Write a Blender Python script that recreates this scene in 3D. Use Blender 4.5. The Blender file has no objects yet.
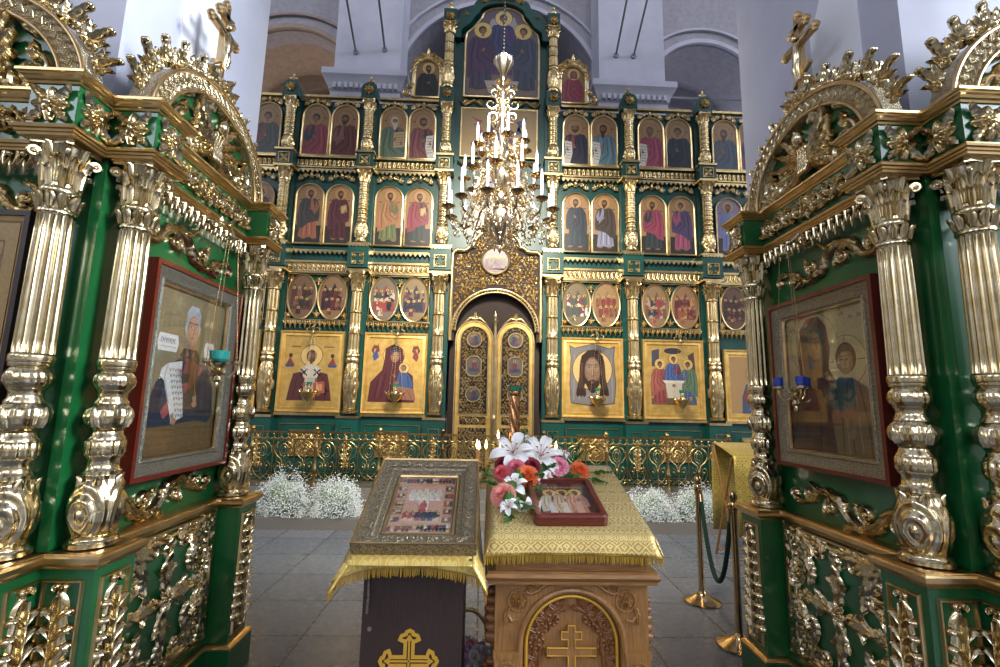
import bpy, math, random
from math import sin, cos, pi, sqrt, atan2, radians, exp
from mathutils import Matrix, Vector
scene = bpy.context.scene
COL = scene.collection
R_ = random.Random(7)
T = Matrix.Translation
def RX(a): return Matrix.Rotation(a, 4, 'X')
def RY(a): return Matrix.Rotation(a, 4, 'Y')
def RZ(a): return Matrix.Rotation(a, 4, 'Z')
def SC(x, y=None, z=None):
    return Matrix.Diagonal((x, x if y is None else y, x if z is None else z, 1))
def s2l(c): return c/12.92 if c <= .04045 else ((c+.055)/1.055)**2.4
def hx(h):
    h = h.lstrip('#')
    return tuple(s2l(int(h[i:i+2], 16)/255) for i in (0, 2, 4))

# ---------------------------------------------------------------- camera
F_, P_, Y_, RO_ = 475.0, .1501, .0325, .0206
cy_, sy_ = cos(Y_), sin(Y_)
Fv = Vector((sy_*cos(P_), cy_*cos(P_), sin(P_)))
R0 = Vector((cy_, -sy_, 0)); U0 = R0.cross(Fv)
Rv = cos(RO_)*R0+sin(RO_)*U0; Uv = -sin(RO_)*R0+cos(RO_)*U0
cam = bpy.data.objects.new('camera', bpy.data.cameras.new('camera'))
COL.objects.link(cam)
cam.matrix_world = Matrix(((Rv.x, Uv.x, -Fv.x, 0), (Rv.y, Uv.y, -Fv.y, 0), (Rv.z, Uv.z, -Fv.z, 1.6), (0, 0, 0, 1)))
cam.data.sensor_width = 36; cam.data.lens = 36*F_/1000; cam.data.clip_start = .05
scene.camera = cam

# ---------------------------------------------------------------- materials
MATS = {}
def nmat(name):
    m = bpy.data.materials.new(name); m.use_nodes = True
    nt = m.node_tree; b = nt.nodes['Principled BSDF']
    MATS[name] = m
    return m, nt, b
def mixcol(nt, fac, a, b):
    n = nt.nodes.new('ShaderNodeMix'); n.data_type = 'RGBA'
    for i, v in ((6, a), (7, b)):
        if hasattr(v, 'is_output'): nt.links.new(v, n.inputs[i])
        else: n.inputs[i].default_value = (*v, 1)
    nt.links.new(fac, n.inputs[0])
    return n.outputs[2]
def tex(nt, kind, scale, coord='Object', **kw):
    tc = nt.nodes.new('ShaderNodeTexCoord'); mp = nt.nodes.new('ShaderNodeMapping')
    nt.links.new(tc.outputs[coord], mp.inputs[0])
    if isinstance(scale, (tuple, list)): mp.inputs['Scale'].default_value = scale
    else: mp.inputs['Scale'].default_value = (scale,)*3
    n = nt.nodes.new(kind)
    nt.links.new(mp.outputs[0], n.inputs['Vector'])
    for k, v in kw.items():
        if k in n.inputs: n.inputs[k].default_value = v
        else: setattr(n, k, v)
    return n
def ramp(nt, src, lo, hi):
    r = nt.nodes.new('ShaderNodeMapRange'); nt.links.new(src, r.inputs[0])
    r.inputs[1].default_value = lo; r.inputs[2].default_value = hi
    return r.outputs[0]
def bump(nt, b, src, strength, dist=.01):
    n = nt.nodes.new('ShaderNodeBump'); n.inputs['Strength'].default_value = strength
    n.inputs['Distance'].default_value = dist
    nt.links.new(src, n.inputs['Height']); nt.links.new(n.outputs[0], b.inputs['Normal'])
def simple(name, c, rough=.5, metal=0, c2=None, scale=8, bmp=0, coat=0, kind='ShaderNodeTexNoise', lo=.35, hi=.65, **kw):
    m, nt, b = nmat(name)
    b.inputs['Base Color'].default_value = (*c, 1)
    b.inputs['Roughness'].default_value = rough; b.inputs['Metallic'].default_value = metal
    b.inputs['Coat Weight'].default_value = coat; b.inputs['Coat Roughness'].default_value = .08
    if c2 is not None or bmp:
        n = tex(nt, kind, scale, **kw); o = n.outputs[0]
        r = ramp(nt, o, lo, hi)
        if c2 is not None: nt.links.new(mixcol(nt, r, c, c2), b.inputs['Base Color'])
        if bmp: bump(nt, b, o, bmp)
    return m
simple('gold_bright', hx('d8caa8'), .2, 1, hx('c6b288'), 3)
simple('gold_trim', hx('d0b486'), .28, 1, hx('be9e6a'), 2)
simple('gold_band', hx('d8ccb0'), .24, 1, hx('a8966c'), 60, bmp=.8)
simple('gold_icono', hx('dac698'), .3, 1, hx('c8ac74'), 2)
simple('gold_leaf', hx('ecc678'), .4, .75, hx('dcb05c'), 2)
simple('gold_dark', hx('ac9460'), .36, 1, hx('8e7446'), 6)
simple('brass', hx('c2a476'), .15, 1)
simple('chandelier_metal', hx('f4ead4'), .2, 1, hx('e2c896'), 2)
simple('silver_frame', hx('6a685e'), .4, .7, hx('94907f'), 30, bmp=.6)
simple('frame_grey', hx('aa9c80'), .36, .7, hx('6a604e'), 34, bmp=.6)
simple('frame_gold', hx('b89a62'), .34, .85, hx('8a6c3c'), 30, bmp=.5)
simple('green_kiot', hx('145a2c'), .28, 0, hx('0f4c24'), 1, coat=.35)
simple('green_icono', hx('0b4840'), .36, 0, hx('093f38'), 1, coat=.15)
simple('white_plaster', hx('c2c2ce'), .8, 0, hx('b8b8c6'), .5)
simple('white_panel', hx('ecebf0'), .75)
simple('beige_plaster', hx('a6968a'), .85, 0, hx('988a80'), 2)
simple('grey_plaster', hx('a6a4ac'), .85, 0, hx('9a98a2'), 2)
simple('dark_blue_paint', hx('232c5c'), .6, 0, hx('3a4c98'), 1.2)
simple('dark_void', hx('3a2e28'), .8)
simple('red_wood', hx('6e1f14'), .28, 0, hx('531510'), (4, 30, 30), coat=.5)
simple('wood_orange', hx('a0723e'), .4, 0, hx('825a2c'), (40, 40, 3), bmp=.1, coat=.2)
simple('wood_orange_x', hx('a0723e'), .4, 0, hx('825a2c'), (3, 40, 40), bmp=.1, coat=.2)
simple('wood_dark', hx('3c2a24'), .45, 0, hx('2c1e1a'), (60, 60, 2.5), bmp=.1)
simple('wood_carved', hx('86562e'), .42, 0, hx('704520'), 12)
simple('copper', hx('d09a6c'), .24, 1)
simple('yellow_inlay', hx('d8a63a'), .4, .3)
simple('candle_wax', hx('c4c8de'), .4)
simple('candle_bee', hx('d8a05c'), .5)
simple('bulb_glass', hx('c8ccdc'), .1, coat=1)
simple('black_iron', hx('1c1c20'), .4, .6)
simple('rod_steel', hx('8c8a92'), .4, .6)
simple('rope_green', hx('123c28'), .8, 0, hx('0c2c1c'), 60)
simple('fringe_gold', hx('c8a038'), .45, .35, hx('a88028'), 120)
simple('green_glass', hx('1c7a5c'), .12, coat=1)
simple('teal_glass', hx('1f8f86'), .1, coat=1)
simple('blue_glass', hx('1c3c9c'), .1, coat=1)
simple('leaf_green', hx('3f7a30'), .5, 0, hx('2c5c22'), 20)
simple('fern_green', hx('4f8a3a'), .55, 0, hx('386c28'), 20)
simple('stem_green', hx('8a9a78'), .7, 0, hx('6c7c5c'), 30)
simple('gyp_white', hx('e4eaea'), .7)
simple('lily_white', hx('f4f2ee'), .5)
simple('stamen', hx('a8502c'), .6)
for nm, c, d in (('rose_red', '8c1430', '6c0c24'), ('rose_pink', 'e07c88', 'c85c70'), ('rose_coral', 'e86a70', 'cc4c58'), ('rose_orange', 'f07a44', 'd85a2c'), ('rose_hot', 'e0608c', 'f0b0bc'), ('rose_peach', 'f0a090', 'd87c74'), ('rose_lilac', 'c0a0bc', 'a07c9c'), ('rose_cream', 'e4dcd8', 'd0c4c4')):
    simple(nm, hx(c), .55, 0, hx(d), 25)
# flame
m, nt, b = nmat('flame'); b.inputs['Emission Color'].default_value = (1, .72, .35, 1); b.inputs['Emission Strength'].default_value = 14
# paint reads the colour attribute
m, nt, b = nmat('icon_paint')
a = nt.nodes.new('ShaderNodeVertexColor'); a.layer_name = 'Col'
n = tex(nt, 'ShaderNodeTexNoise', 14); r = ramp(nt, n.outputs[0], .3, .7)
mm = nt.nodes.new('ShaderNodeMix'); mm.data_type = 'RGBA'; mm.blend_type = 'MULTIPLY'; mm.inputs[0].default_value = 1
nt.links.new(a.outputs[0], mm.inputs[6]); nt.links.new(mixcol(nt, r, (.82, .8, .78), (1.06, 1.04, 1.0)), mm.inputs[7])
hs = nt.nodes.new('ShaderNodeHueSaturation'); hs.inputs['Saturation'].default_value = .86; hs.inputs['Value'].default_value = .84; nt.links.new(mm.outputs[2], hs.inputs['Color'])
nt.links.new(hs.outputs[0], b.inputs['Base Color']); b.inputs['Roughness'].default_value = .34
# pane of glass
m, nt, b = nmat('pane_glass'); nt.nodes.remove(b)
tr = nt.nodes.new('ShaderNodeBsdfTransparent'); gl = nt.nodes.new('ShaderNodeBsdfGlossy'); gl.inputs['Roughness'].default_value = .03
fr = nt.nodes.new('ShaderNodeFresnel'); ge = nt.nodes.new('ShaderNodeNewGeometry'); mi = nt.nodes.new('ShaderNodeMapRange')
mi.inputs[3].default_value = 1.45; mi.inputs[4].default_value = 1/1.45; nt.links.new(ge.outputs['Backfacing'], mi.inputs[0]); nt.links.new(mi.outputs[0], fr.inputs[0])
mx = nt.nodes.new('ShaderNodeMixShader'); nt.links.new(fr.outputs[0], mx.inputs[0]); nt.links.new(tr.outputs[0], mx.inputs[1]); nt.links.new(gl.outputs[0], mx.inputs[2])
nt.links.new(mx.outputs[0], nt.nodes['Material Output'].inputs[0])
# brocade
def brocade(name, c1, c2, sc):
    m, nt, b = nmat(name)
    v = tex(nt, 'ShaderNodeTexVoronoi', sc, distance='CHEBYCHEV'); v.inputs['Randomness'].default_value = 0.0
    w = nt.nodes.new('ShaderNodeMath'); w.operation = 'SINE'
    k = nt.nodes.new('ShaderNodeMath'); k.operation = 'MULTIPLY'; k.inputs[1].default_value = 19
    v2 = tex(nt, 'ShaderNodeTexVoronoi', sc*.5, distance='MANHATTAN'); v2.inputs['Randomness'].default_value = 0.0
    ad = nt.nodes.new('ShaderNodeMath'); nt.links.new(v.outputs[0], ad.inputs[0]); nt.links.new(v2.outputs[0], ad.inputs[1])
    nt.links.new(ad.outputs[0], k.inputs[0]); nt.links.new(k.outputs[0], w.inputs[0])
    r = ramp(nt, w.outputs[0], -.15, .25)
    nt.links.new(mixcol(nt, r, c1, c2), b.inputs['Base Color'])
    b.inputs['Roughness'].default_value = .42; b.inputs['Metallic'].default_value = .35
    b.inputs['Sheen Weight'].default_value = .2
    bump(nt, b, r, .25, .003)
    return m
brocade('brocade_pale', hx('dcc680'), hx('b08e48'), 7.5)
brocade('brocade_gold', hx('e8cc74'), hx('d8b45a'), 4.4)
brocade('brocade_olive', hx('d2b858'), hx('9a8030'), 4.5)
# granite floor with joints
m, nt, b = nmat('granite_tiles')
br = tex(nt, 'ShaderNodeTexBrick', 1.0, 'Object', offset=0.0, squash=1.0)
br.inputs['Scale'].default_value = 1; br.inputs['Mortar Size'].default_value = .006; br.inputs['Brick Width'].default_value = .6; br.inputs['Row Height'].default_value = .6
br.inputs['Color1'].default_value = (*hx('767980'), 1); br.inputs['Color2'].default_value = (*hx('686c73'), 1); br.inputs['Mortar'].default_value = (*hx('38393e'), 1)
n = tex(nt, 'ShaderNodeTexNoise', 26); r = ramp(nt, n.outputs[0], .38, .62)
mm = nt.nodes.new('ShaderNodeMix'); mm.data_type = 'RGBA'; mm.blend_type = 'MULTIPLY'; mm.inputs[0].default_value = 1
nt.links.new(br.outputs[0], mm.inputs[6]); nt.links.new(mixcol(nt, r, (.6, .6, .62), (1.25, 1.25, 1.27)), mm.inputs[7])
nt.links.new(mm.outputs[2], b.inputs['Base Color']); b.inputs['Roughness'].default_value = .22
n2 = tex(nt, 'ShaderNodeTexNoise', 3); r2 = ramp(nt, n2.outputs[0], 0, 1)
mr = nt.nodes.new('ShaderNodeMapRange'); nt.links.new(n2.outputs[0], mr.inputs[0]); mr.inputs[3].default_value = .12; mr.inputs[4].default_value = .4
nt.links.new(mr.outputs[0], b.inputs['Roughness'])
simple('granite_step', hx('7c7872'), .4, 0, hx('68645e'), 90)

# ---------------------------------------------------------------- mesh builder
class MB:
    def __init__(s): s.v = []; s.f = []; s.c = []; s.mi = []
    def add(s, vs, fs, M=None, mi=0, col=None):
        o = len(s.v)
        if M is None: s.v.extend(tuple(p) for p in vs)
        else:
            flip = M.to_3x3().determinant() < 0
            s.v.extend(tuple(M @ Vector(p)) for p in vs)
            if flip: fs = [tuple(reversed(f)) for f in fs]
        for f in fs:
            s.f.append(tuple(i+o for i in f)); s.mi.append(mi)
            if col is not None: s.c.append(col)
        return s
    def box(s, x0, x1, y0, y1, z0, z1, M=None, mi=0):
        v = [(x, y, z) for z in (z0, z1) for y in (y0, y1) for x in (x0, x1)]
        return s.add(v, [(0, 2, 3, 1), (4, 5, 7, 6), (0, 1, 5, 4), (2, 6, 7, 3), (0, 4, 6, 2), (1, 3, 7, 5)], M, mi)
    def prism(s, poly, h0, h1, M=None, mi=0):
        n = len(poly); a = sum(poly[i][0]*poly[(i+1) % n][1]-poly[(i+1) % n][0]*poly[i][1] for i in range(n))
        if a < 0: poly = poly[::-1]
        v = [(x, y, h0) for x, y in poly]+[(x, y, h1) for x, y in poly]
        fs = [tuple(range(n-1, -1, -1)), tuple(range(n, 2*n))]+[(i, (i+1) % n, n+(i+1) % n, n+i) for i in range(n)]
        return s.add(v, fs, M, mi)
    def lathe(s, prof, n=24, M=None, mod=None, mi=0, sub=1):
        if sub > 1:
            q = []
            for (a, b) in zip(prof, prof[1:]):
                for k in range(sub): q.append((a[0]+(b[0]-a[0])*k/sub, a[1]+(b[1]-a[1])*k/sub))
            q.append(prof[-1]); prof = q
        v = []; fs = []
        for r, z in prof:
            for i in range(n):
                t = 2*pi*i/n; rr = r if mod is None else r+mod(t, z, r)
                v.append((rr*cos(t), rr*sin(t), z))
        for j in range(len(prof)-1):
            for i in range(n):
                k = (i+1) % n
                fs.append((j*n+i, j*n+k, (j+1)*n+k, (j+1)*n+i))
        fs.append(tuple(range(n-1, -1, -1))); fs.append(tuple((len(prof)-1)*n+i for i in range(n)))
        return s.add(v, fs, M, mi)
    def tube(s, pts, rad, n=8, M=None, mi=0, closed=False):
        pts = [Vector(p) for p in pts]; m = len(pts)
        if not hasattr(rad, '__len__'): rad = [rad]*m
        v = []; prev = None
        for i, p in enumerate(pts):
            a = pts[(i-1) % m] if (closed or i > 0) else p; c = pts[(i+1) % m] if (closed or i < m-1) else p
            t = (c-a)
            if t.length < 1e-9: t = Vector((0, 0, 1))
            t.normalize()
            if prev is None:
                u = t.orthogonal().normalized()
            else:
                u = prev-t*prev.dot(t)
                u = u.normalized() if u.length > 1e-6 else t.orthogonal().normalized()
            prev = u; w = t.cross(u)
            for k in range(n):
                q = 2*pi*k/n; v.append(p+(u*cos(q)+w*sin(q))*rad[i])
        fs = []
        for i in range(m if closed else m-1):
            j = (i+1) % m
            for k in range(n):
                l = (k+1) % n; fs.append((i*n+k, i*n+l, j*n+l, j*n+k))
        if not closed: fs += [tuple(range(n-1, -1, -1)), tuple((m-1)*n+k for k in range(n))]
        return s.add(v, fs, M, mi)
    def blob(s, c, r, M=None, n=10, mi=0):
        if not hasattr(r, '__len__'): r = (r, r, r)
        v = []; fs = []; m = max(4, n//2)
        for j in range(1, m):
            a = -pi/2+pi*j/m
            for i in range(n):
                t = 2*pi*i/n; v.append((c[0]+r[0]*cos(a)*cos(t), c[1]+r[1]*cos(a)*sin(t), c[2]+r[2]*sin(a)))
        b = len(v); v.append((c[0], c[1], c[2]-r[2])); v.append((c[0], c[1], c[2]+r[2]))
        for j in range(m-2):
            for i in range(n):
                k = (i+1) % n; fs.append((j*n+i, j*n+k, (j+1)*n+k, (j+1)*n+i))
        for i in range(n):
            k = (i+1) % n; fs.append((b, k, i)); fs.append((b+1, (m-2)*n+i, (m-2)*n+k))
        return s.add(v, fs, M, mi)
    def molding(s, path, prof, M=None, closed=False, mi=0):
        """profile (offset, z) swept along the plan polyline, offset to the right of travel, mitred"""
        m = len(path); P = [Vector((p[0], p[1])) for p in path]; v = []; k = len(prof)
        for i in range(m):
            d = []
            if closed or i > 0: d.append((P[i]-P[i-1]).normalized())
            if closed or i < m-1: d.append((P[(i+1) % m]-P[i]).normalized())
            ns = [Vector((q.y, -q.x)) for q in d]
            if len(ns) == 2:
                b = ns[0]+ns[1]
                b = ns[0] if b.length < 1e-6 else b/b.dot(ns[0])
            else: b = ns[0]
            for o, z in prof: v.append((P[i].x+b.x*o, P[i].y+b.y*o, z))
        fs = []
        for i in range(m if closed else m-1):
            j = (i+1) % m
            for a in range(k):
                c = (a+1) % k; fs.append((i*k+a, j*k+a, j*k+c, i*k+c))
        if not closed: fs += [tuple(range(k)), tuple((m-1)*k+a for a in range(k-1, -1, -1))]
        return s.add(v, fs, M, mi)
    def build(s, name, mat, parent=None, smooth=40, M=None):
        me = bpy.data.meshes.new(name); me.from_pydata(s.v, [], s.f)
        mats = mat if isinstance(mat, (list, tuple)) else [mat]
        for q in mats: me.materials.append(MATS[q])
        if len(mats) > 1: me.polygons.foreach_set('material_index', s.mi)
        if s.c and len(s.c) == len(s.f):
            at = me.color_attributes.new('Col', 'FLOAT_COLOR', 'CORNER'); L = []
            for p, c in zip(me.polygons, s.c): L.extend((*c, 1.0)*p.loop_total)
            at.data.foreach_set('color', L)
        if smooth:
            me.polygons.foreach_set('use_smooth', [True]*len(me.polygons))
            me.set_sharp_from_angle(angle=radians(smooth))
        me.update()
        o = bpy.data.objects.new(name, me); COL.objects.link(o)
        if parent is not None: o.parent = parent
        if M is not None: o.matrix_basis = M
        return o
def tag(o, label, cat, group=None):
    o['label'] = label; o['category'] = cat
    if group: o['group'] = group
    return o
def thing(name, label, cat, M=None, group=None):
    o = bpy.data.objects.new(name, None); o.empty_display_size = .1; COL.objects.link(o)
    if M is not None: o.matrix_world = M
    return tag(o, label, cat, group)
def struct(o): o['kind'] = 'structure'; return o
def kids(o): return [c for c in bpy.data.objects if c.parent == o]
def copy_tree(o, M=None, label=None, parent=None, _map=None):
    if _map is None:
        _map = {}
        for c in bpy.data.objects:
            if c.parent: _map.setdefault(c.parent, []).append(c)
    c = o.copy(); COL.objects.link(c)
    if parent is not None: c.parent = parent
    if M is not None: c.matrix_basis = M
    if label: c['label'] = label
    for ch in _map.get(o, []): copy_tree(ch, None, None, c, _map)
    return c

# ---------------------------------------------------------------- carved ornament
PROF7 = ((-1, 0), (-.72, .72), (-.36, 1), (0, .62), (.36, 1), (.72, .72), (1, 0))
PROF5 = ((-1, 0), (-.6, .8), (0, 1.0), (.6, .8), (1, 0))
def strip(mb, M, pts, ws, hs, prof=PROF5, base=None):
    """relief ribbon over a plane: pts (u,v), half widths, heights; h is the third coordinate"""
    n = len(pts); k = len(prof); v = []; fs = []
    for i in range(n):
        a = pts[max(i-1, 0)]; c = pts[min(i+1, n-1)]
        dx, dy = c[0]-a[0], c[1]-a[1]; l = sqrt(dx*dx+dy*dy) or 1; nx, ny = -dy/l, dx/l
        b = 0 if base is None else base[i]
        for q, h in prof: v.append((pts[i][0]-nx*q*ws[i], pts[i][1]-ny*q*ws[i], b+h*hs[i]))
    for i in range(n-1):
        for j in range(k-1): fs.append((i*k+j, i*k+j+1, (i+1)*k+j+1, (i+1)*k+j))
    return mb.add(v, fs, M)
def lobe_leaf(mb, M, p0, ang, L, W, H, bend=.6, lobes=4, per=4):
    """acanthus leaf lying on a plane, curling by bend radians"""
    n = lobes*per+1; pts = []; ws = []; hs = []; bs = []
    x, y = p0; a = ang
    for i in range(n):
        u = i/(n-1); pts.append((x, y))
        x += cos(a)*L/(n-1); y += sin(a)*L/(n-1); a += bend/(n-1)*(.4+1.2*u)
        env = (sin(pi*min(1, .12+.86*u))**.75)
        ph = (u*lobes) % 1.0
        saw = .58+.42*(1-ph) if ph > .3 else .58+.42*(ph/.3)*.7
        if i == n-1: env = .03
        ws.append(W*env*saw); hs.append(H*(.55+.45*saw)*(1-.25*u)); bs.append(H*.5*u*u)
    strip(mb, M, pts, ws, hs, PROF7, bs)
    return pts
def spiral_pts(c, r0, a0, turns, d=1, n=26, k=.22):
    out = []
    for i in range(n):
        u = i/(n-1); r = r0*((1-u)**1.05*(1-k)+k); a = a0+d*2*pi*turns*u
        out.append((c[0]+r*cos(a), c[1]+r*sin(a)))
    return out
def smooth(P, n=6):
    out = []
    for i in range(len(P)-1):
        a, b, c, d = P[max(i-1, 0)], P[i], P[i+1], P[min(i+2, len(P)-1)]
        for k in range(n):
            t = k/n; out.append(tuple(.5*(2*b[j]+(c[j]-a[j])*t+(2*a[j]-5*b[j]+4*c[j]-d[j])*t*t+(3*b[j]-a[j]-3*c[j]+d[j])*t**3) for j in range(len(b))))
    out.append(tuple(P[-1])); return out
def curl(mb, M, c, r, a0, turns=1.35, d=1, w=None, h=None, leafy=True, eye=True):
    w = w or r*.24; h = h or r*.35
    p = spiral_pts(c, r, a0, turns, d)
    n = len(p); strip(mb, M, p, [w*(1-.55*i/n) for i in range(n)], [h*(1-.2*i/n) for i in range(n)])
    if eye: mb.blob((c[0], c[1], h*.4), (r*.28, r*.28, h*.7), M, 8)
    if leafy:
        for u in (.02, .2, .38):
            i = int(u*n); q = p[i]; a = atan2(q[1]-c[1], q[0]-c[0])
            lobe_leaf(mb, M, q, a+d*.9, r*.75, r*.28, h*1.1, d*.7, 3, 3)
def rosette(mb, M, r, H, n=8, rows=2):
    for k in range(rows):
        for i in range(n):
            a = 2*pi*(i+.5*k)/n; rr = r*(1-.32*k)
            pts = [(cos(a)*rr*u, sin(a)*rr*u) for u in (.1, .35, .6, .82, .95, 1.0)]
            b = H*.25*k
            strip(mb, M, pts, [rr*x for x in (.08, .17, .24, .2, .12, .01)], [H*x for x in (.55, .75, .8, .6, .45, .25)], PROF7, [b]*6)
    mb.blob((0, 0, H*.6), (r*.2, r*.2, H*.5), M, 10)
def rinceau(mb, M, L, A, n, w, h, seed=0, taper=False, leafL=None):
    """running scroll of n half waves along +u, centred on v=0"""
    seg = L/n; pts = []
    N = n*10
    for i in range(N+1):
        u = i/N*n; pts.append((u*seg, A*.55*sin(pi*u)))
    tp = lambda u: (1-.45*u) if taper else 1
    strip(mb, M, pts, [w*tp(i/N) for i in range(N+1)], [h]*(N+1))
    for k in range(n):
        s = 1 if k % 2 == 0 else -1; t = tp(k/n)
        c = ((k+.5)*seg, -s*A*.12); r = min(seg*.44, A*.62)*t
        curl(mb, M, c, r, pi/2*s+.2*s, 1.4, -s, w*.85*t, h, True)
        l = leafL or A*.8
        lobe_leaf(mb, M, ((k+.15)*seg, s*A*.35), s*(1.9), l*.8*t, l*.26*t, h*1.1, s*.9, 3, 3)
        lobe_leaf(mb, M, ((k+.9)*seg, s*A*.25), s*(.75), l*.9*t, l*.28*t, h*1.2, -s*.9, 3, 3)
        lobe_leaf(mb, M, ((k+1.0)*seg, 0), -s*(.9), l*.8*t, l*.25*t, h*1.1, s*.9, 3, 3)
def acanthus_tall(mb, M, Ht, W, h, n=6):
    """upright acanthus: a broad toothed leaf with a rib and overlapping ridged side lobes that curl outwards"""
    N = n*6; pts = []; ws = []; hs = []
    for i in range(N+1):
        u = i/N; ph = (u*n) % 1; pts.append((.06*W*sin(5*u), Ht*.95*u))
        env = min(1, .5+2*u)*(1-.42*u)*(1 if u < .92 else max(.1, (1-u)/.08)); ws.append(W*.8*env*(.72+.28*(1-ph))); hs.append(h*.7)
    strip(mb, M, pts, ws, hs, PROF7)
    strip(mb, M, smooth([(0, 0), (W*.06, Ht*.3), (-W*.04, Ht*.6), (0, Ht*.9)], 5), [W*.13*(1-.04*k) for k in range(16)], [h*1.7]*16)
    for i in range(n+1):
        u = i/(n+1); y = Ht*(.02+.84*u); l = W*(1.05-.4*u)
        for s in (1, -1):
            P = smooth([(0, y), (s*l*.36, y+l*.5), (s*l*.78, y+l*.78), (s*l*1.0, y+l*.62), (s*l*.92, y+l*.42)], 4); m = len(P)
            strip(mb, M, P, [W*(.15+.12*sin(pi*k/(m-1)))*(1-.45*u) for k in range(m)], [h*(1.1+.8*sin(pi*min(1, k/m+.1))) for k in range(m)])
    for s in (1, -1): curl(mb, M, (s*W*.16, Ht*.95), W*.2, -pi/2, 1.2, s, W*.09, h*1.3, False)
def foliage_fill(mb, M, inside, bb, step, seed, h=.012):
    r = random.Random(seed); x = bb[0]; row = 0
    y = bb[2]
    while y < bb[3]:
        x = bb[0]+(step*.5 if row % 2 else 0)
        while x < bb[1]:
            px, py = x+r.uniform(-.12, .12)*step, y+r.uniform(-.12, .12)*step
            if inside(px, py):
                q = r.random()
                if q < .4:
                    curl(mb, M, (px, py), step*.42, r.uniform(0, 6.3), 1.2, r.choice((-1, 1)), step*.12, h, False)
                    lobe_leaf(mb, M, (px, py), r.uniform(0, 6.3), step*.8, step*.28, h*1.3, r.uniform(-1, 1), 3, 3)
                elif q < .8:
                    a = r.uniform(0, 6.3)
                    for k in range(3): lobe_leaf(mb, M, (px-.2*step*cos(a), py-.2*step*sin(a)), a+(k-1)*.9, step*.72, step*.27, h*1.5, (k-1)*.5, 3, 3)
                else:
                    for k in range(6):
                        mb.blob((px+r.uniform(-.22, .22)*step, py+r.uniform(-.3, .3)*step, h*.7), (step*.12, step*.12, h*.8), M, 6)
            x += step
        y += step*.82; row += 1
def ribbon3(mb, pts, sides, ups, ws, hs, prof=PROF7, M=None):
    k = len(prof); v = []; fs = []
    for p, s, u, w, h in zip(pts, sides, ups, ws, hs):
        for q, e in prof: v.append(Vector(p)+Vector(s)*(q*w)+Vector(u)*(e*h))
    for i in range(len(pts)-1):
        for j in range(k-1): fs.append((i*k+j, i*k+j+1, (i+1)*k+j+1, (i+1)*k+j))
    return mb.add(v, fs, M)
def up_leaf(mb, th, path, W, M=None, lobes=3, h=.01):
    """leaf standing against a bell: path of (radius, z), at angle th"""
    n = len(path); e = Vector((cos(th), sin(th), 0)); t = Vector((-sin(th), cos(th), 0))
    pts = [e*r+Vector((0, 0, z)) for r, z in path]; ws = []; ups = []
    for i in range(n):
        u = i/(n-1); ph = (u*lobes) % 1
        ws.append(W*(sin(pi*min(.97, .25+.72*u))**.7)*(.7+.3*(1-abs(2*ph-1))))
        a = path[max(i-1, 0)]; c = path[min(i+1, n-1)]
        d = Vector((c[0]-a[0], c[1]-a[1])); d = d.normalized() if d.length > 0 else Vector((0, 1))
        ups.append(e*d.y+Vector((0, 0, -d.x)))
    ws[-1] *= .35
    ribbon3(mb, pts, [t]*n, ups, ws, [h]*n, ((-1, -.5), (-.7, .5), (-.36, 1), (0, .4), (.36, 1), (.7, .5), (1, -.5)), M)
def volute(mb, th, r0, z0, R, M=None, w=.012):
    """spiral scroll in the vertical plane at angle th"""
    e = Vector((cos(th), sin(th), 0)); p = []
    for i in range(22):
        u = i/21; rr = R*(1-.8*u); a = pi*.5-u*2*pi*1.4
        p.append(e*(r0+rr*cos(a)*1.0)+Vector((0, 0, z0+rr*sin(a))))
    q = [e*(r0-R*2.0)+Vector((0, 0, z0-R*2.4)), e*(r0-R*1.3)+Vector((0, 0, z0-R*.4)), e*(r0-R*.6)+Vector((0, 0, z0+R*.75))]
    pts = q+p; mb.tube(pts, [w*.7, w*.9, w]+[w*(1-.4*i/21) for i in range(22)], 6, M)
    mb.blob(e*r0+Vector((0, 0, z0)), w*1.3, M, 8)
def capital(mb, z0, z1, r, ab, n=8, M=None, res=24):
    h = z1-z0
    mb.lathe([(r, z0), (r*1.02, z0+h*.3), (r*1.12, z0+h*.6), (r*1.45, z0+h*.85), (r*1.5, z0+h*.88)], res, M)
    for k in range(n):
        a = 2*pi*k/n
        up_leaf(mb, a, [(r*1.02, z0), (r*1.1, z0+h*.15), (r*1.18, z0+h*.3), (r*1.35, z0+h*.4), (r*1.55, z0+h*.4), (r*1.58, z0+h*.33)], r*.36, M, h=r*.16)
        up_leaf(mb, a+pi/n, [(r*1.02, z0+h*.1), (r*1.12, z0+h*.35), (r*1.22, z0+h*.52), (r*1.45, z0+h*.66), (r*1.62, z0+h*.64), (r*1.64, z0+h*.56)], r*.32, M, h=r*.16)
    for k in range(4):
        volute(mb, pi/4+k*pi/2, ab*1.2, z0+h*.7, r*.36, M, r*.15)
        up_leaf(mb, k*pi/2, [(r*1.2, z0+h*.6), (r*1.4, z0+h*.75), (r*1.55, z0+h*.88), (r*1.75, z0+h*.86)], r*.3, M, h=r*.12)
    # abacus with hollow sides
    for s, za, zb in ((1.0, .86, .92), (1.08, .92, 1.0)):
        P = []
        for k in range(4):
            c0 = k*pi/2+pi/4
            P += [(ab*s*1.42*cos(c0-.1), ab*s*1.42*sin(c0-.1)), (ab*s*1.42*cos(c0+.1), ab*s*1.42*sin(c0+.1)), (ab*s*.98*cos(c0+pi/4), ab*s*.98*sin(c0+pi/4))]
        mb.prism(P, z0+h*za, z0+h*zb, M)
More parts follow.
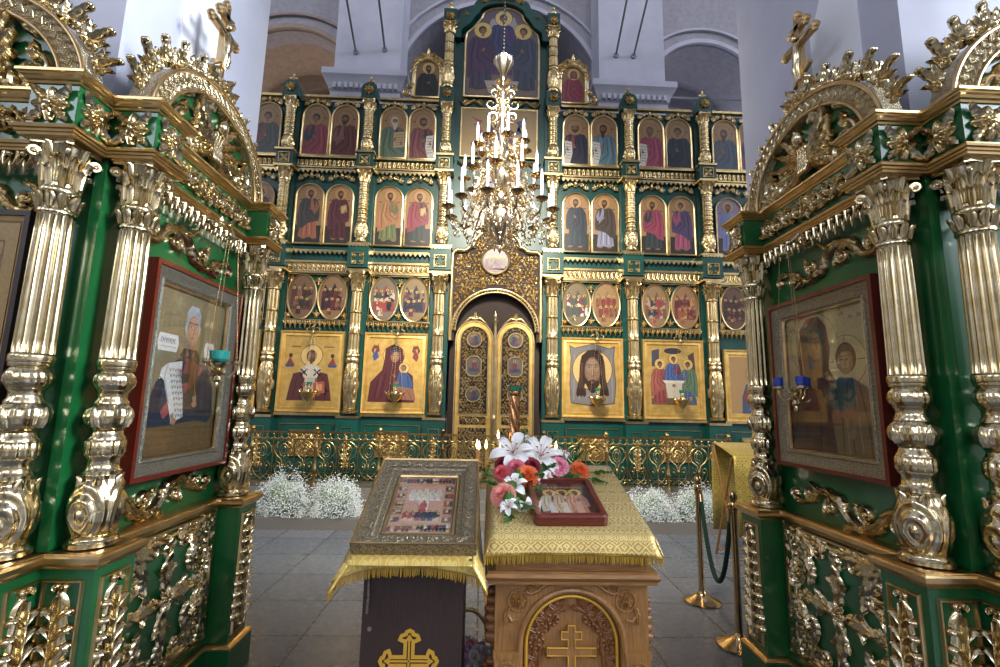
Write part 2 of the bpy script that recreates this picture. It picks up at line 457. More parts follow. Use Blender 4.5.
# ================================================================ icon cases round the two front piers
KL = 1.285
def M_out(x, y, z): return Matrix(((-1, 0, 0, x), (0, 0, 1, y), (0, 1, 0, z), (0, 0, 0, 1)))
def M_neg(x, y, z): return Matrix(((0, 0, -1, x), (-1, 0, 0, y), (0, 1, 0, z), (0, 0, 0, 1)))   # faces -x
def M_pos(x, y, z): return Matrix(((0, 0, 1, x), (1, 0, 0, y), (0, 1, 0, z), (0, 0, 0, 1)))     # faces +x
def plan(e=0, back=-.24, rec=-.13):
    return [(-e, back), (-e, e), (.21+e, e), (.21+e, rec+e), (KL-.21-e, rec+e), (KL-.21-e, e), (KL+e, e), (KL+e, back)]
PATH = plan()[::-1]
def rect_mold(mb, M, w, h, t=.012, d=.012):
    """raised rectangular molding, centred on the plane point of M"""
    prof = [(0, 0), (t*.25, d), (t*.75, d), (t, 0)]
    P = [(-w/2, -h/2), (-w/2, h/2), (w/2, h/2), (w/2, -h/2)]
    mb.molding(P, prof, M, closed=True)
def kiot_column(parent):
    R = .062
    def onion(t, z, r):
        k = 3; a = ((t*k/(2*pi)+.5) % 1)-.5
        d = sqrt((a*2.1)**2+((z-.125)/.13)**2)
        return .0055*cos(d*14)*max(0, 1-(d/1.25)**4)+.004*cos(k*3*t)*max(0, (abs(z-.125)-.07)/.08)
    mb = MB()
    # shaft with flutes and turned rings
    flute = lambda t, z, r: (-.0075*abs(cos(8*t))**.6 if .74 < z < 1.30 else 0)
    mb.lathe([(R*.95, .70), (R*1.12, .71), (R*1.12, .735), (R*1.02, .745), (R*1.0, .9), (R*.98, 1.1), (R*.93, 1.295), (R*.9, 1.31)], 64, None, flute, sub=3)
    col = mb.build('column', 'gold_bright', parent, 50)
    mb = MB()
    mb.lathe([(.082, 0), (.09, .006), (.09, .022), (.078, .03), (.076, .04), (.08, .046)], 40)
    mb.lathe([(.062, .04), (.07, .06), (.085, .1), (.092, .14), (.09, .18), (.078, .23), (.068, .26), (.07, .275)], 72, None, onion, sub=6)
    for k in range(6): up_leaf(mb, pi/6+k*pi/3, [(.074, .2), (.072, .235), (.073, .262), (.078, .275)], .026, h=.006)
    mb.lathe([(.056, .27), (.064, .275), (.066, .29), (.056, .3), (.054, .335), (.064, .345), (.064, .352)], 32)
    mb.lathe([(.06, .352), (.066, .36), (.066, .405), (.06, .412)], 64, None, lambda t, z, r: .004*cos(14*t))
    mb.lathe([(.064, .41), (.064, .42), (.056, .43), (.052, .445), (.06, .455)], 32)
    gad = lambda t, z, r: (.005*cos(8*t)+.0025*cos(24*t))*sin(pi*(z-.455)/.1)
    mb.lathe([(.056, .455), (.072, .475), (.078, .505), (.072, .535), (.056, .555)], 72, None, gad, sub=4)
    for k in range(4): up_leaf(mb, k*pi/2, [(.07, .465), (.08, .49), (.083, .515), (.075, .54)], .028, h=.008)
    mb.lathe([(.06, .555), (.06, .565), (.052, .575), (.052, .6), (.06, .61)], 32)
    gad2 = lambda t, z, r: (.006*abs(cos(7*t+16*z))-.002)*sin(pi*(z-.61)/.08)
    mb.lathe([(.056, .61), (.068, .63), (.071, .65), (.068, .67), (.056, .69)], 64, None, gad2, sub=3)
    mb.lathe([(.06, .69), (.066, .696), (.066, .706), (.06, .71)], 32)
    mb.build('column_base', 'gold_bright', col, 50)
    mb = MB()
    mb.lathe([(.056, 1.3), (.064, 1.306), (.064, 1.318), (.057, 1.324)], 32)
    for k in range(10):
        up_leaf(mb, 2*pi*k/10, [(.058, 1.325), (.064, 1.345), (.07, 1.365), (.076, 1.378), (.074, 1.384)], .02, h=.007)
    mb.lathe([(.056, 1.32), (.058, 1.38), (.064, 1.385), (.066, 1.4), (.06, 1.41), (.055, 1.415)], 32)
    capital(mb, 1.41, 1.605, .055, .078, 8, None, 32)
    mb.build('capital', 'gold_bright', col, 50)
    return col
def finial(mb, M, s):
    """palmette crest with two curls, worked on both faces"""
    for f in (1, -1):
        K = M @ SC(1, 1, f)
        for d in (1, -1):
            curl(mb, K, (d*.3*s, .22*s), .22*s, pi/2-d*pi/2+pi, 1.2, d, .075*s, .12*s, False)
            lobe_leaf(mb, K, (d*.1*s, .1*s), pi/2-d*.75, .72*s, .17*s, .14*s, d*.55, 3, 4)
        lobe_leaf(mb, K, (0, 0), pi/2, 1.08*s, .22*s, .17*s, .5, 4, 4)
        mb.blob((-.16*s, 1.05*s, .05*s), .11*s, K, 8)
        mb.blob((0, .16*s, .1*s), .15*s, K, 8)
def make_kiot(label):
    t = thing('icon_case', label, 'icon case', None, 'gilded green icon cases against the front piers')
    cx = KL/2
    # pedestal
    mb = MB()
    mb.prism(plan(0), .19, 1.0, mi=0); mb.prism(plan(.03), 0, .185)
    ped = mb.build('pedestal', 'green_kiot', t, 30)
    mb = MB()
    mb.molding(PATH, [(-.02, .962), (.01, .962), (.014, .972), (.026, .98), (.03, .986), (.03, 1.004), (.024, 1.012), (-.02, 1.0165)])
    mb.prism(plan(.012), 1.0, 1.0155)
    mb.build('pedestal_cornice', 'gold_trim', t, 30)
    mb = MB(); mb.molding(PATH, [(-.01, .185), (.034, .185), (.034, .195), (.026, .205), (.006, .214), (-.01, .214)])
    mb.build('plinth_molding', 'gold_trim', t, 30)
    # leaf panels of the pedestal
    for M in (M_out(.105, 0, .585), M_out(KL-.105, 0, .585), M_neg(0, -.105, .585), M_pos(KL, -.105, .585)):
        mb = MB(); rect_mold(mb, M, .15, .68)
        fr = mb.build('panel_molding', 'gold_trim', t, 30)
        mb = MB(); acanthus_tall(mb, M @ T((0, -.31, 0)), .66, .074, .02, 8)
        mb.build('leaf_carving', 'gold_bright', fr, 60)
    M = M_out(cx, -.13, .61)
    mb = MB(); rect_mold(mb, M, .8, .69, .02, .016); rect_mold(mb, M, .835, .725, .01, .01)
    fr = mb.build('panel_molding', 'gold_trim', t, 30)
    mb = MB()
    rosette(mb, M @ T((0, 0, .02)), .065, .025, 8)
    for k in range(4):
        a = k*pi/2
        K = M @ RZ(a)
        lobe_leaf(mb, K, (.04, 0), 0, .2, .055, .026, 0, 4, 4)
        lobe_leaf(mb, K, (.1, .0), .7, .09, .03, .02, .6, 3, 3); lobe_leaf(mb, K, (.1, 0), -.7, .09, .03, .02, -.6, 3, 3)
        lobe_leaf(mb, K, (.2, 0), 0, .1, .05, .024, .3, 3, 4)
    for sx in (1, -1):
        for sy in (1, -1):
            K = M @ SC(sx, sy, 1)
            curl(mb, K, (.27, .225), .075, -pi*.7, 1.4, 1, .017, .026, True)
            curl(mb, K, (.13, .255), .05, 0, 1.3, 1, .013, .022, True)
            curl(mb, K, (.31, .09), .05, -pi/2, 1.3, -1, .013, .022, True)
            for p, a, l, b in (((.36, .31), pi*1.05, .24, .5), ((.36, .31), -pi*.52, .22, -.6), ((.3, .3), -pi*.75, .2, .2), ((.2, .3), pi*.95, .16, .8), ((.36, .16), -1.5, .15, -.9), ((.22, .12), -.4, .13, .9), ((.2, .2), -1.9, .13, .6)):
                lobe_leaf(mb, K, p, a, l, l*.33, .03, b, 4, 4)
            for p in ((.36, .06), (.365, .13), (.06, .32), (.14, .325), (.33, .2), (.2, .315)): mb.blob((*p, .012), (.016, .016, .014), K, 8)
            strip(mb, K, [(.0, .3), (.1, .31), (.22, .29), (.3, .22), (.335, .1), (.33, 0)], [.012]*6, [.018]*6)
    mb.build('scroll_carving', 'gold_bright', fr, 60)
    # wall behind the icon
    mb = MB(); mb.box(.02, KL-.02, -.245, -.2, 1.0, 2.66); mb.build('back_panel', 'green_kiot', t, 30)
    # columns
    for x in (.105, KL-.105):
        c = kiot_column(t) if x < .2 else copy_tree(c0, None, None, t)
        c.location = (x, -.105, 1.0165); c0 = c
    # entablature
    mb = MB(); mb.prism(plan(-.012), 2.64, 2.86); mb.build('frieze', 'green_kiot', t, 30)
    mb = MB(); mb.molding(PATH, [(-.04, 2.612), (.0, 2.612), (.002, 2.622), (.008, 2.624), (.01, 2.633), (.018, 2.636), (.02, 2.645), (.014, 2.648), (.012, 2.655), (-.04, 2.658)])
    mb.prism(plan(-.02), 2.615, 2.65)
    mb.build('architrave', 'gold_trim', t, 30)
    mb = MB(); mb.molding(PATH, [(-.04, 2.836), (-.006, 2.836), (-.003, 2.845), (.006, 2.848), (.01, 2.858), (.018, 2.862), (.02, 2.868), (.028, 2.871), (.028, 2.882), (.022, 2.887), (-.04, 2.89)])
    mb.prism(plan(0), 2.86, 2.888)
    mb.build('cornice', 'gold_trim', t, 30)
    for M in (M_out(.105, -.008, 2.745), M_out(KL-.105, -.008, 2.745), M_neg(.01, -.105, 2.745), M_pos(KL-.01, -.105, 2.745)):
        mb = MB(); rosette(mb, M, .074, .03, 8)
        for k in range(4): lobe_leaf(mb, M @ RZ(pi/4+k*pi/2), (.03, 0), 0, .08, .026, .026, 0, 3, 4)
        mb.build('rosette', 'gold_bright', t, 60)
    mb = MB(); M = M_out(cx, -.138, 2.745)
    for s in (1, -1): rinceau(mb, M @ SC(s, 1, 1) @ T((.02, 0, 0)), .4, .075, 4, .011, .03)
    rosette(mb, M, .07, .034, 8)
    mb.build('frieze_carving', 'gold_bright', t, 60)
    # pendant valance
    mb = MB(); n = 15; w = (KL-.42)/n; M0 = M_out(0, -.14, 0)
    for i in range(n):
        x = .21+w*(i+.5); M = M_out(x, -.14, 2.605)
        strip(mb, M, [(-.46*w, .0), (-.46*w, -.03), (-.32*w, -.062), (0, -.03), (.32*w, -.062), (.46*w, -.03), (.46*w, 0)], [.0085]*7, [.016]*7)
        strip(mb, M, [(0, -.03), (0, -.055), (0, -.07), (0, -.094)], [.004, .007, .008, .002], [.008, .012, .010, .004])
        mb.blob((0, -.012, .012), (.012, .012, .014), M, 8)
    mb.build('pendant_valance', 'gold_bright', t, 60)
    for z, fl, nm in ((2.405, 1, 'upper_scroll'), (1.118, -1, 'lower_scroll')):
        mb = MB(); M = T((.215, -.2, z)) @ Matrix(((1, 0, 0, 0), (0, 0, 1, 0), (0, 1, 0, 0), (0, 0, 0, 1))) @ SC(1, fl, 1)
        P = smooth([(0, .01), (.07, -.035), (.14, -.03), (.2, .03), (.28, .068), (.37, .055), (.43, .0), (.5, -.045), (.58, -.05), (.66, -.012), (.72, .025), (.78, .025), (.82, -.005), (.81, -.03), (.785, -.025), (.787, -.008)], 4); n = len(P)
        strip(mb, M, P, [.03-.017*i/n for i in range(n)], [.036-.012*i/n for i in range(n)], PROF7)
        curl(mb, M, (.275, .0), .05, 2.4, 1.5, -1, .014, .032, False); curl(mb, M, (.1, .022), .036, -2.0, 1.4, 1, .012, .03, False)
        curl(mb, M, (.515, .012), .042, -1.8, 1.5, 1, .012, .03, False); curl(mb, M, (.69, -.03), .026, 1.8, 1.4, -1, .009, .024, False)
        for p, a, l, b in (((.02, .0), 1.3, .13, -1.6), ((.06, -.03), -.2, .13, 1.2), ((.17, .0), 1.2, .13, -1.5), ((.22, .045), .6, .16, -1.2), ((.33, .065), .1, .12, 1.4), ((.4, .03), -1.3, .14, 1.6), ((.46, -.02), -.8, .13, 1.2), ((.56, -.05), -.1, .1, -1.2), ((.6, -.04), .9, .12, -1.3), ((.7, .01), .7, .08, -1.3), ((.3, .03), -.9, .09, -1.2), ((.55, .0), 1.3, .07, 1.4)):
            lobe_leaf(mb, M, p, a, l, l*.24, .036, b, 4, 4)
        mb.build(nm, 'gold_bright', t, 60)
    # pediment
    zb = 2.886; A, B, a_, b_ = .555, .475, .45, .38
    arc = lambda p, q, n=40: [(cx+p*cos(pi*i/n), zb+q*sin(pi*i/n)) for i in range(n+1)]
    MX = Matrix(((1, 0, 0, 0), (0, 0, -1, 0), (0, 1, 0, 0), (0, 0, 0, 1)))   # (x,z,h)->(x,-h,z)
    mb = MB(); mb.prism(arc(a_+.03, b_+.03), .165, .2, MX); mb.build('tympanum', 'green_kiot', t, 30)
    mb = MB(); o = arc(A, B); i_ = arc(a_, b_)
    mb.prism(o+i_[::-1], .115, .215, MX); band = mb.build('arch_band', 'gold_band', t, 30)
    mb = MB()
    K = Matrix(((1, 0, 0, 0), (0, 0, -1, 0), (0, 1, 0, 0), (0, 0, 0, 1)))
    for pp, qq, tt in ((A-.004, B-.004, .01), (a_+.004, b_+.004, .008)):
        mb.tube([(x, -.112, z) for x, z in arc(pp, qq)], tt, 8)
    mb.build('arch_molding', 'gold_trim', band, 50)
    MO = Matrix(((1, 0, 0, 0), (0, 0, 1, 0), (0, 1, 0, 0), (0, 0, 0, 1)))    # (x,z,h)->(x,h,z): worked on the outer face
    mb = MB()
    for i in range(27):
        th = pi*(i+.7)/28.4; x, z = cx+(A+a_)/2*cos(th), zb+(B+b_)/2*sin(th)
        K = MO @ T((x, z, -.114)) @ RZ(th)
        strip(mb, K, [(-.034, -.012), (-.012, .016), (.012, -.012), (.034, .014)], [.005]*4, [.008]*4)
        mb.blob((.0, .024, .002), .005, K, 6)
    mb.build('arch_carving', 'gold_bright', band, 60)
    mb = MB()
    K = MO @ T((cx, zb+.165, -.165)) @ SC(1.22, 1.3, 1.2)
    mb.blob((0, .075, .05), (.028, .034, .03), K, 12)
    for j in range(3): lobe_leaf(mb, K, (-.02+.02*j, .05), -pi/2, .15, .03, .05, 0, 4, 3)
    for s in (1, -1):
        Q = K @ SC(s, 1, 1)
        for j in range(5): lobe_leaf(mb, Q, (.03, .0-.015*j), .95-.32*j, .2-.012*j, .034, .05, -.3, 5, 3)
        curl(mb, Q, (.25, -.05), .065, pi*.6, 1.4, -1, .017, .04, True)
        curl(mb, Q, (.14, -.08), .05, -pi*.3, 1.3, 1, .015, .04, True)
        lobe_leaf(mb, Q, (.3, -.1), .4, .14, .04, .04, .8, 4, 4); lobe_leaf(mb, Q, (.2, .1), .5, .16, .045, .045, -.9, 4, 4)
        lobe_leaf(mb, Q, (.05, .12), 1.1, .13, .04, .045, -.9, 4, 4); lobe_leaf(mb, Q, (.34, -.12), 2.2, .13, .04, .04, .8, 4, 4)
    mb.build('tympanum_carving', 'gold_bright', t, 60)
    for i in range(11):
        th = pi*(.1+.8*i/10)
        if abs(i-5) < 1: continue
        x, z = cx+(A+.008)*cos(th), zb+(B+.008)*sin(th)
        nx, nz = cos(th)/A, sin(th)/B
        mb = MB(); finial(mb, MO @ T((x, z, -.16)) @ RZ(atan2(nz, nx)-pi/2), .125 if i not in (0, 10) else .11)
        mb.build('crest_finial', 'gold_bright', t, 60)
    # apex cluster and crucifix
    mb = MB(); K = MO @ T((cx, zb+B, -.16))
    for f in (1, -1):
        Q = K @ SC(1, 1, f)
        rosette(mb, Q @ T((0, .045, .03)), .05, .03, 8)
        for s in (1, -1):
            for a in (.35, .9): lobe_leaf(mb, Q @ SC(s, 1, 1), (.01, .02), a, .15, .042, .05, .4, 4, 4)
            curl(mb, Q @ SC(s, 1, 1), (.08, .035), .04, pi, 1.2, 1, .014, .04, False)
    mb.build('apex_cluster', 'gold_bright', t, 60)
    mb = MB(); K = T((cx, -.16, zb+B+.075)) @ SC(1.18)
    mb.box(-.016, .016, -.014, .014, 0, .43, K); mb.box(-.11, .11, -.014, .014, .265, .298, K)
    mb.box(-.055, .055, -.014, .014, .352, .38, K)
    mb.prism([(-.065, .125), (-.06, .145), (.065, .085), (.06, .065)], -.01, .01, K @ Matrix(((1, 0, 0, 0), (0, 0, -1, 0), (0, 1, 0, 0), (0, 0, 0, 1))))
    for p in ((.11, .2815), (-.11, .2815), (0, .43), (.055, .365), (-.055, .365)):
        for d in ((.012, 0), (-.012, 0), (0, .012), (0, -.012)): mb.blob((p[0]+d[0], 0, p[1]+d[1]), .017, K, 8)
    cr = mb.build('crucifix', 'gold_trim', t, 30)
    mb = MB()   # corpus
    mb.tube([(0, .022, .08), (.006, .024, .14), (-.002, .026, .19), (0, .024, .25), (0, .022, .275)], [.01, .016, .02, .024, .012], 10, K)
    for s in (1, -1):
        mb.tube([(s*.014, .022, .262), (s*.05, .018, .272), (s*.098, .014, .284)], [.011, .008, .006], 8, K)
        mb.tube([(s*.008, .024, .185), (s*.012, .032, .13), (s*.006, .022, .075)], [.013, .012, .007], 8, K)
    mb.blob((.004, .028, .302), (.015, .016, .019), K, 10)
    mb.build('corpus', 'gold_bright', cr, 60)
    return t
KM_LEFT = T((-1.44, 1.95+KL, 0)) @ RZ(-pi/2)
KM_RIGHT = T((1.6685, 1.83, 0)) @ RZ(pi/2)
KM_LF = T((-1.637, 1.785, 0)) @ RZ(pi)
KM_RF = T((1.868+KL, 1.665, 0)) @ RZ(pi)
k0 = make_kiot('green gilded icon case that holds the portrait in a navy coat')
k0.matrix_world = KM_LEFT
copy_tree(k0, KM_RIGHT, 'green gilded icon case that holds the large dark veiled mother and child')
copy_tree(k0, KM_LF, 'green gilded icon case holding the brown framed icon, cut off by the left edge')
copy_tree(k0, KM_RF, 'green gilded icon case cut off by the right edge, only one column showing')
for c in kids(k0):
    if c.name.split('.')[0] in ('upper_scroll', 'lower_scroll'): c.location = (KL, 0, 0); c.scale = (-1, 1, 1)
# molded green posts in the inner corners
def corner_post(x, y, ang, label):
    prof = [(-.15, 0), (-.15, .02), (-.11, .02), (-.11, .04), (-.085, .045), (-.075, .06), (-.05, .06)]
    prof += [(-.05+.1*i/8, .062+.028*sin(pi*i/8)) for i in range(9)]
    prof += [(.05, .06), (.075, .06), (.085, .045), (.11, .04), (.11, .02), (.15, .02), (.15, 0)]
    mb = MB(); mb.prism(prof, 0, 2.64)
    o = mb.build('corner_post', 'green_kiot', None, 18, T((x, y, 0)) @ RZ(ang))
    tag(o, label, 'post', 'molded corner posts of the pier casing')
corner_post(-1.752, 2.075, -pi*.75, 'glossy green molded corner post of the left pier, between two gilded columns')
corner_post(1.985, 1.965, pi*.75, 'dark green molded corner post of the right pier, between two gilded columns')
# ================================================================ painted panels
class Paint:
    def __init__(s, step=.0004): s.mb = MB(); s.h = 0.0; s.step = step; s.rect = None; s.bb = []; s.k = (1, 1)
    def poly(s, pts, col, up=True):
        if isinstance(col, str): col = hx(col)
        pts = [(x*s.k[0], y*s.k[1]) for x, y in pts]
        if s.rect:
            x0, x1, y0, y1 = s.rect
            for ax, val, sg in ((0, x0, 1), (0, x1, -1), (1, y0, 1), (1, y1, -1)):
                out = []
                for i in range(len(pts)):
                    a, b = pts[i-1], pts[i]; ia, ib = (a[ax]-val)*sg >= 0, (b[ax]-val)*sg >= 0
                    if ia != ib:
                        t = (val-a[ax])/(b[ax]-a[ax]); out.append((a[0]+(b[0]-a[0])*t, a[1]+(b[1]-a[1])*t))
                    if ib: out.append(b)
                pts = out
                if len(pts) < 3: return
        a = sum(pts[i-1][0]*pts[i][1]-pts[i][0]*pts[i-1][1] for i in range(len(pts)))
        if abs(a) < 1e-9: return
        if a < 0: pts = pts[::-1]
        xs = [q[0] for q in pts]; ys = [q[1] for q in pts]; b = (min(xs), max(xs), min(ys), max(ys)); lv = 0
        for q in s.bb:
            if q[4] >= lv and q[0] < b[1] and q[1] > b[0] and q[2] < b[3] and q[3] > b[2]: lv = q[4]+1
        s.bb.append((*b, lv)); z = s.h+s.step*(lv+1)
        s.mb.add([(x, y, z) for x, y in pts], [tuple(range(len(pts)))], None, 0, col)
    def ell(s, cx, cy, rx, ry, col, n=18, a0=0, a1=2*pi):
        s.poly([(cx+rx*cos(a0+(a1-a0)*i/n), cy+ry*sin(a0+(a1-a0)*i/n)) for i in range(n)], col)
    def line(s, pts, w, col):
        for a, b in zip(pts, pts[1:]):
            dx, dy = b[0]-a[0], b[1]-a[1]; l = sqrt(dx*dx+dy*dy) or 1; nx, ny = -dy/l*w/2, dx/l*w/2
            s.poly([(a[0]+nx, a[1]+ny), (b[0]+nx, b[1]+ny), (b[0]-nx, b[1]-ny), (a[0]-nx, a[1]-ny)], col, False)
def mulc(c, k):
    c = hx(c) if isinstance(c, str) else c
    return tuple(min(1, x*k) for x in c)
SKIN = '8a5c3c'
def head(p, cx, cy, r, hair, beard=0, halo='d8b050', turn=0, veil=None, fine=False, crown=None, skin=SKIN, young=False):
    """cy: chin to crown centre; r: half head height"""
    if halo:
        p.ell(cx, cy+r*.15, r*1.95, r*1.95, '6c3c1c', 26); p.ell(cx, cy+r*.15, r*1.86, r*1.86, halo, 26)
    t = turn*r
    if veil:
        p.poly([(cx+r*x, cy+r*y) for x, y in ((-1.05, -1.3), (-1.1, -.3), (-.95, .7), (-.5, 1.2), (.05, 1.32), (.6, 1.15), (1, .6), (1.08, -.3), (1.0, -1.3))], veil)
    else:
        p.ell(cx-t*.15, cy+r*.22, r*.86, r*.95, hair)
        if beard >= 1: p.ell(cx-t*.1, cy-r*.1, r*.85, r*.95, hair)
    p.poly([(cx-r*.25, cy-r*1.3), (cx+r*.25, cy-r*1.3), (cx+r*.22, cy-.6*r), (cx-r*.22, cy-.6*r)], mulc(skin, .85))
    p.ell(cx+t*.12, cy-.02*r, r*.62, r*.86, skin)
    p.ell(cx+t*.2, cy+.18*r, r*.4, r*.42, mulc(skin, 1.25))
    if beard:
        bl = {1: 1.05, 2: 1.7, 3: 2.3}[beard]; bc = hair
        p.poly([(cx+t*.15+r*x, cy+r*y) for x, y in ((-.6, -.15), (-.55, -.8), (-.3, -bl*.85), (0, -bl), (.3, -bl*.85), (.55, -.8), (.6, -.15), (.35, -.42), (0, -.34), (-.35, -.42))], bc)
        p.poly([(cx+t*.15+r*x, cy+r*y) for x, y in ((-.2, -.5), (.2, -.5), (.12, -.58), (-.12, -.58))], '7a3428')
    elif not veil or True:
        p.poly([(cx+t*.2+r*x, cy+r*y) for x, y in ((-.2, -.47), (0, -.42), (.2, -.47), (0, -.56))], '8c4436')
    if not veil: p.poly([(cx+t*.1+r*x, cy+r*y) for x, y in ((-.68, .15), (-.6, .6), (-.2, .95), (.3, .95), (.66, .55), (.68, .15), (.5, .48), (.1, .6), (-.4, .52))], hair)
    for sx in (-1, 1):
        ex, ey = cx+t*.25+sx*r*.27, cy+r*.1
        p.poly([(ex-r*.16, ey), (ex, ey+r*.08), (ex+r*.16, ey), (ex, ey-r*.06)], 'e0c8a8' if fine else '3a2418')
        if fine: p.ell(ex, ey, r*.07, r*.075, '241610', 8)
        p.line([(ex-r*.2, ey+r*.17), (ex, ey+r*.24), (ex+r*.2, ey+r*.17)], r*.07, '402818')
    p.line([(cx+t*.3+r*.03, cy+r*.12), (cx+t*.38+r*.06, cy-r*.2), (cx+t*.3-r*.04, cy-r*.24)], r*.07, mulc(skin, .55))
    if crown: p.poly([(cx+r*x, cy+r*y) for x, y in ((-.75, .6), (-.8, 1.3), (-.4, 1.0), (0, 1.45), (.4, 1.0), (.8, 1.3), (.75, .6))], crown)
def hand(p, x, y, r, a=0, skin=SKIN):
    p.ell(x, y, r, r*.8, skin, 10)
    for k in range(4):
        b = a+(k-1.5)*.25; p.line([(x+r*.5*cos(b), y+r*.5*sin(b)), (x+r*1.9*cos(b), y+r*1.9*sin(b))], r*.38, mulc(skin, 1.08))
    b = a+1.3; p.line([(x, y), (x+r*1.3*cos(b), y+r*1.3*sin(b))], r*.4, mulc(skin, 1.08))
def folds(p, pts, col, w):
    for a in pts: p.line(a, w, col)
def saint(p, cx, y0, H, robe, cloak, hair='4a2c1c', beard=2, full=True, item=None, side=1, walk=0, veil=None, crown=None, halo='d8b050', head_k=1.0, turn=.4, fine=False):
    """standing figure, feet at y0, height H; side: which way it faces"""
    s = side; r = H*.064*head_k; hy = y0+H*.9
    X = lambda x: cx+s*x*H; Y = lambda y: y0+y*H
    if full:
        for fx in (-.09, .07+walk*.05):
            p.poly([(X(fx-.03), Y(.035)), (X(fx+.03), Y(.045)), (X(fx+.065), Y(.005)), (X(fx+.01), Y(-.01)), (X(fx-.035), Y(.01))], '8a6244')
    robe_p = [(-.06, .82), (-.13, .78), (-.15, .6), (-.135, .4), (-.16-.03*walk, .04), (-.05, .02), (.05, .035), (.15+.04*walk, .02), (.13, .4), (.145, .6), (.13, .78), (.06, .82)]
    p.poly([(X(a), Y(b)) for a, b in robe_p], robe)
    d, l = mulc(robe, .38), mulc(robe, 1.9)
    folds(p, [[(X(-.1), Y(.4)), (X(-.11-.02*walk), Y(.06))], [(X(-.03), Y(.42)), (X(-.02), Y(.05))], [(X(.06), Y(.4)), (X(.09), Y(.06))]], d, H*.012)
    folds(p, [[(X(-.06), Y(.45)), (X(-.07), Y(.07))], [(X(.02), Y(.4)), (X(.04), Y(.08))]], l, H*.009)
    if cloak:
        c1 = [(.02, .82), (-.13, .8), (-.19, .68), (-.215, .45), (-.2, .18), (-.09, .22), (-.02, .3), (.1, .34), (.19, .36), (.2, .46), (.1, .5), (.02, .62)]
        p.poly([(X(a), Y(b)) for a, b in c1], cloak)
        p.poly([(X(a), Y(b)) for a, b in ((.05, .82), (.14, .78), (.19, .64), (.2, .44), (.14, .42), (.1, .6))], mulc(cloak, .85))
        d, l = mulc(cloak, .36), mulc(cloak, 1.9)
        folds(p, [[(X(-.1), Y(.76)), (X(-.14), Y(.5)), (X(-.12), Y(.25))], [(X(-.04), Y(.74)), (X(-.06), Y(.5)), (X(.06), Y(.38))], [(X(.0), Y(.7)), (X(.02), Y(.52)), (X(.16), Y(.42))]], d, H*.012)
        folds(p, [[(X(-.07), Y(.77)), (X(-.1), Y(.5)), (X(-.04), Y(.34))], [(X(-.17), Y(.62)), (X(-.18), Y(.3))], [(X(.03), Y(.6)), (X(.12), Y(.48))]], l, H*.008)
    # arms
    p.poly([(X(.11), Y(.77)), (X(.18), Y(.64)), (X(.15), Y(.54)), (X(.02), Y(.58)), (X(.03), Y(.63)), (X(.11), Y(.62))], mulc(robe, .9))
    if item == 'scroll':
        p.poly([(X(a), Y(b)) for a, b in ((.06, .68), (.17, .7), (.15, .5), (.2, .36), (.09, .33), (.05, .5))], 'd8d4c8')
        for k in range(6): p.line([(X(.075), Y(.64-.045*k)), (X(.15), Y(.65-.045*k))], H*.008, '5a4c44')
    elif item == 'book':
        p.poly([(X(a), Y(b)) for a, b in ((.02, .66), (.13, .7), (.15, .55), (.04, .51))], 'b88a3c'); p.poly([(X(a), Y(b)) for a, b in ((.04, .64), (.12, .67), (.13, .57), (.05, .54))], 'c8a060')
    elif item == 'tablet':
        p.poly([(X(a), Y(b)) for a, b in ((-.0, .72), (.16, .74), (.17, .5), (.01, .48))], 'b89c6c')
        for k in range(5): p.line([(X(.03), Y(.68-.04*k)), (X(.14), Y(.69-.04*k))], H*.008, '5a4430')
    hand(p, X(.02), Y(.6), H*.022, 1.2 if s > 0 else 1.9)
    if item: hand(p, X(.12), Y(.55), H*.02, 1.8)
    head(p, cx+s*.012*H, hy, r, hair, beard, halo, s*turn, veil, fine, crown)
def ground(p, w, y0, h, top='9c7038', low=None, lowh=0):
    p.poly([(-w/2, y0), (w/2, y0), (w/2, y0+h), (-w/2, y0+h)], top)
    if low: p.poly([(-w/2, y0), (w/2, y0), (w/2, y0+lowh), (-w/2, y0+lowh)], low)
def arch_outline(w, h, n=18):
    r = w/2
    return [(-r, 0), (r, 0)]+[(r*cos(pi*i/n), h-r+r*sin(pi*i/n)) for i in range(n+1)]
def oval_outline(w, h, n=32): return [(w/2*cos(2*pi*i/n), h/2*sin(2*pi*i/n)) for i in range(n)]
M_ICON = Matrix(((1, 0, 0, 0), (0, 0, -1, 0), (0, 1, 0, 0), (0, 0, 0, 1)))
def add_painting(t, p, outline, name='painting', thick=.012):
    """outline board with the painted layers on it; local frame u, v, h"""
    mb = MB(); mb.prism(outline, -thick, 0); mb.c = [hx('6a4a28')]*len(mb.f)
    for f in p.mb.f: pass
    o = len(mb.v); mb.v += [(x, y, z+.0006) for x, y, z in p.mb.v]
    mb.f += [tuple(i+o for i in f) for f in p.mb.f]; mb.mi += [0]*len(p.mb.f); mb.c += p.mb.c
    return mb.build(name, 'icon_paint', t, 0)
def frame_mold(mb, outline, prof, M=None):
    a = sum(outline[i-1][0]*outline[i][1]-outline[i][0]*outline[i-1][1] for i in range(len(outline)))
    P = outline if a > 0 else outline[::-1]     # ccw: right of travel is outside
    mb.molding(P, prof, M, closed=True)
ROUND = [(-.012, 0), (-.008, .014), (.004, .022), (.018, .018), (.026, .006), (.026, -.01), (-.012, -.01)]
def icon_thing(name, label, cat, x, y, z, outline, p, prof=ROUND, mat='gold_icono', group=None, rot=None, frame='frame'):
    t = thing(name, label, cat, T((x, y, z)) @ (rot or M_ICON), group)
    add_painting(t, p, outline)
    mb = MB(); frame_mold(mb, outline, prof); mb.build(frame, mat, t, 40)
    return t
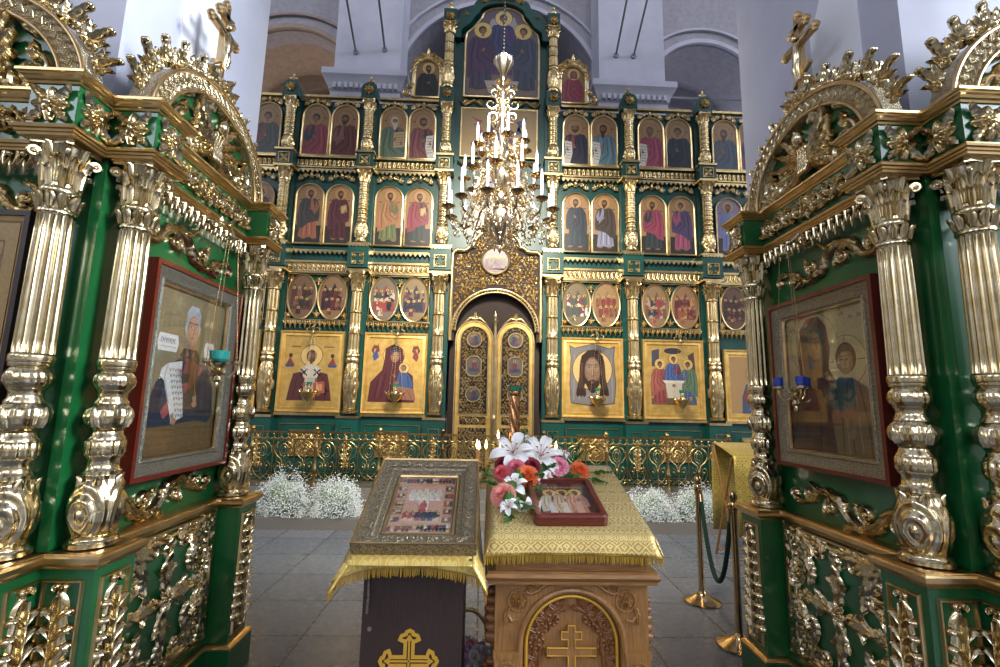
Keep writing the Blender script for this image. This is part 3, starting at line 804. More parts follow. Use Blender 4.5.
# ================================================================ the icon screen
XC, YI = .166, 7.5
CX = [XC-.9-1.294*k for k in (3, 2, 1, 0)]+[XC+.9+1.294*k for k in (0, 1, 2, 3)]     # column axes
ZS = .43
ico = bpy.data.objects.new('iconostasis', None); COL.objects.link(ico); ico.location = (XC, YI, ZS)
tag(ico, 'tall green icon screen with gilded columns and doors across the whole back of the church', 'icon screen')
ico.matrix_world = T((0, 0, 0))
XL, XR = CX[0]-.75, CX[7]+.75
def P(x, y, z): return T((x, y, z)) @ M_ICON
# back boards
mb = MB(); 
mb.box(XL, XC-.9+.1, YI+.02, YI+.14, ZS, 6.66); mb.box(XC+.9-.1, XR, YI+.02, YI+.14, ZS, 6.66)
mb.box(XC-.9, XC+.9, YI+.02, YI+.14, 4.1, 8.0)
# shaped top of the middle bay
N = 16
top = [(-.98, 7.9), (.98, 7.9), (.98, 8.2), (.8, 8.24), (.68, 8.42), (.52, 8.5)]
top += [(.5*cos(pi*i/N), 8.52+.26*sin(pi*i/N)) for i in range(N+1)]+[(-.52, 8.5), (-.68, 8.42), (-.8, 8.24), (-.98, 8.2)]
mb.prism(top, -.14, -.02, P(XC, YI, 0))
mb.build('back_board', 'green_icono', ico, 30)
# raised shaped rim of the top
rim = [(-.98, 7.9), (-.98, 8.2), (-.8, 8.24), (-.68, 8.42), (-.52, 8.5)]+[(-.5*cos(pi*i/N), 8.52+.26*sin(pi*i/N)) for i in range(N+1)]+[(.52, 8.5), (.68, 8.42), (.8, 8.24), (.98, 8.2), (.98, 7.9)]
inn = [(.72, 7.9), (.7, 8.06), (.56, 8.18), (.46, 8.34)]+[(.4*cos(pi*i/N), 8.4+.2*sin(pi*i/N)) for i in range(N+1)]+[(-.46, 8.34), (-.56, 8.18), (-.7, 8.06), (-.72, 7.9)]
mb = MB(); mb.prism(rim+inn, -.02, .1, P(XC, YI, 0)); tr = mb.build('crown_arch', 'green_icono', ico, 30)
mb = MB(); M = P(XC, YI-.1, 0)
for x, z in ((-.62, 8.36), (-.78, 8.2), (.62, 8.36), (.78, 8.2), (-.88, 8.05), (.88, 8.05)): rosette(mb, M @ T((x, z-.02, 0)), .038, .03, 6, 1)
for s in (1, -1):
    for k in range(4): lobe_leaf(mb, M @ SC(s, 1, 1), (.02+.1*k, 8.74-.03*k*k*.5), -.5+1.5*(k % 2), .17, .06, .05, .6, 3, 3)
    curl(mb, M @ SC(s, 1, 1), (.16, 8.7), .07, 0, 1.3, 1, .02, .05)
rosette(mb, M @ T((0, 8.72, 0)), .09, .05)
mb.build('crown_carving', 'gold_icono', tr, 60)

# columns of three tiers
def ico_column(name, h, r, kind):
    mb = MB()
    if kind == 'base':
        fl = lambda t, z, q: (-.012*abs(cos(6*t))**.7 if z > h*.40 and abs(z/h-.56) > .01 and abs(z/h-.71) > .01 else 0)
        mb.lathe([(r, h*.39), (r*1.18, h*.395), (r*1.18, h*.41), (r, h*.415), (r, h*.55), (r*1.1, h*.555), (r*1.1, h*.565), (r, h*.57), (r*.97, h*.7), (r*1.08, h*.705), (r*1.08, h*.715), (r*.97, h*.72), (r*.94, h*.87)], 48, None, fl, sub=4)
    else:
        tw = lambda t, z, q: .013*cos(4*t+z*38)*cos(4*t-z*38)
        mb.lathe([(r*.95, h*.3), (r*1.0, h*.5), (r*.95, h*.83)], 40, None, tw, sub=24)
    c = mb.build('column', 'gold_icono', ico, 50)
    mb = MB()
    def emb(t, z, q):
        a = ((t*4/(2*pi)) % 1)-.5; k = h*.38 if kind == 'base' else h*.3
        d = sqrt((a*2.3)**2+((z-k*.5)/(k*.42))**2); return (.007*cos(d*16) if d < 1.1 else .004*cos(t*20)*cos(z*90))
    k = h*.38 if kind == 'base' else h*.3
    mb.lathe([(r*1.25, 0), (r*1.3, .01), (r*1.3, .03), (r*1.05, .045), (r*1.05, .06), (r*1.25, .07)], 28)
    mb.lathe([(r*1.05, .06), (r*1.2, k*.25), (r*1.35, k*.5), (r*1.25, k*.75), (r*1.0, k*.92)], 56, None, emb, sub=7)
    mb.lathe([(r*1.0, k*.9), (r*1.22, k*.93), (r*1.22, k*.98), (r*1.0, k*1.02)], 28)
    mb.build('column_base', 'gold_icono', c, 50)
    mb = MB()
    z0 = h*.87 if kind == 'base' else h*.83
    mb.lathe([(r*.95, z0-.03), (r*1.15, z0-.02), (r*1.15, z0-.005), (r*.95, z0)], 24)
    capital(mb, z0, h, r*.95, r*1.3, 6, None, 20)
    mb.build('capital', 'gold_icono', c, 50)
    return c
YC = YI-.1
for kind, z, h, r in (('base', 1.436, 2.2, .085), ('twist', 4.13, 1.25, .075), ('twist', 5.665, .94, .07)):
    proto = None
    for i, x in enumerate(CX):
        if proto is None: c = proto = ico_column('column', h, r, kind)
        else: c = copy_tree(proto, None, None, ico)
        c.location = (x, YC, z)
proto = None
for x in (XC-.9, XC+.9):
    c = proto = ico_column('column', 1.22, .075, 'base') if proto is None else copy_tree(proto, None, None, ico)
    c.location = (x, YC, 6.9)
# projecting green blocks behind and between the columns
for i, x in enumerate(CX):
    mb = MB()
    mb.box(x-.17, x+.17, YI-.2, YI+.02, ZS, 1.36); mb.box(x-.15, x+.15, YI-.02, YI+.02, 1.4, 3.64)
    mb.box(x-.165, x+.165, YI-.21, YI+.02, 3.7, 4.1); mb.box(x-.14, x+.14, YI-.19, YI+.02, 5.38, 5.65)
    mb.box(x-.13, x+.13, YI-.02, YI+.02, 4.1, 5.4); mb.box(x-.13, x+.13, YI-.02, YI+.02, 5.6, 6.64)
    if i in (3, 4): mb.box(x-.13, x+.13, YI-.19, YI+.02, 6.62, 6.88); mb.box(x-.1, x+.1, YI-.02, YI+.02, 6.88, 8.1); mb.box(x-.11, x+.11, YI-.16, YI+.02, 8.12, 8.4)
    else: mb.prism([(-.13, 6.62), (.13, 6.62), (.13, 6.8), (.11, 6.86), (.06, 6.89), (-.06, 6.89), (-.11, 6.86), (-.13, 6.8)], -.02, .19, P(x, YI, 0))
    b = mb.build('pier_block', 'green_icono', ico, 30)
    for z in (1.36, 3.64, 4.07, 5.36, 5.64):
        mb = MB()
        e = .175 if z < 4.2 else .155
        mb.box(x-e, x+e, YI-.215, YI+.0, z, z+.035); mb.build('gilded_ledge', 'gold_icono', b, 20)
    mb = MB(); M = P(x, YI-.212, 3.84); rect_mold(mb, M, .2, .2, .016, .02)
    for k in range(4): curl(mb, M @ RZ(k*pi/2), (.05, .05), .036, 0, 1.2, 1, .012, .02, False)
    mb.build('square_ornament', 'gold_icono', b, 60); mb = MB()
    for k in range(6): mb.lathe([(.026, 0), (.026, .01)], 8, P(x-.14+.056*k, YI-.215, 4.06))
    mb.build('scalloped_edge', 'gold_icono', b, 40); mb = MB()
    M = P(x, YI-.192, 5.51); rect_mold(mb, M, .18, .18, .014, .02)
    for k in range(4): lobe_leaf(mb, M @ RZ(k*pi/2+.785), (0, 0), 0, .1, .035, .02, 0, 3, 3)
    mb.build('cross_ornament', 'gold_icono', b, 60); mb = MB()
    rosette(mb, P(x, YI-.2, 6.76), .085, .04, 8); mb.build('rosette', 'gold_icono', b, 60); mb = MB()
    if i not in (3, 4):
        mb.box(x-.012, x+.012, YI-.12, YI-.09, 6.88, 7.04); mb.box(x-.05, x+.05, YI-.12, YI-.09, 6.96, 6.985)
        for d in ((-.05, 6.972), (.05, 6.972), (0, 7.04), (0, 6.9)): mb.blob((x+d[0], YI-.105, d[1]), .022, None, 8)
    else:
        rosette(mb, P(x, YI-.17, 8.24), .08, .04); mb.blob((x, YI-.1, 8.44), (.06, .06, .07), None, 10); mb.blob((x, YI-.1, 8.54), .03, None, 8)
    mb.build('finial', 'gold_icono', b, 60); mb = MB()
    M = P(x, YI-.202, .9); rect_mold(mb, M, .17, .66, .012, .01); acanthus_tall(mb, M @ T((0, -.25, 0)), .5, .06, .012, 5)
    mb.build('leaf_panel', 'gold_icono', b, 60)
# bay by bay: bands, scallops, spandrels, base panels
bays = [(CX[i]+.15, CX[i+1]-.15) for i in (0, 1, 2, 4, 5, 6)]+[(XL, CX[0]-.15), (CX[7]+.15, XR)]
for (a, b) in bays:
    w = b-a; c = (a+b)/2
    for k_, (d0, z0_, z1_) in enumerate(((.035, 3.66, 3.80), (.08, 1.39, 1.43), (.05, 3.63, 3.66), (.06, 3.80, 3.835), (.06, 5.42, 5.445), (.06, 5.60, 5.63), (.06, 6.69, 6.73), (.02, 2.86, 2.885))):
        mb = MB(); mb.box(a, b, YI-d0, YI+.02, z0_, z1_)
        if k_ == 0: bd = mb.build('gilded_band', 'gold_icono', ico, 0)
        else: mb.build('ledge', 'gold_icono', bd, 0)
    mb = MB(); m2 = MB(); m3 = MB(); m4 = MB(); m5 = MB()
    n = max(2, int(w/.075)); q = w/n
    for i in range(n):
        x = a+q*(i+.5)
        M = P(x, YI-.036, 3.73)       # plaited band
        strip(mb, M, [(-q*.45, -.05), (-q*.2, .04), (0, .0), (q*.2, -.04), (q*.45, .05)], [.014]*5, [.011]*5, PROF5)
        mb.blob((0, .055, .0), (.013, .013, .006), M, 6); mb.blob((0, -.055, 0), (.013, .013, .006), M, 6)
        M = P(x, YI-.02, 5.52)
        strip(m2, M, [(-q*.5, -.05), (-q*.2, .05), (q*.1, -.05), (q*.4, .05)], [.014]*4, [.014]*4)
        strip(m2, M, [(-q*.5, .05), (-q*.2, -.05), (q*.1, .05), (q*.4, -.05)], [.012]*4, [.010]*4)
        for z, s, m_ in ((3.99, 1.0, m3), (5.375, .9, m4)):                      # scalloped edge
            M = P(x, YI-.03, z)
            m_.prism([(-q/2, .03), (q/2, .03), (q/2, .012), (q*.3, -.01*s), (0, -.045*s), (-q*.3, -.01*s), (-q/2, .012)], 0, .02, M)
        M = P(x, YI-.03, 2.8)                                       # pendants above the big icons
        strip(m5, M, [(-q*.45, .05), (-q*.4, .02), (0, -.01), (q*.4, .02), (q*.45, .05)], [.008]*5, [.02]*5)
        strip(m5, M, [(0, .06), (0, -.02), (0, -.07)], [.012, .016, .003], [.025, .025, .01])
    for m_, nm in ((mb, 'plaited_carving'), (m2, 'lattice_carving'), (m3, 'scalloped_edge'), (m4, 'scalloped_edge'), (m5, 'pendant_edge')): m_.build(nm, 'gold_icono', bd, 60)
    for z in (5.285, 6.625):                                        # scrolls above the arched icons
        for k in range(2 if w > .8 else 1):
            cc = a+w*(.25+.5*k) if w > .8 else c
            M = P(cc, YI-.02, z); mb = MB()
            rosette(mb, M @ T((0, .0, 0)), .045, .018, 6, 1)
            lobe_leaf(mb, M, (0, 0), pi/2, .07, .03, .016, 0, 3, 3)
            for s in (1, -1):
                K = M @ SC(s, 1, 1)
                curl(mb, K, (.1, -.0), .04, pi, 1.3, -1, .013, .012, True); curl(mb, K, (.19, -.03), .035, pi/2, 1.2, 1, .012, .012, True)
                lobe_leaf(mb, K, (.13, -.03), -.6, .1, .03, .014, .6, 3, 3)
            mb.build('scroll_ornament', 'gold_icono', bd, 60)
    if w > .8:
        mb = MB(); sp = None      # carved spandrels round the oval pictures
        M = P(c, YI-.005, 3.245)
        rect_mold(mb, M, .97, .76, .02, .025); sp = mb.build('spandrel_molding', 'gold_icono', ico, 30)
        for x, y, s in ((0, .29, .05), (0, -.29, .05), (-.43, .31, .045), (.43, .31, .045), (-.43, -.31, .045), (.43, -.31, .045)):
            K = M @ T((x, y, 0)); mb = MB()
            rosette(mb, K, s, .016, 6, 1)
            for k in range(3): lobe_leaf(mb, K, (0, 0), (-pi/2 if y > 0 else pi/2)+(k-1)*.9, s*2.0, s*.5, .016, (k-1)*.4, 3, 3)
            mb.build('spandrel_carving', 'gold_icono', sp, 60)
        mb = MB(); M = P(c, YI-.03, .9); mb.box(a+.02, b-.02, YI-.03, YI+.02, ZS, 1.39)
        pn = mb.build('base_panel', 'green_icono', ico, 30)
        mb = MB(); rect_mold(mb, M, .84, .74, .014, .012); M2 = P(c, YI-.035, 1.0)
        mb.box(c-.24, c+.24, YI-.04, YI-.03, .78, 1.17)
        rect_mold(mb, P(c, YI-.04, .98), .5, .4, .02, .02)
        rinceau(mb, P(c-.22, YI-.042, 1.05), .44, .1, 4, .012, .02); rinceau(mb, P(c-.22, YI-.042, .9), .44, .1, 4, .012, .02)
        mb.build('panel_carving', 'gold_icono', pn, 60)
# royal doors -----------------------------------------------------------------
mb = MB(); ra = .70
out = [(-.72, 2.6), (-.72, 4.02), (-.66, 4.08), (-.5, 4.08), (-.44, 4.14)]+[(-.38*cos(pi*i/N), 4.16+.28*sin(pi*i/N)) for i in range(N+1)]+[(.44, 4.14), (.5, 4.08), (.66, 4.08), (.72, 4.02), (.72, 2.6)]
inr = [(.655*cos(pi*i/24), 2.76+.65*sin(pi*i/24)) for i in range(25)]
mb.prism(out+[(.655, 2.6)]+inr+[(-.655, 2.6)], -.02, .02, P(XC, YI, 0))
dp = mb.build('door_arch', 'dark_void', ico, 30)
mb = MB(); M = P(XC, YI-.02, 0)
mb.tube([(x, z, .03) for x, z in out], .035, 8, M); mb.tube([(x, z, .03) for x, z in [(.69*cos(pi*i/24), 2.76+.685*sin(pi*i/24)) for i in range(25)]], .022, 8, M)
mb.tube([(x, z, .03) for x, z in [(.64*cos(pi*i/24), 2.76+.635*sin(pi*i/24)) for i in range(25)]], .016, 8, M)
for i in range(40):
    a = pi*(i+.5)/40; mb.blob((.665*cos(a), 2.76+.66*sin(a), .05), .016, M, 6)
mb.build('arch_molding', 'gold_icono', dp, 50)
def in_arch(x, y):
    if y < 2.8 or sqrt(x*x+(y-2.76)**2) < .74 or abs(x) > .66: return False
    if sqrt(x*x+(y-3.92)**2) < .235: return False
    return y < 4.04 or (abs(x) < .36 and y < 4.16+.2*sqrt(max(0, 1-(x/.36)**2)))
mb = MB(); foliage_fill(mb, M, in_arch, (-.68, .68, 2.8, 4.42), .064, 5, .012); mb.build('arch_carving', 'gold_icono', dp, 60)
mb = MB(); mb.box(XC-.72, XC+.72, YI+.1, YI+.14, ZS, 3.5); mb.build('door_curtain', 'dark_void', ico, 30)
# two leaves
def leaf_out(w, zb, zt, n=14, e=0):
    r = w/2-e
    return [(-r, zb), (r, zb)]+[(r*cos(pi*i/n), zt-w/2+r*sin(pi*i/n)) for i in range(n+1)]
for s in (-1, 1):
    c = XC+s*.325; W = .61
    mb = MB(); M = P(c, YI-.0, 0)
    mb.prism(leaf_out(W, ZS+.02, 2.93), -.02, .03, M)
    d = mb.build('royal_door', 'gold_leaf', ico, 30)
    mb = MB(); M = P(c, YI-.03, 0)
    mb.prism(leaf_out(.43, 1.46, 2.83), 0, .006, M); mb.prism([(-.215, .62), (.215, .62), (.215, 1.25), (-.215, 1.25)], 0, .006, M); mb.prism([(-.2, 1.3), (.2, 1.3), (.2, 1.42), (-.2, 1.42)], 0, .006, M)
    mb.build('door_field', 'dark_void', d, 30)
    mb = MB(); M = P(c, YI-.036, 0)
    medal = ((2.62, .115, .115), (2.2, .115, .155), (1.76, .115, .115))
    def ins(x, y):
        if y < 1.47 or abs(x) > .195: return False
        if y > 2.6 and sqrt(x*x+(y-2.615)**2) > .195: return False
        return all((x/(a+.02))**2+((y-z)/(b+.02))**2 > 1 for z, a, b in medal)
    foliage_fill(mb, M, ins, (-.2, .2, 1.48, 2.82), .05, 11+s, .009)
    foliage_fill(mb, M, lambda x, y: True, (-.19, .19, .65, 1.24), .058, 31+s, .01)
    rinceau(mb, M @ T((-.18, 1.36, 0)), .36, .08, 4, .01, .018)
    frame_mold(mb, leaf_out(.43, 1.46, 2.83), [(-.008, 0), (0, .018), (.01, .018), (.016, 0)], M)
    frame_mold(mb, leaf_out(W, ZS+.02, 2.93), [(-.03, 0), (-.02, .018), (-.004, .018), (0, 0)], P(c, YI-.03, 0))
    for k in (-1, 0, 1): lobe_leaf(mb, P(c, YI-.03, 0), (0, 2.93), pi/2+k*.75, .16-.03*abs(k), .045, .03, k*.8, 4, 3)
    for k in (1, -1): strip(mb, P(c, YI-.03, 0) @ SC(k, 1, 1), [(0, 2.95), (.08, 2.97), (.16, 2.9), (.22, 2.84)], [.02, .024, .018, .008], [.03]*4)
    mb.build('door_carving', 'gold_icono', d, 60)
    for j, (z, a, b) in enumerate(medal):
        p = Paint(.0006); ol = oval_outline(a*1.9, b*1.9) if j != 1 else [(x*.95, y*.95) for x, y in ((-.115, -.1), (-.06, -.155), (.06, -.155), (.115, -.1), (.115, .1), (.06, .155), (-.06, .155), (-.115, .1))]
        p.poly(ol, '7c6a58'); p.rect = (-.075, .075, -.085, .1)
        p.poly([(-.1, -.1), (.1, -.1), (.1, -.03), (-.1, -.03)], '3a4468')
        saint(p, -.012*s, -.1, .2, ('7c2c34', '2c3c6c', '6c2a2c')[j], ('2c4470', '8c3440', '34506c')[j], '3a2418', 1, True, None, s)
        if j != 1: saint(p, .035*s, -.1, .17, '3c4c74', '8a5a34', '3a2418', 1, True, None, -s)
        o = add_painting(d, p, ol, 'medallion', .02); o.matrix_basis = P(c, YI-.05, z)
        mb = MB(); frame_mold(mb, ol, [(-.004, 0), (0, .018), (.012, .018), (.018, 0), (.018, -.02), (-.004, -.02)], P(c, YI-.05, z)); mb.build('medallion_rim', 'gold_icono', d, 40)
mb = MB(); mb.lathe([(.03, ZS+.02), (.03, 1.35), (.036, 1.37), (.036, 1.42), (.026, 1.44)]+[(.024+.006*(k % 2), 1.46+k*.03) for k in range(48)]+[(.03, 2.9), (.04, 2.93), (.02, 2.97), (.03, 3.0), (.012, 3.05), (.002, 3.09)], 12, T((XC, YI-.05, 0)))
mb.build('door_staff', 'gold_icono', ico, 40)
# frames of the middle bay: scroll strips between the upper panels
for z in (6.72, 5.62):
    mb = MB()
    for s in (1, -1):
        K = P(XC, YI-.02, z) @ SC(s, 1, 1)
        curl(mb, K, (.35, 0), .05, 0, 1.3, 1, .016, .03); curl(mb, K, (.58, 0), .045, pi, 1.3, -1, .015, .03)
        strip(mb, K, [(.3, -.05), (.45, .05), (.6, -.05), (.7, .02)], [.018]*4, [.03]*4)
    rosette(mb, P(XC, YI-.02, z), .09, .04)
    mb.build('middle_scroll', 'gold_icono', ico, 60)

# ---------------------------------------------------------------- pictures
G_OV, G_T2, G_T3 = 'oval feast pictures over the big icons', 'standing figures of the middle tier', 'prophets of the upper tier'
def arched(label, x, z, w, h, robe, cloak, group, **kw):
    p = Paint(); ol = arch_outline(w, h)
    p.poly([(a*.99, b) for a, b in ol], kw.pop('bg', 'a87c40'))
    p.rect = (-w/2+.01, w/2-.01, .012, h)
    low = kw.pop('low', None)
    if low: p.poly([(-w/2, .0), (w/2, 0), (w/2, h*.3), (-w/2, h*.3)], low)
    kw.setdefault('halo', 'bc8c44' if group == G_T2 else 'a88040')
    k = kw.pop('scale', .9); y0 = kw.pop('y0', .06)
    for sx in (-1, 1): p.line([(sx*w*.3, h*.74), (sx*w*.38, h*.74)], .02, '6c3c1c')
    saint(p, kw.pop('dx', 0), y0*h, h*k, robe, cloak, **kw)
    return icon_thing('icon', label, 'icon', x, YI-.015, z, ol, p, group=group)
b0, b1, b2, b3, b4, b5 = [(CX[i]+CX[i+1])/2 for i in (0, 1, 2, 4, 5, 6)]
# middle tier, standing: low dark ground
D = '38302c'
for lab, x, robe, cloak, kw in (
    ('arched icon of a dark blue robed figure half hidden by the left icon case', b0+.25, '3a3c58', '2c3048', dict(side=1)),
    ('arched icon of a standing figure in dark slate cloak over orange tunic, middle tier', b1-.242, 'a85c30', '4a4844', dict(side=1, walk=.6)),
    ('arched icon of a standing figure in plum robe holding an open book, middle tier', b1+.242, '54242c', '5c2a34', dict(side=1, item='book')),
    ('arched icon of a standing figure in ochre cloak with olive sleeve, middle tier', b2-.242, '6c7444', 'a8703c', dict(side=1, walk=.5)),
    ('arched icon of a standing figure in crimson cloak just left of the chandelier', b2+.242, '34403c', '8c2438', dict(side=1, item='book', walk=.4)),
    ('arched icon of a standing figure in blue-black cloak with bare feet, right of the chandelier', b3-.242, '2c3844', '2a3440', dict(side=-1, walk=.7)),
    ('arched icon of a standing figure in grey-brown cloak over pale lavender tunic, middle tier', b3+.242, '8c8ca8', '4c423c', dict(side=-1, walk=.3)),
    ('arched icon of a standing figure in raspberry cloak over dark sleeves, middle tier', b4-.242, '3c4448', '9c2c4c', dict(side=-1, walk=.5)),
    ('arched icon of a standing figure with joined hands in violet cloak over pink', b4+.242, 'a8446c', '54406c', dict(side=-1, beard=0)),
    ('arched icon of a pale blue-violet robed figure beside the right icon case', b5-.242, '6878b8', '7c84c0', dict(side=-1, bg='8c7ca4')),
    ('arched icon of a dim figure hidden behind the right icon case, middle tier', b5+.242, '4c3c38', '5c4440', dict(side=-1))):
    arched(lab, x, 4.135, .43, 1.0, robe, cloak, G_T2, low=D, y0=.07, scale=.86, **kw)
for lab, x, robe, cloak, kw in (
    ('arched icon of a figure in grey and wine-red robes, outermost left of the upper tier', b0+.25, '7a2c34', '4a4a44', dict(side=-1, beard=0)),
    ('arched icon of a youth in scarlet cloak over teal tunic, upper tier', b1-.242, '1c4448', '9c2430', dict(side=-1, beard=0)),
    ('arched icon of a bearded man in rust-brown cloak with white sash, upper tier', b1+.242, '8a5c48', '6c2c24', dict(side=-1, beard=2)),
    ('arched icon of a white-bearded man in green cloak holding a tan tablet, upper tier', b2-.242, '5c1c34', '5c7458', dict(side=1, hair='c8bcb0', beard=3, item='tablet')),
    ('arched icon of a dark-haired man in rose-grey robe reading a pale scroll, upper tier', b2+.242, '3a3434', '7c3c40', dict(side=1, item='scroll', beard=1)),
    ('arched icon of a crowned man in red and navy holding a white scroll', b3-.242, '8a2434', '2c2c40', dict(side=-1, item='scroll', crown='a87c34', beard=1)),
    ('arched icon of a long-bearded man in pale blue robe with a white scroll, upper tier', b3+.242, '6c8ca0', '5c8090', dict(side=-1, item='scroll', beard=3)),
    ('arched icon of a grey-bearded man in magenta robe with a slanting white scroll, upper tier', b4-.242, '982848', 'a02c50', dict(side=-1, item='scroll', beard=2, hair='6c5448')),
    ('arched icon of a beardless young man in dark navy robe, upper tier', b4+.242, '2c3a4c', '26303e', dict(side=-1, beard=0)),
    ('arched icon of a long-bearded man in blue-grey cloak, near the right pier', b5-.242, '5c5a54', '3c5068', dict(side=-1, beard=3)),
    ('arched icon of a dim figure in purple-red cut by the right pier, upper tier', b5+.242, '4a3440', '84305c', dict(side=-1, beard=2))):
    arched(lab, x, 5.665, .43, .9, robe, cloak, G_T3, y0=-.42, scale=1.28, dx=0, head_k=1.0, **kw)
# ovals: many small figures
def crowd(p, w, h, seed, cols, bg2):
    r = random.Random(seed)
    p.poly([(-w*.4, h*.02), (-w*.3, h*.3), (-w*.1, h*.1), (w*.05, h*.34), (w*.2, h*.12), (w*.36, h*.24), (w*.4, -h*.3), (-w*.4, -h*.3)], bg2)
    for k in range(10):
        row = k//4; x = (-.3+.2*(k % 4)+.1*(row % 2))*w; y = (.1-.23*row)*h+r.uniform(-.02, .02)*h
        if (x/(w*.42))**2+(y/(h*.44))**2 > 1: continue
        saint(p, x, y-.16*h, h*.27, r.choice(cols), r.choice(cols), '3a2418', r.choice((0, 1, 2)), True, None, r.choice((-1, 1)))
for lab, x, bg, bg2, cols, seed in (
    ('oval picture half hidden behind the left icon case column', b0+.24, '6a5038', '5c4434', ['6c2c2c', '3a3444', '8a6444'], 1),
    ('oval picture of a crowded gathering on a brown ground, over the bishop icon', b1-.24, '7c5c3c', '58402c', ['6c2a28', '3a3c34', '8a5c40', '4a3020'], 2),
    ('oval picture with a dark slanting bed among small figures, over the bishop icon', b1+.24, '8a6844', '3c2428', ['64242c', '8c5c3c', '343444'], 3),
    ('oval picture of a procession before red columns, over the mother and child', b2-.24, '7c6c58', '8c3430', ['c8b8a0', '2c2c38', 'a02c2c', '3c4c44'], 4),
    ('oval picture with a dark blue cave and canopy, over the mother and child', b2+.24, '8c7448', '2a3044', ['283040', '6c2c44', '8a6a44'], 5),
    ('oval picture with a white standing figure above bowed ones, over the bearded face icon', b3-.24, '7a6a4c', '565044', ['d0ccc4', '7c2c34', '4c5c54'], 6),
    ('oval picture of red robed figures round a small hill, over the bearded face icon', b3+.24, 'a07c4c', '8c6c40', ['8c2c2c', '8a5a34', '6c3c30'], 7),
    ('oval picture of a dark figure before a pale crowd, over the three table guests', b4-.24, '94744c', '74543c', ['b89c88', '9c2c38', '3c4448'], 8),
    ('oval picture with an orange aureole and seated ring of figures, over the three table guests', b4+.24, 'a07444', '7c2c2c', ['a05428', '6c242c', 'c89450'], 9),
    ('oval picture with reddish figures in a dark cave, over the young man in blue', b5-.24, '6c4a34', '402828', ['74302c', '4c3028', '8c5440'], 10)):
    p = Paint(); ol = oval_outline(.43, .7); p.poly([(a*.99, b*.99) for a, b in ol], bg)
    p.rect = (-.18, .18, -.28, .3); crowd(p, .43, .7, seed, cols, bg2)
    icon_thing('oval_icon', lab, 'icon', x, YI-.02, 3.245, ol, p, [(-.008, 0), (0, .016), (.014, .02), (.026, .01), (.026, -.014), (-.008, -.014)], group=G_OV)
# big square icons of the lowest tier
BIGP = [(-.055, .004), (-.05, .018), (-.01, .012), (0, .03), (.022, .034), (.03, .02), (.03, -.02), (-.055, -.02)]
def big(label, x, z, w, h, draw):
    p = Paint(.0006); ol = [(-w/2, 0), (w/2, 0), (w/2, h), (-w/2, h)]
    gt = thing('icon', label, 'icon', P(x, YI-.05, z), 'big gold ground icons of the lowest tier')
    p.rect = (-w/2+.02, w/2-.02, .02, h-.02); draw(p, w, h)
    add = add_painting(gt, p, ol)
    # gold ground
    mb = MB(); mb.prism([(-w/2+.01, .01), (w/2-.01, .01), (w/2-.01, h-.01), (-w/2+.01, h-.01)], .0, .0011); 
    mb.build('gold_ground', 'gold_leaf', gt, 0)
    mb = MB(); frame_mold(mb, ol, BIGP); mb.build('frame', 'gold_leaf', gt, 30)
    return gt
def d_bishop(p, w, h):
    p.h = .0016
    c = 'd6aa50'
    head(p, 0, h*.69, .088, '5c4438', 1, 'dcb45c', 0, None, True, skin='7c5034')
    p.poly([(-.1, .6), (-.26, .56), (-.3, .4), (-.34, .15), (.34, .15), (.3, .4), (.26, .56), (.1, .6), (.05, .66), (-.05, .66)], '5c2c2c')
    folds(p, [[(-.2, .5), (-.24, .18)], [(.2, .5), (.25, .18)], [(-.12, .45), (-.14, .18)]], '3c1c1c', .012)
    p.poly([(-.16, .63), (-.07, .7), (.07, .7), (.16, .63), (.1, .5), (.0, .46), (-.1, .5)], 'c8c0b4')
    p.poly([(-.08, .5), (.08, .5), (.1, .15), (-.1, .15)], 'b8a89c')
    for x in (-.1, .1):
        for k in (1, -1): p.line([(x-.05, .58-k*.05), (x+.05, .58+k*.05)], .022, '1c1818')
    p.line([(.2, .3), (.3, .3)], .02, '1c1818'); p.line([(.25, .36), (.25, .24)], .02, '1c1818')
    p.poly([(.05, .42), (.22, .45), (.24, .27), (.07, .24)], 'a84428'); p.poly([(.1, .39), (.19, .41), (.2, .31), (.11, .29)], 'c8844c')
    hand(p, -.09, .38, .028, 1.4); hand(p, .14, .24, .026, 1.5)
    for s in (-1, 1):
        p.poly([(s*.26, .7), (s*.33, .82), (s*.38, .7)], '8c2c2c'); p.poly([(s*.25, .7), (s*.4, .7), (s*.38, .66), (s*.27, .66)], '34507c'); p.ell(s*.32, .84, .03, .035, '5c3824', 10)
    p.line([(-.32, .98), (-.18, .98)], .018, '8c4a2c'); p.line([(.18, .98), (.34, .98)], .018, '8c4a2c')
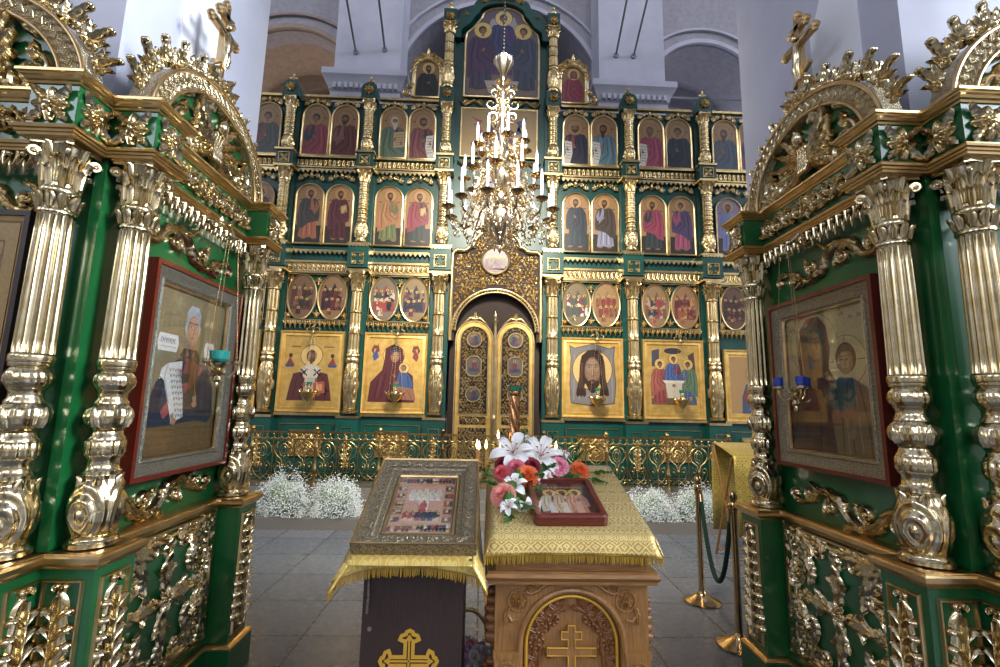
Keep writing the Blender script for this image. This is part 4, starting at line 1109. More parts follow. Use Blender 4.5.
def d_mother(p, w, h):
    p.h = .0016
    p.ell(-.03, .87, .17, .17, '8a5c28', 28); p.ell(-.03, .87, .162, .162, 'dcb45c', 28)
    p.poly([(-.16, .98), (-.03, 1.05), (.1, .98), (.13, .85), (.1, .7), (.28, .56), (.32, .15), (-.4, .15), (-.37, .45), (-.2, .64), (-.17, .8)], '5a2028')
    folds(p, [[(-.25, .5), (-.3, .2)], [(-.14, .6), (-.2, .2)], [(-.05, .4), (-.1, .18)]], '3a141c', .014); folds(p, [[(-.2, .55), (-.26, .22)], [(.2, .4), (.24, .2)]], '78343c', .01)
    p.ell(-.01, .86, .068, .095, '9c6c48', 20); p.ell(0, .87, .045, .06, 'b4845c', 16)
    p.poly([(-.07, .86), (-.08, .94), (-.02, .975), (.06, .94), (.07, .86), (.04, .925), (-.03, .93)], '2c5064')
    for s in (-.03, .03): p.line([(s-.012, .875), (s+.014, .875)], .01, '2a1810')
    p.line([(.0, .87), (.012, .83), (-.004, .825)], .006, '5c3420'); p.line([(-.015, .80), (.015, .80)], .008, '8c4030')
    p.ell(.14, .68, .085, .085, '8a5c28', 22); p.ell(.14, .68, .078, .078, 'dcb45c', 22)
    p.poly([(.07, .62), (.2, .6), (.3, .44), (.26, .3), (.02, .28), (.02, .44)], '34548c'); p.poly([(.02, .4), (.3, .36), (.34, .18), (.0, .2)], '9c6448')
    folds(p, [[(.1, .58), (.08, .42)], [(.2, .56), (.22, .4)]], '20345c', .01); folds(p, [[(.08, .36), (.2, .2)], [(.2, .34), (.28, .2)]], '6c4030', .01)
    p.ell(.13, .68, .046, .052, '5a3820', 16); p.ell(.125, .67, .036, .042, '9c6c48', 16)
    for s in (-.014, .014): p.line([(.122+s-.006, .675), (.122+s+.006, .675)], .007, '2a1810')
    hand(p, .02, .44, .03, .3); hand(p, -.0, .55, .022, 2.4); hand(p, .2, .32, .024, .8)
    p.line([(-.04, .98), (-.04, 1.0)], .01, 'd8b860'); p.line([(-.03, 1.01), (-.03, .985)], .008, 'd8b860')
    for s in (-1, 1):
        p.poly([(s*.3, .98), (s*.36, .86), (s*.33, .78), (s*.26, .84)], '34508c' if s < 0 else '8c3040'); p.poly([(s*.33, 1.06), (s*.38, .95), (s*.34, .88)], '7c2c2c'); p.poly([(s*.28, 1.06), (s*.25, .94), (s*.3, .9)], '7c2c2c'); p.ell(s*.31, 1.0, .026, .03, '6c4428', 10)
def d_face(p, w, h):
    p.h = .0016
    q = [(-.36, 1.1), (-.28, 1.06), (0, 1.13), (.28, 1.06), (.36, 1.1), (.34, .9), (.37, .5), (.34, .2), (0, .16), (-.34, .2), (-.36, .5), (-.34, .9)]
    p.poly(q, '7c7878')
    p.line(q+[q[0]], .01, '4a4448')
    for a in (-.28, -.2, .22, .3): p.line([(a, .95), (a*1.06, .25)], .012, '9a9494')
    p.ell(0, .72, .32, .32, '5c4028', 36); p.ell(0, .72, .31, .31, 'd2ac5c', 36)
    p.poly([(-.2, .8), (-.17, .94), (-.08, 1.02), (0, 1.035), (.08, 1.02), (.17, .94), (.2, .8), (.21, .6), (.25, .4), (.24, .32), (.15, .33), (.12, .5), (-.12, .5), (-.15, .33), (-.24, .32), (-.25, .4), (-.21, .6)], '38241c')
    for s in (-1, 1):
        for x in (.13, .18, .23): p.poly([(s*x-.02, .42), (s*x+.02, .42), (s*x+.03, .33), (s*x, .29), (s*x-.03, .33)], '38241c')
        for k in range(3): p.line([(s*(.19-.02*k), .86-.02*k), (s*(.2-.015*k), .6), (s*(.21-.03*k), .42)], .007, '6a4a34')
    p.ell(0, .7, .125, .22, '7c5c44', 28); p.ell(0, .76, .1, .13, '94745a', 24); p.ell(0, .62, .06, .1, '8a684e', 20)
    p.poly([(-.12, .62), (-.11, .5), (-.06, .4), (-.02, .36), (.02, .36), (.06, .4), (.11, .5), (.12, .62), (.07, .54), (0, .57), (-.07, .54)], '3a261c')
    p.poly([(-.04, .525), (0, .54), (.04, .525), (0, .505)], '7c4436')
    for s in (-1, 1):
        ex = s*.055
        p.poly([(ex-.035, .75), (ex, .768), (ex+.035, .75), (ex, .738)], 'd8c8b0'); p.ell(ex, .752, .013, .014, '1c1410', 10)
        p.line([(ex-.042, .79), (ex, .805), (ex+.042, .788)], .011, '2c1c14'); p.line([(ex-.035, .752), (ex, .77), (ex+.035, .752)], .006, '2c1c14')
        p.ell(s*.07, .64, .03, .05, '87664c', 14)
    p.line([(.008, .77), (.016, .63), (-.004, .615), (-.018, .63)], .01, '503828'); p.poly([(-.006, .78), (.006, .78), (.012, .64), (-.008, .64)], 'a8886a')
def d_guests(p, w, h):
    p.h = .0016
    p.poly([(-.36, .2), (.36, .2), (.36, .3), (-.36, .3)], '6c5434')
    p.poly([(-.34, 1.05), (-.22, 1.08), (-.22, .8), (-.34, .8)], '4c4c5c'); p.poly([(.24, .98), (.34, 1.04), (.36, .7), (.28, .75)], '5c4038'); p.ell(0, 1.05, .14, .05, '3a3c44', 16)
    saint(p, -.22, .2, .7, '8c3434', 'a04c38', '4a2c1c', 0, True, None, 1); saint(p, .24, .2, .7, '3c5c8c', '5c7c5c', '4a2c1c', 0, True, None, -1); saint(p, 0, .32, .66, '7c2430', '34589c', '4a2c1c', 0, True, None, 1)
    p.poly([(-.14, .56), (.14, .56), (.1, .3), (-.1, .3)], 'c8bca8'); p.ell(0, .5, .03, .025, '8c5c30', 12); p.poly([(-.18, .58), (.18, .58), (.15, .54), (-.15, .54)], 'dcd0bc')
def d_youth(p, w, h):
    p.h = .0016
    p.poly([(-w*.42, .1), (w*.42, .1), (w*.42, h*.92), (-w*.42, h*.92)], 'b88c48')
    p.rect = (-w*.42, w*.42, .1, h-.05); saint(p, .06, -.5, 1.35, '8a3c30', '3c5c8c', '3c2818', 0, False, None, -1, 0, None, None, 'cc9c4c')
def d_dim(p, w, h):
    p.h = .0016; saint(p, .05, -.4, 1.3, '5c2c28', '3a4450', '3c2818', 2, False)
big('gold ground icon of a bishop with dark crosses on a white stole', b1, 1.464, .93, 1.2, d_bishop)
big('gold ground icon of a veiled mother in maroon with a child in blue', b2, 1.464, .93, 1.2, d_mother)
big('gold ground icon of a long-haired bearded face on a grey cloth', b3, 1.464, .93, 1.2, d_face)
big('gold ground icon of three haloed figures at a white table', b4, 1.464, .93, 1.2, d_guests)
big('gold ground icon of a young man in blue and red, beside the right column', b5, 1.45, .9, 1.08, d_youth)
big('gold ground icon mostly hidden behind the left icon case', b0, 1.464, .93, 1.2, d_dim)
# upper middle panels
def panel(name, label, x, z, ol, bg, draw, rect, prof=ROUND):
    p = Paint(.0006); p.poly([(a*.99, b) for a, b in ol], bg); p.rect = rect; draw(p)
    return icon_thing(name, label, 'icon', x, YI-.02, z, ol, p, prof, group=None)
w = 1.28
def d_top(p):
    p.poly([(-.6, .02), (.6, .02), (.6, .35), (-.6, .4)], '7c6858'); p.poly([(-.3, 1.2), (-.2, 1.5), (.2, 1.55), (.34, 1.2), (.2, .9), (-.2, .9)], 'a8a0a0')
    saint(p, 0, .38, 1.25, '4c2c6c', '2c3468', '3a2418', 0, True, None, 1, 0, None, None, 'd8c070')
    saint(p, -.36, .1, 1.28, '3c3450', '4a2c54', '3a2418', 0, True, None, 1, 0, None, None, 'd8b850'); saint(p, .38, .1, 1.28, '2c3450', '34405c', '3a2418', 0, True, None, -1, 0, None, None, 'd8b850')
    p.poly([(-.3, .3), (.3, .3), (.22, .06), (-.22, .06)], 'b8a898')
topo = [(-.64, 0), (.64, 0), (.64, 1.05), (.62, 1.2), (.5, 1.32), (.4, 1.46)]+[(.36*cos(pi*i/12), 1.52+.2*sin(pi*i/12)) for i in range(13)]+[(-.4, 1.46), (-.5, 1.32), (-.62, 1.2), (-.64, 1.05)]
panel('icon', 'large arched picture of three dark robed haloed figures crowning the icon screen', XC+.015, 6.85, topo, '6c5c64', d_top, (-.6, .6, .02, 1.7))
def d_mid(p):
    for s, c in ((-1, '9c2c4c'), (1, '34507c')):
        p.poly([(s*.5, .76), (s*.36, .62), (s*.44, .58), (s*.3, .5), (s*.4, .44), (s*.24, .4), (s*.34, .56), (s*.28, .66), (s*.38, .68)], c)
    p.poly([(-.2, .02), (-.24, .4), (-.1, .66), (0, .74), (.1, .66), (.24, .4), (.2, .02)], '5c2038'); head(p, 0, .62, .075, '5c2038', 0, 'd8b050', 0, '5c2038')
panel('icon', 'wide gold picture with winged figures behind the top of the chandelier', XC-.01, 5.74, [(-.64, 0), (.64, 0), (.64, .87), (-.64, .87)], 'a88848', d_mid, (-.6, .6, .02, .85), [(-.012, 0), (0, .015), (.015, .015), (.02, 0), (.02, -.01), (-.012, -.01)])
def d_king(p):
    saint(p, 0, .05, .95, '5c2430', '2c3c64', '3a2418', 1, True, 'book', 1)
panel('icon', 'arched picture of an enthroned figure hidden behind the chandelier candles', XC, 4.5, arch_outline(.8, 1.02), '9a6c34', d_king, (-.38, .38, .02, 1.0))
p = Paint(.0006); ol = oval_outline(.42, .42); p.poly([(a*.99, b*.99) for a, b in ol], '8c6c64')
p.rect = (-.17, .17, -.15, .15); p.poly([(-.2, -.2), (.2, -.2), (.2, -.02), (-.2, -.02)], '6c2c34')
for k in range(6): saint(p, -.125+.05*k, -.14, .21, ('8c2c34', '34507c', 'a05c44')[k % 3], ('3c4c6c', '9c3440', '4c6c5c')[k % 3], '3a2418', 1, True, None, 1 if k < 3 else -1)
icon_thing('round_icon', 'round picture of a crowded supper above the gilded doors', 'icon', XC-.02, YI-.05, 3.92, ol, p, [(-.008, 0), (0, .02), (.016, .026), (.03, .012), (.03, -.03), (-.008, -.03)])
for s, lab, robe, cloak in ((-1, 'small arched icon of a man in black robe on top of the screen', '2c2c34', '24242c'), (1, 'small arched icon of a figure in red veil and robe on top of the screen', '8c1c30', '941f34')):
    p = Paint(.0006); ol = arch_outline(.42, .68); p.poly([(a*.99, b) for a, b in ol], '94703c'); p.rect = (-.2, .2, .01, .67)
    saint(p, 0, -.3, .92, robe, cloak, '3a2c24', 2 if s < 0 else 0, False, None, 1, 0, '8c1c30' if s > 0 else None)
    x = XC+s*1.257
    t = icon_thing('crest_icon', lab, 'icon', x, YI-.03, 6.79, ol, p, group='small arched icons on top of the screen')
    mb = MB(); M = T((0, 0, 0))
    mb.prism([(-.26, -.05), (.26, -.05), (.26, .72), (.1, .84), (-.1, .84), (-.26, .72)], -.05, -.015)
    mb.build('backing', 'gold_dark', t, 30)
    mb = MB()
    for f in (1, -1):
        K = SC(f, 1, 1)
        for k in range(7):
            a = -.25+k*.32; q = (.24*cos(min(a, 1.6)) if a > 0 else .25, .42+.3*sin(a) if a > 0 else .42+a*.9)
            curl(mb, K @ T((q[0]+.02, q[1], 0)), (0, 0), .045, a, 1.2, 1, .014, .03, True)
        curl(mb, K, (.34*1, .05), .07, pi/2, 1.4, -1, .02, .035) if f == s else None
        curl(mb, K, (.3, .18), .05, pi/2, 1.3, 1, .016, .035)
    mb.tube([(x_*1.16, z_*1.06, -.005) for x_, z_ in ol[1:]+[ol[0]]], .03, 8, M)
    for k in (-1, 0, 1): lobe_leaf(mb, M, (0, .72), pi/2+k*.7, .2-.05*abs(k), .05, .035, k*.6, 4, 3)
    mb.build('scroll_frame', 'gold_icono', t, 60)
# ================================================================ the building
mb = MB(); mb.box(-8, 8, -3, 9.2, -.1, 0); struct(mb.build('floor', 'granite_tiles', None, 0))
mb = MB(); mb.box(-8, 8, 6.35, 9.2, 0, .14); mb.box(-8, 8, 6.72, 9.2, .14, .29); mb.box(-8, 8, 6.85, 9.2, .29, .43)
struct(mb.build('floor_step', 'granite_step', None, 0))
# front piers
def pier(name, x0, x1, y0, y1, chamfer_x, s):
    mb = MB(); mb.box(x0, x1, y0, y1, 0, 10.5)
    o = struct(mb.build(name, 'white_plaster', None, 0))
    return o
pier('pillar_left', -4.3, -1.8, 2.13, 3.47, -1.8, 1)
pier('pillar_right', 2.0, 4.5, 2.01, 3.4, 2.0, -1)
for nm, x, s, y0, ya, z0 in (('trim_1', -1.8, 1, 2.51, 2.86, 3.0), ('trim_2', 2.0, -1, 2.24, 2.6, 3.0)):
    mb = MB(); y1 = ya
    poly = [(y0, z0), (y1, z0), (y1, 4.35), (y1-.12, 4.6), (y0, 4.6)]
    M = Matrix(((0, 0, s, x), (1, 0, 0, 0), (0, 1, 0, 0), (0, 0, 0, 1)))
    mb.prism(poly if s > 0 else [(y0, z0), (y1, z0), (y1, 3.9), (y1-.17, 4.2), (y0, 4.2)], 0, .012, M); struct(mb.build(nm, 'white_panel', None, 0))
# back wall with three arches
def arch_wall(name, y0, y1, x0, x1, zt, ops, mat):
    """wall slab with round arched openings (cx, r, zspring, zfloor)"""
    mb = MB(); xs = x0
    for cx, r, zs, zf in ops:
        mb.box(xs, cx-r, y0, y1, 0, zt); n = 24
        if zf > 0: mb.box(cx-r, cx+r, y0, y1, 0, zf)
        pts = [(cx+r*cos(pi-pi*i/n), zs+r*sin(pi-pi*i/n)) for i in range(n+1)]
        for a, b in zip(pts, pts[1:]):
            mb.prism([a, b, (b[0], zt), (a[0], zt)], -y1, -y0, Matrix(((1, 0, 0, 0), (0, 0, -1, 0), (0, 1, 0, 0), (0, 0, 0, 1))))
        xs = cx+r
    mb.box(xs, x1, y0, y1, 0, zt)
    return struct(mb.build(name, mat, None, 20))
OPS = [(XC-4.3, 1.42, 7.85, 6.0), (XC, 2.12, 7.95, 6.0), (XC+4.35, 1.2, 8.15, 6.0)]
arch_wall('wall_back', 9.0, 9.4, -8, 8, 12.5, OPS, 'grey_plaster')
# inner stepped rings and barrel vaults behind the openings
for k, (cx, r, zs, zf) in enumerate(OPS):
    mat = ('beige_plaster', 'grey_plaster', 'grey_plaster')[k]
    arch_wall('wall_back_inner', 10.4, 10.8, cx-r-.1, cx+r+.1, 12.0, [(cx+(.35 if k == 0 else 0), r*.72, zs+.1, 6.0)], mat)
    mb = MB(); n = 24
    P0 = [(cx+r*cos(pi*i/n), zs+r*sin(pi*i/n)) for i in range(n+1)]; P1 = [(cx+(r+.15)*cos(pi*i/n), zs+(r+.15)*sin(pi*i/n)) for i in range(n+1)]
    mb.prism([(cx+r, 5)]+P0+[(cx-r, 5), (cx-r-.15, 5)]+P1[::-1]+[(cx+r+.15, 5)], -10.4, -9.4, Matrix(((1, 0, 0, 0), (0, 0, -1, 0), (0, 1, 0, 0), (0, 0, 0, 1))))
    struct(mb.build('ceiling_vault', mat, None, 20))
    mb = MB(); mb.box(cx-r, cx+r, 11.6, 11.7, 5, 10.5); struct(mb.build('wall_apse', mat, None, 0))
    mb = MB()
    for rr, w, y in ((r, .09, 8.98), (r+.3, .05, 8.98)):
        A = [(cx+(rr+w)*cos(pi*i/n), zs+(rr+w)*sin(pi*i/n)) for i in range(n+1)]; B = [(cx+rr*cos(pi*i/n), zs+rr*sin(pi*i/n)) for i in range(n+1)]
        mb.prism(A+B[::-1], -9.05, -8.94, Matrix(((1, 0, 0, 0), (0, 0, -1, 0), (0, 1, 0, 0), (0, 0, 0, 1))))
    struct(mb.build('trim_%d' % (3+k), 'white_plaster' if k else 'beige_plaster', None, 30))
    if k != 1:
        mb = MB(); mb.box(cx-r, cx+r, 10.36, 10.42, zs+.12, zs+.2); struct(mb.build('trim_%d' % (6+k), mat, None, 0))
        mb = MB(); R2 = r*.8
        A = [(cx+R2*cos(pi*i/n), zs-.75+R2*sin(pi*i/n)) for i in range(n+1)]; B = [(cx+(R2-.5)*cos(pi*i/n), zs-.75+(R2-.5)*sin(pi*i/n)) for i in range(n+1)]
        mb.prism(A+B[::-1], -10.38, -10.2, Matrix(((1, 0, 0, 0), (0, 0, -1, 0), (0, 1, 0, 0), (0, 0, 0, 1))))
        struct(mb.build('trim_%d' % (9+k), 'dark_blue_paint', None, 30))
mb = MB(); mb.box(-8, 8, 9.4, 12, 12.0, 12.2); mb.box(-8, 8, 8.0, 9.1, 12.5, 12.6); struct(mb.build('ceiling', 'grey_plaster', None, 0))
# pilasters on the back wall
for k, (x0, x1) in enumerate(((XC-3.18, XC-1.92), (XC+1.94, XC+3.24))):
    mb = MB(); mb.box(x0, x1, 8.35, 9.0, 0, 12.4); struct(mb.build('pillar_back', 'white_plaster', None, 0))
    mb = MB(); pr = [(0, 7.3), (.03, 7.3), (.03, 7.42), (.06, 7.46), (.06, 7.5), (.14, 7.66), (.17, 7.7), (.17, 7.82), (0, 7.86)]
    mb.molding([(x1, 9.0), (x1, 8.35), (x0, 8.35), (x0, 9.0)][::-1], [(-.02, z) if o == 0 else (o, z) for o, z in pr])
    for i in range(12): mb.box(x0+.03+(x1-x0)/12*i, x0+.09+(x1-x0)/12*i, 8.24, 8.35, 7.46, 7.56)
    struct(mb.build('trim_%d' % (13+k), 'white_plaster', None, 30))
# slanting tie rods on the pilasters
for a, b, lab in (((-2.62, 8.35, 8.27), (-2.62, 6.3, 9.5), 'outer steel stay rod on the left back pilaster'), ((-2.07, 8.35, 8.35), (-2.04, 6.3, 9.6), 'inner steel stay rod on the left back pilaster'),
                  ((2.44, 8.35, 8.45), (2.42, 6.3, 9.75), 'inner steel stay rod on the right back pilaster'), ((2.79, 8.35, 8.45), (2.82, 6.3, 9.75), 'outer steel stay rod on the right back pilaster')):
    mb = MB(); mb.tube([a, b], .02, 8); mb.lathe([(.05, 0), (.05, .03)], 12, T(a) @ RX(pi/2)); tag(mb.build('stay_rod', 'rod_steel'), lab, 'rod', 'stay rods on the back pilasters')
mb = MB(); mb.tube([(XC+3.1, 9.1, 8.15), (XC+5.6, 9.1, 8.15)], .02, 8); tag(mb.build('tie_rod', 'rod_steel'), 'thin horizontal tie rod across the right vault opening', 'rod')

# ---------------------------------------------------------------- altar railing
YR = 6.92
posts = [-3.21, -2.325, -1.44, -.555, .885, 1.785, 2.67, 3.57]
def rail_post(parent, x):
    mb = MB(); mb.lathe([(.03, ZS), (.03, ZS+.03), (.02, ZS+.05), (.02, .62), (.03, .64), (.03, .68), (.02, .7), (.02, .93), (.03, .95), (.03, .98), (.02, 1.0), (.02, 1.15), (.034, 1.165), (.034, 1.185), (.016, 1.2), (.03, 1.22), (.022, 1.245), (.003, 1.26)], 12, T((x, 0, 0)))
    mb.build('post', 'gold_dark', parent, 40)
def rail_section(x0, x1, label, gate=False):
    t = thing('railing_section', label, 'railing', T((x0, YR, 0)), 'gilded altar railing sections')
    W = x1-x0
    rail_post(t, 0)
    if abs(x1+.555) < .01 or abs(x1-3.57) < .01 or gate: rail_post(t, W)
    z1 = 1.17
    for z, h in ((.50, .025), (z1, .022), (1.07, .014)):
        mb = MB(); mb.box(.0, W, -.014, .014, z-h/2, z+h/2); mb.build('rail', 'gold_dark', t, 0)
    n = 3 if not gate else 5; w = W/n
    for i in range(1, n):
        mb = MB(); mb.box(w*i-.007, w*i+.007, -.008, .008, .5, 1.07); mb.build('baluster', 'gold_dark', t, 0)
    mb = MB()
    C = lambda cx, cz, rx, rz, a0=0, a1=2*pi, k=16: [(cx+rx*cos(a0+(a1-a0)*i/k), 0, cz+rz*sin(a0+(a1-a0)*i/k)) for i in range(k+1)]
    m = n*3
    for i in range(m): mb.tube(C(W/m*(i+.5), 1.12, W/m*.52, .042), .0065, 5)
    for i in range(n):
        c = w*(i+.5)
        mb.tube(C(c, .9, w*.44, .15, 0, pi), .007, 5)
        mb.tube(C(c, .92, w*.2, .085), .0065, 5); mb.tube(C(c, .92, w*.1, .05), .005, 5)
        for s in (1, -1):
            mb.tube([(c+s*w*x, 0, z) for x, z in ((.0, .53), (.3, .6), (.42, .7), (.3, .77), (.14, .74), (.16, .67), (.26, .68))], .007, 5)
            mb.tube([(c+s*w*x, 0, z) for x, z in ((.0, .68), (.1, .8), (.28, .84), (.42, .9), (.44, .98), (.34, 1.0), (.3, .95))], .007, 5)
            mb.tube([(c+s*w*x, 0, z) for x, z in ((.0, .6), (.12, .57), (.3, .53), (.42, .56))], .006, 5)
            mb.blob((c+s*w*.24, 0, .7), .02, None, 6); mb.blob((c+s*w*.4, 0, .58), .018, None, 6)
        mb.blob((c, 0, .7), (.018, .012, .04), None, 8); mb.blob((c, 0, 1.0), (.03, .012, .022), None, 8); mb.tube([(c, 0, .5), (c, 0, .84)], .006, 5)
    mb.build('scrollwork', 'gold_dark', t, 50)
names = ['leftmost railing section by the left icon case, white blossoms before it', 'second railing section from the left, behind the white blossoms', 'railing section behind the grey framed icon on the dark lectern']
for i in range(3): rail_section(posts[i], posts[i+1], names[i])
rail_section(posts[3], posts[4], 'middle railing section before the gilded double doors', True)
names = ['railing section behind the bouquet, right of the gilded doors', 'railing section under the three guests icon, white blossoms before it', 'rightmost railing section behind the brocade covered folding stand']
for i in range(3): rail_section(posts[4+i], posts[5+i], names[i])

# ---------------------------------------------------------------- baby's breath
def gyp(x, y, z, rx, ry, rz, n, seed, label):
    r = random.Random(seed)
    t = thing('white_flower_bush', label, 'flowers', T((x, y, z)), 'white blossom bushes along the step')
    mb = MB(); mw = MB(); 
    for k in range(n):
        a = r.uniform(0, 2*pi); b = math.acos(r.uniform(-.15, 1)); q = r.uniform(.5, 1.0)**.7*(1+.14*r.random()**4)
        lump = 1+.2*sin(3*a+seed)*sin(2.6*b+seed)+.1*sin(7*a+2*seed)*sin(5*b)
        p = (rx*q*lump*sin(b)*cos(a), ry*q*lump*sin(b)*sin(a), max(.012, rz*.12+rz*.9*q*lump*cos(b)))
        s = r.uniform(.0045, .0095)
        mw.add([(p[0]+s, p[1], p[2]), (p[0]-s, p[1], p[2]), (p[0], p[1]+s, p[2]), (p[0], p[1]-s, p[2]), (p[0], p[1], p[2]+s), (p[0], p[1], p[2]-s)], [(0, 2, 4), (2, 1, 4), (1, 3, 4), (3, 0, 4), (2, 0, 5), (1, 2, 5), (3, 1, 5), (0, 3, 5)])
        if k % 9 == 0:
            m = (p[0]*.5+r.uniform(-.02, .02), p[1]*.5, p[2]*.45)
            mb.tube([(0, 0, .0), m, p], [.004, .003, .0015], 4)
    mb.blob((0, 0, rz*.4), (rx*.62, ry*.62, rz*.45), None, 12)
    mb.build('stems', 'stem_green', t, 40); mw.build('blossoms', 'gyp_white', t, 0)['kind'] = 'stuff'
gyp(-2.57, 6.53, .14, .37, .2, .5, 5200, 1, 'round white blossom bush nearest the left icon case')
gyp(-1.88, 6.52, .14, .36, .2, .46, 5200, 2, 'white blossom bush beside the grey framed icon on the left')
gyp(2.26, 6.53, .14, .34, .2, .38, 4600, 3, 'white blossom bush beside the pale brocade lectern cloth')
gyp(2.88, 6.52, .14, .34, .2, .42, 4600, 4, 'white blossom bush behind the brass barrier posts')

# ---------------------------------------------------------------- hanging lamps before the big icons
def bowl_lamp(x, label, zt=2.62):
    t = thing('hanging_oil_lamp', label, 'lamp', T((x, YI-.24, 1.72)), 'oil lamps hanging before the big icons')
    mb = MB(); mb.lathe([(.004, -.17), (.012, -.15), (.008, -.13), (.03, -.1), (.09, -.05), (.12, .0), (.135, .012), (.12, .02), (.06, .03), (.05, .05)], 28, None, lambda a, z, r: .006*cos(8*a)*(r > .03))
    for k in range(6): up_leaf(mb, k*pi/3, [(.11, -.01), (.13, .02), (.145, .045), (.14, .06)], .03, None, 3, .01)
    mb.build('bowl', 'gold_icono', t, 50)
    mb = MB(); mb.lathe([(.02, .03), (.03, .06), (.024, .1), (.04, .12)], 16); c = mb.build('cup', 'gold_icono', t, 40)
    mb = MB(); mb.lathe([(.03, .11), (.042, .14), (.044, .17), (.036, .172), (.03, .13)], 18); mb.build('glass', 'green_glass', t, 40)
    mb = MB()
    for k in range(3):
        a = k*2*pi/3+.5; p0 = Vector((.125*cos(a), .125*sin(a), .02)); p1 = Vector((.02*cos(a), .02*sin(a), zt-1.72))
        for i in range(26):
            q = p0.lerp(p1, (i+.5)/26); mb.blob(q, (.004, .004, .013), None, 4)
    mb.build('chain', 'gold_icono', t, 0)
    mb = MB(); z = zt-1.72; mb.lathe([(.045, z), (.05, z+.01), (.02, z+.03), (.012, z+.06), (.03, z+.1), (.004, z+.14)], 16)
    mb.tube([(0, 0, z+.1), (0, .1, z+.2), (0, .17, z+.2)], .012, 6)
    for s in (1, -1): mb.tube([(0, 0, z+.05), (s*.08, 0, z+.02), (s*.1, 0, z+.08), (s*.05, 0, z+.1)], .009, 6)
    mb.build('bracket', 'gold_icono', t, 40)
bowl_lamp(b1+.06, 'gilded oil lamp with green cup hanging before the bishop icon')
bowl_lamp(b2+.05, 'gilded oil lamp with green cup hanging before the mother and child icon')
bowl_lamp(b3+.04, 'gilded oil lamp with green cup hanging before the bearded face icon')
bowl_lamp(b4+.05, 'gilded oil lamp with green cup hanging before the three guests icon')

# small branch lamps of the side icon cases
def branch_lamp(x, y, z, ztop, s, glass, n, label):
    t = thing('hanging_oil_lamp', label, 'lamp', T((x, y, z)), 'small branched lamps of the icon cases'); k_ = 1.4 if n == 1 else 1.25
    mb = MB(); mb.lathe([(.003, -.075), (.01, -.065), (.006, -.05), (.016, -.04), (.01, -.025), (.026, -.01), (.014, .0), (.034, .016), (.036, .024), (.02, .03)], 20)
    for k in range(3):
        a = k*2*pi/3+.3
        mb.tube([(.01*cos(a), .01*sin(a), -.01), (.04*cos(a), .04*sin(a), -.025), (.06*cos(a), .06*sin(a), .0), (.062*cos(a), .062*sin(a), .02)], .006, 6)
        mb.lathe([(.005, .018), (.02, .024), (.022, .034)], 12, T((.062*cos(a), .062*sin(a), 0)))
    mb.build('lamp_body', 'gold_bright', t, 50, SC(k_))
    for k in range(n):
        a = k*2*pi/3+.3; mb = MB(); c = (.062*cos(a), .062*sin(a), 0) if n > 1 else (0, 0, 0)
        r = .02 if n > 1 else .034; mb.lathe([(r*.7, .03), (r, .04), (r*1.05, .072), (r*.9, .073), (r*.7, .05)], 16, T(c)); mb.build('glass', glass, t, 40, SC(k_))
    mb = MB()
    for k in range(3):
        a = k*2*pi/3+.3; p0 = Vector((.062*cos(a), .062*sin(a), .03))*k_; p1 = Vector((.03*cos(a), .03*sin(a), ztop-z))
        mb.tube([p0, p1], .0016, 5)
        for i in range(40): mb.blob(p0.lerp(p1, (i+.5)/40), (.002, .002, .007), None, 4)
    mb.build('chain', 'brass', t, 0)
    mb = MB(); Z = ztop-z; mb.lathe([(.034, Z-.004), (.036, Z+.004), (.012, Z+.012), (.006, Z+.03)], 14); d = -s
    mb.tube([(0, 0, Z+.02), (d*.01, 0, Z+.06), (d*.06, 0, Z+.08), (d*.12, 0, Z+.05), (d*.2, 0, Z+.06)], .007, 8)
    for k in range(4): lobe_leaf(mb, T((d*(.03+.04*k), 0, Z+.07)) @ M_ICON, (0, 0), .6+.7*k, .06, .018, .02, .7, 3, 3)
    mb.build('bracket', 'gold_bright', t, 50)
branch_lamp(-1.435, 2.62, 1.76, 2.5, 1, 'teal_glass', 1, 'small gilded lamp with a teal glass hanging before the portrait in a navy coat')
branch_lamp(1.66, 2.49, 1.69, 2.46, -1, 'blue_glass', 3, 'small gilded lamp with blue glasses hanging before the dark mother and child icon')
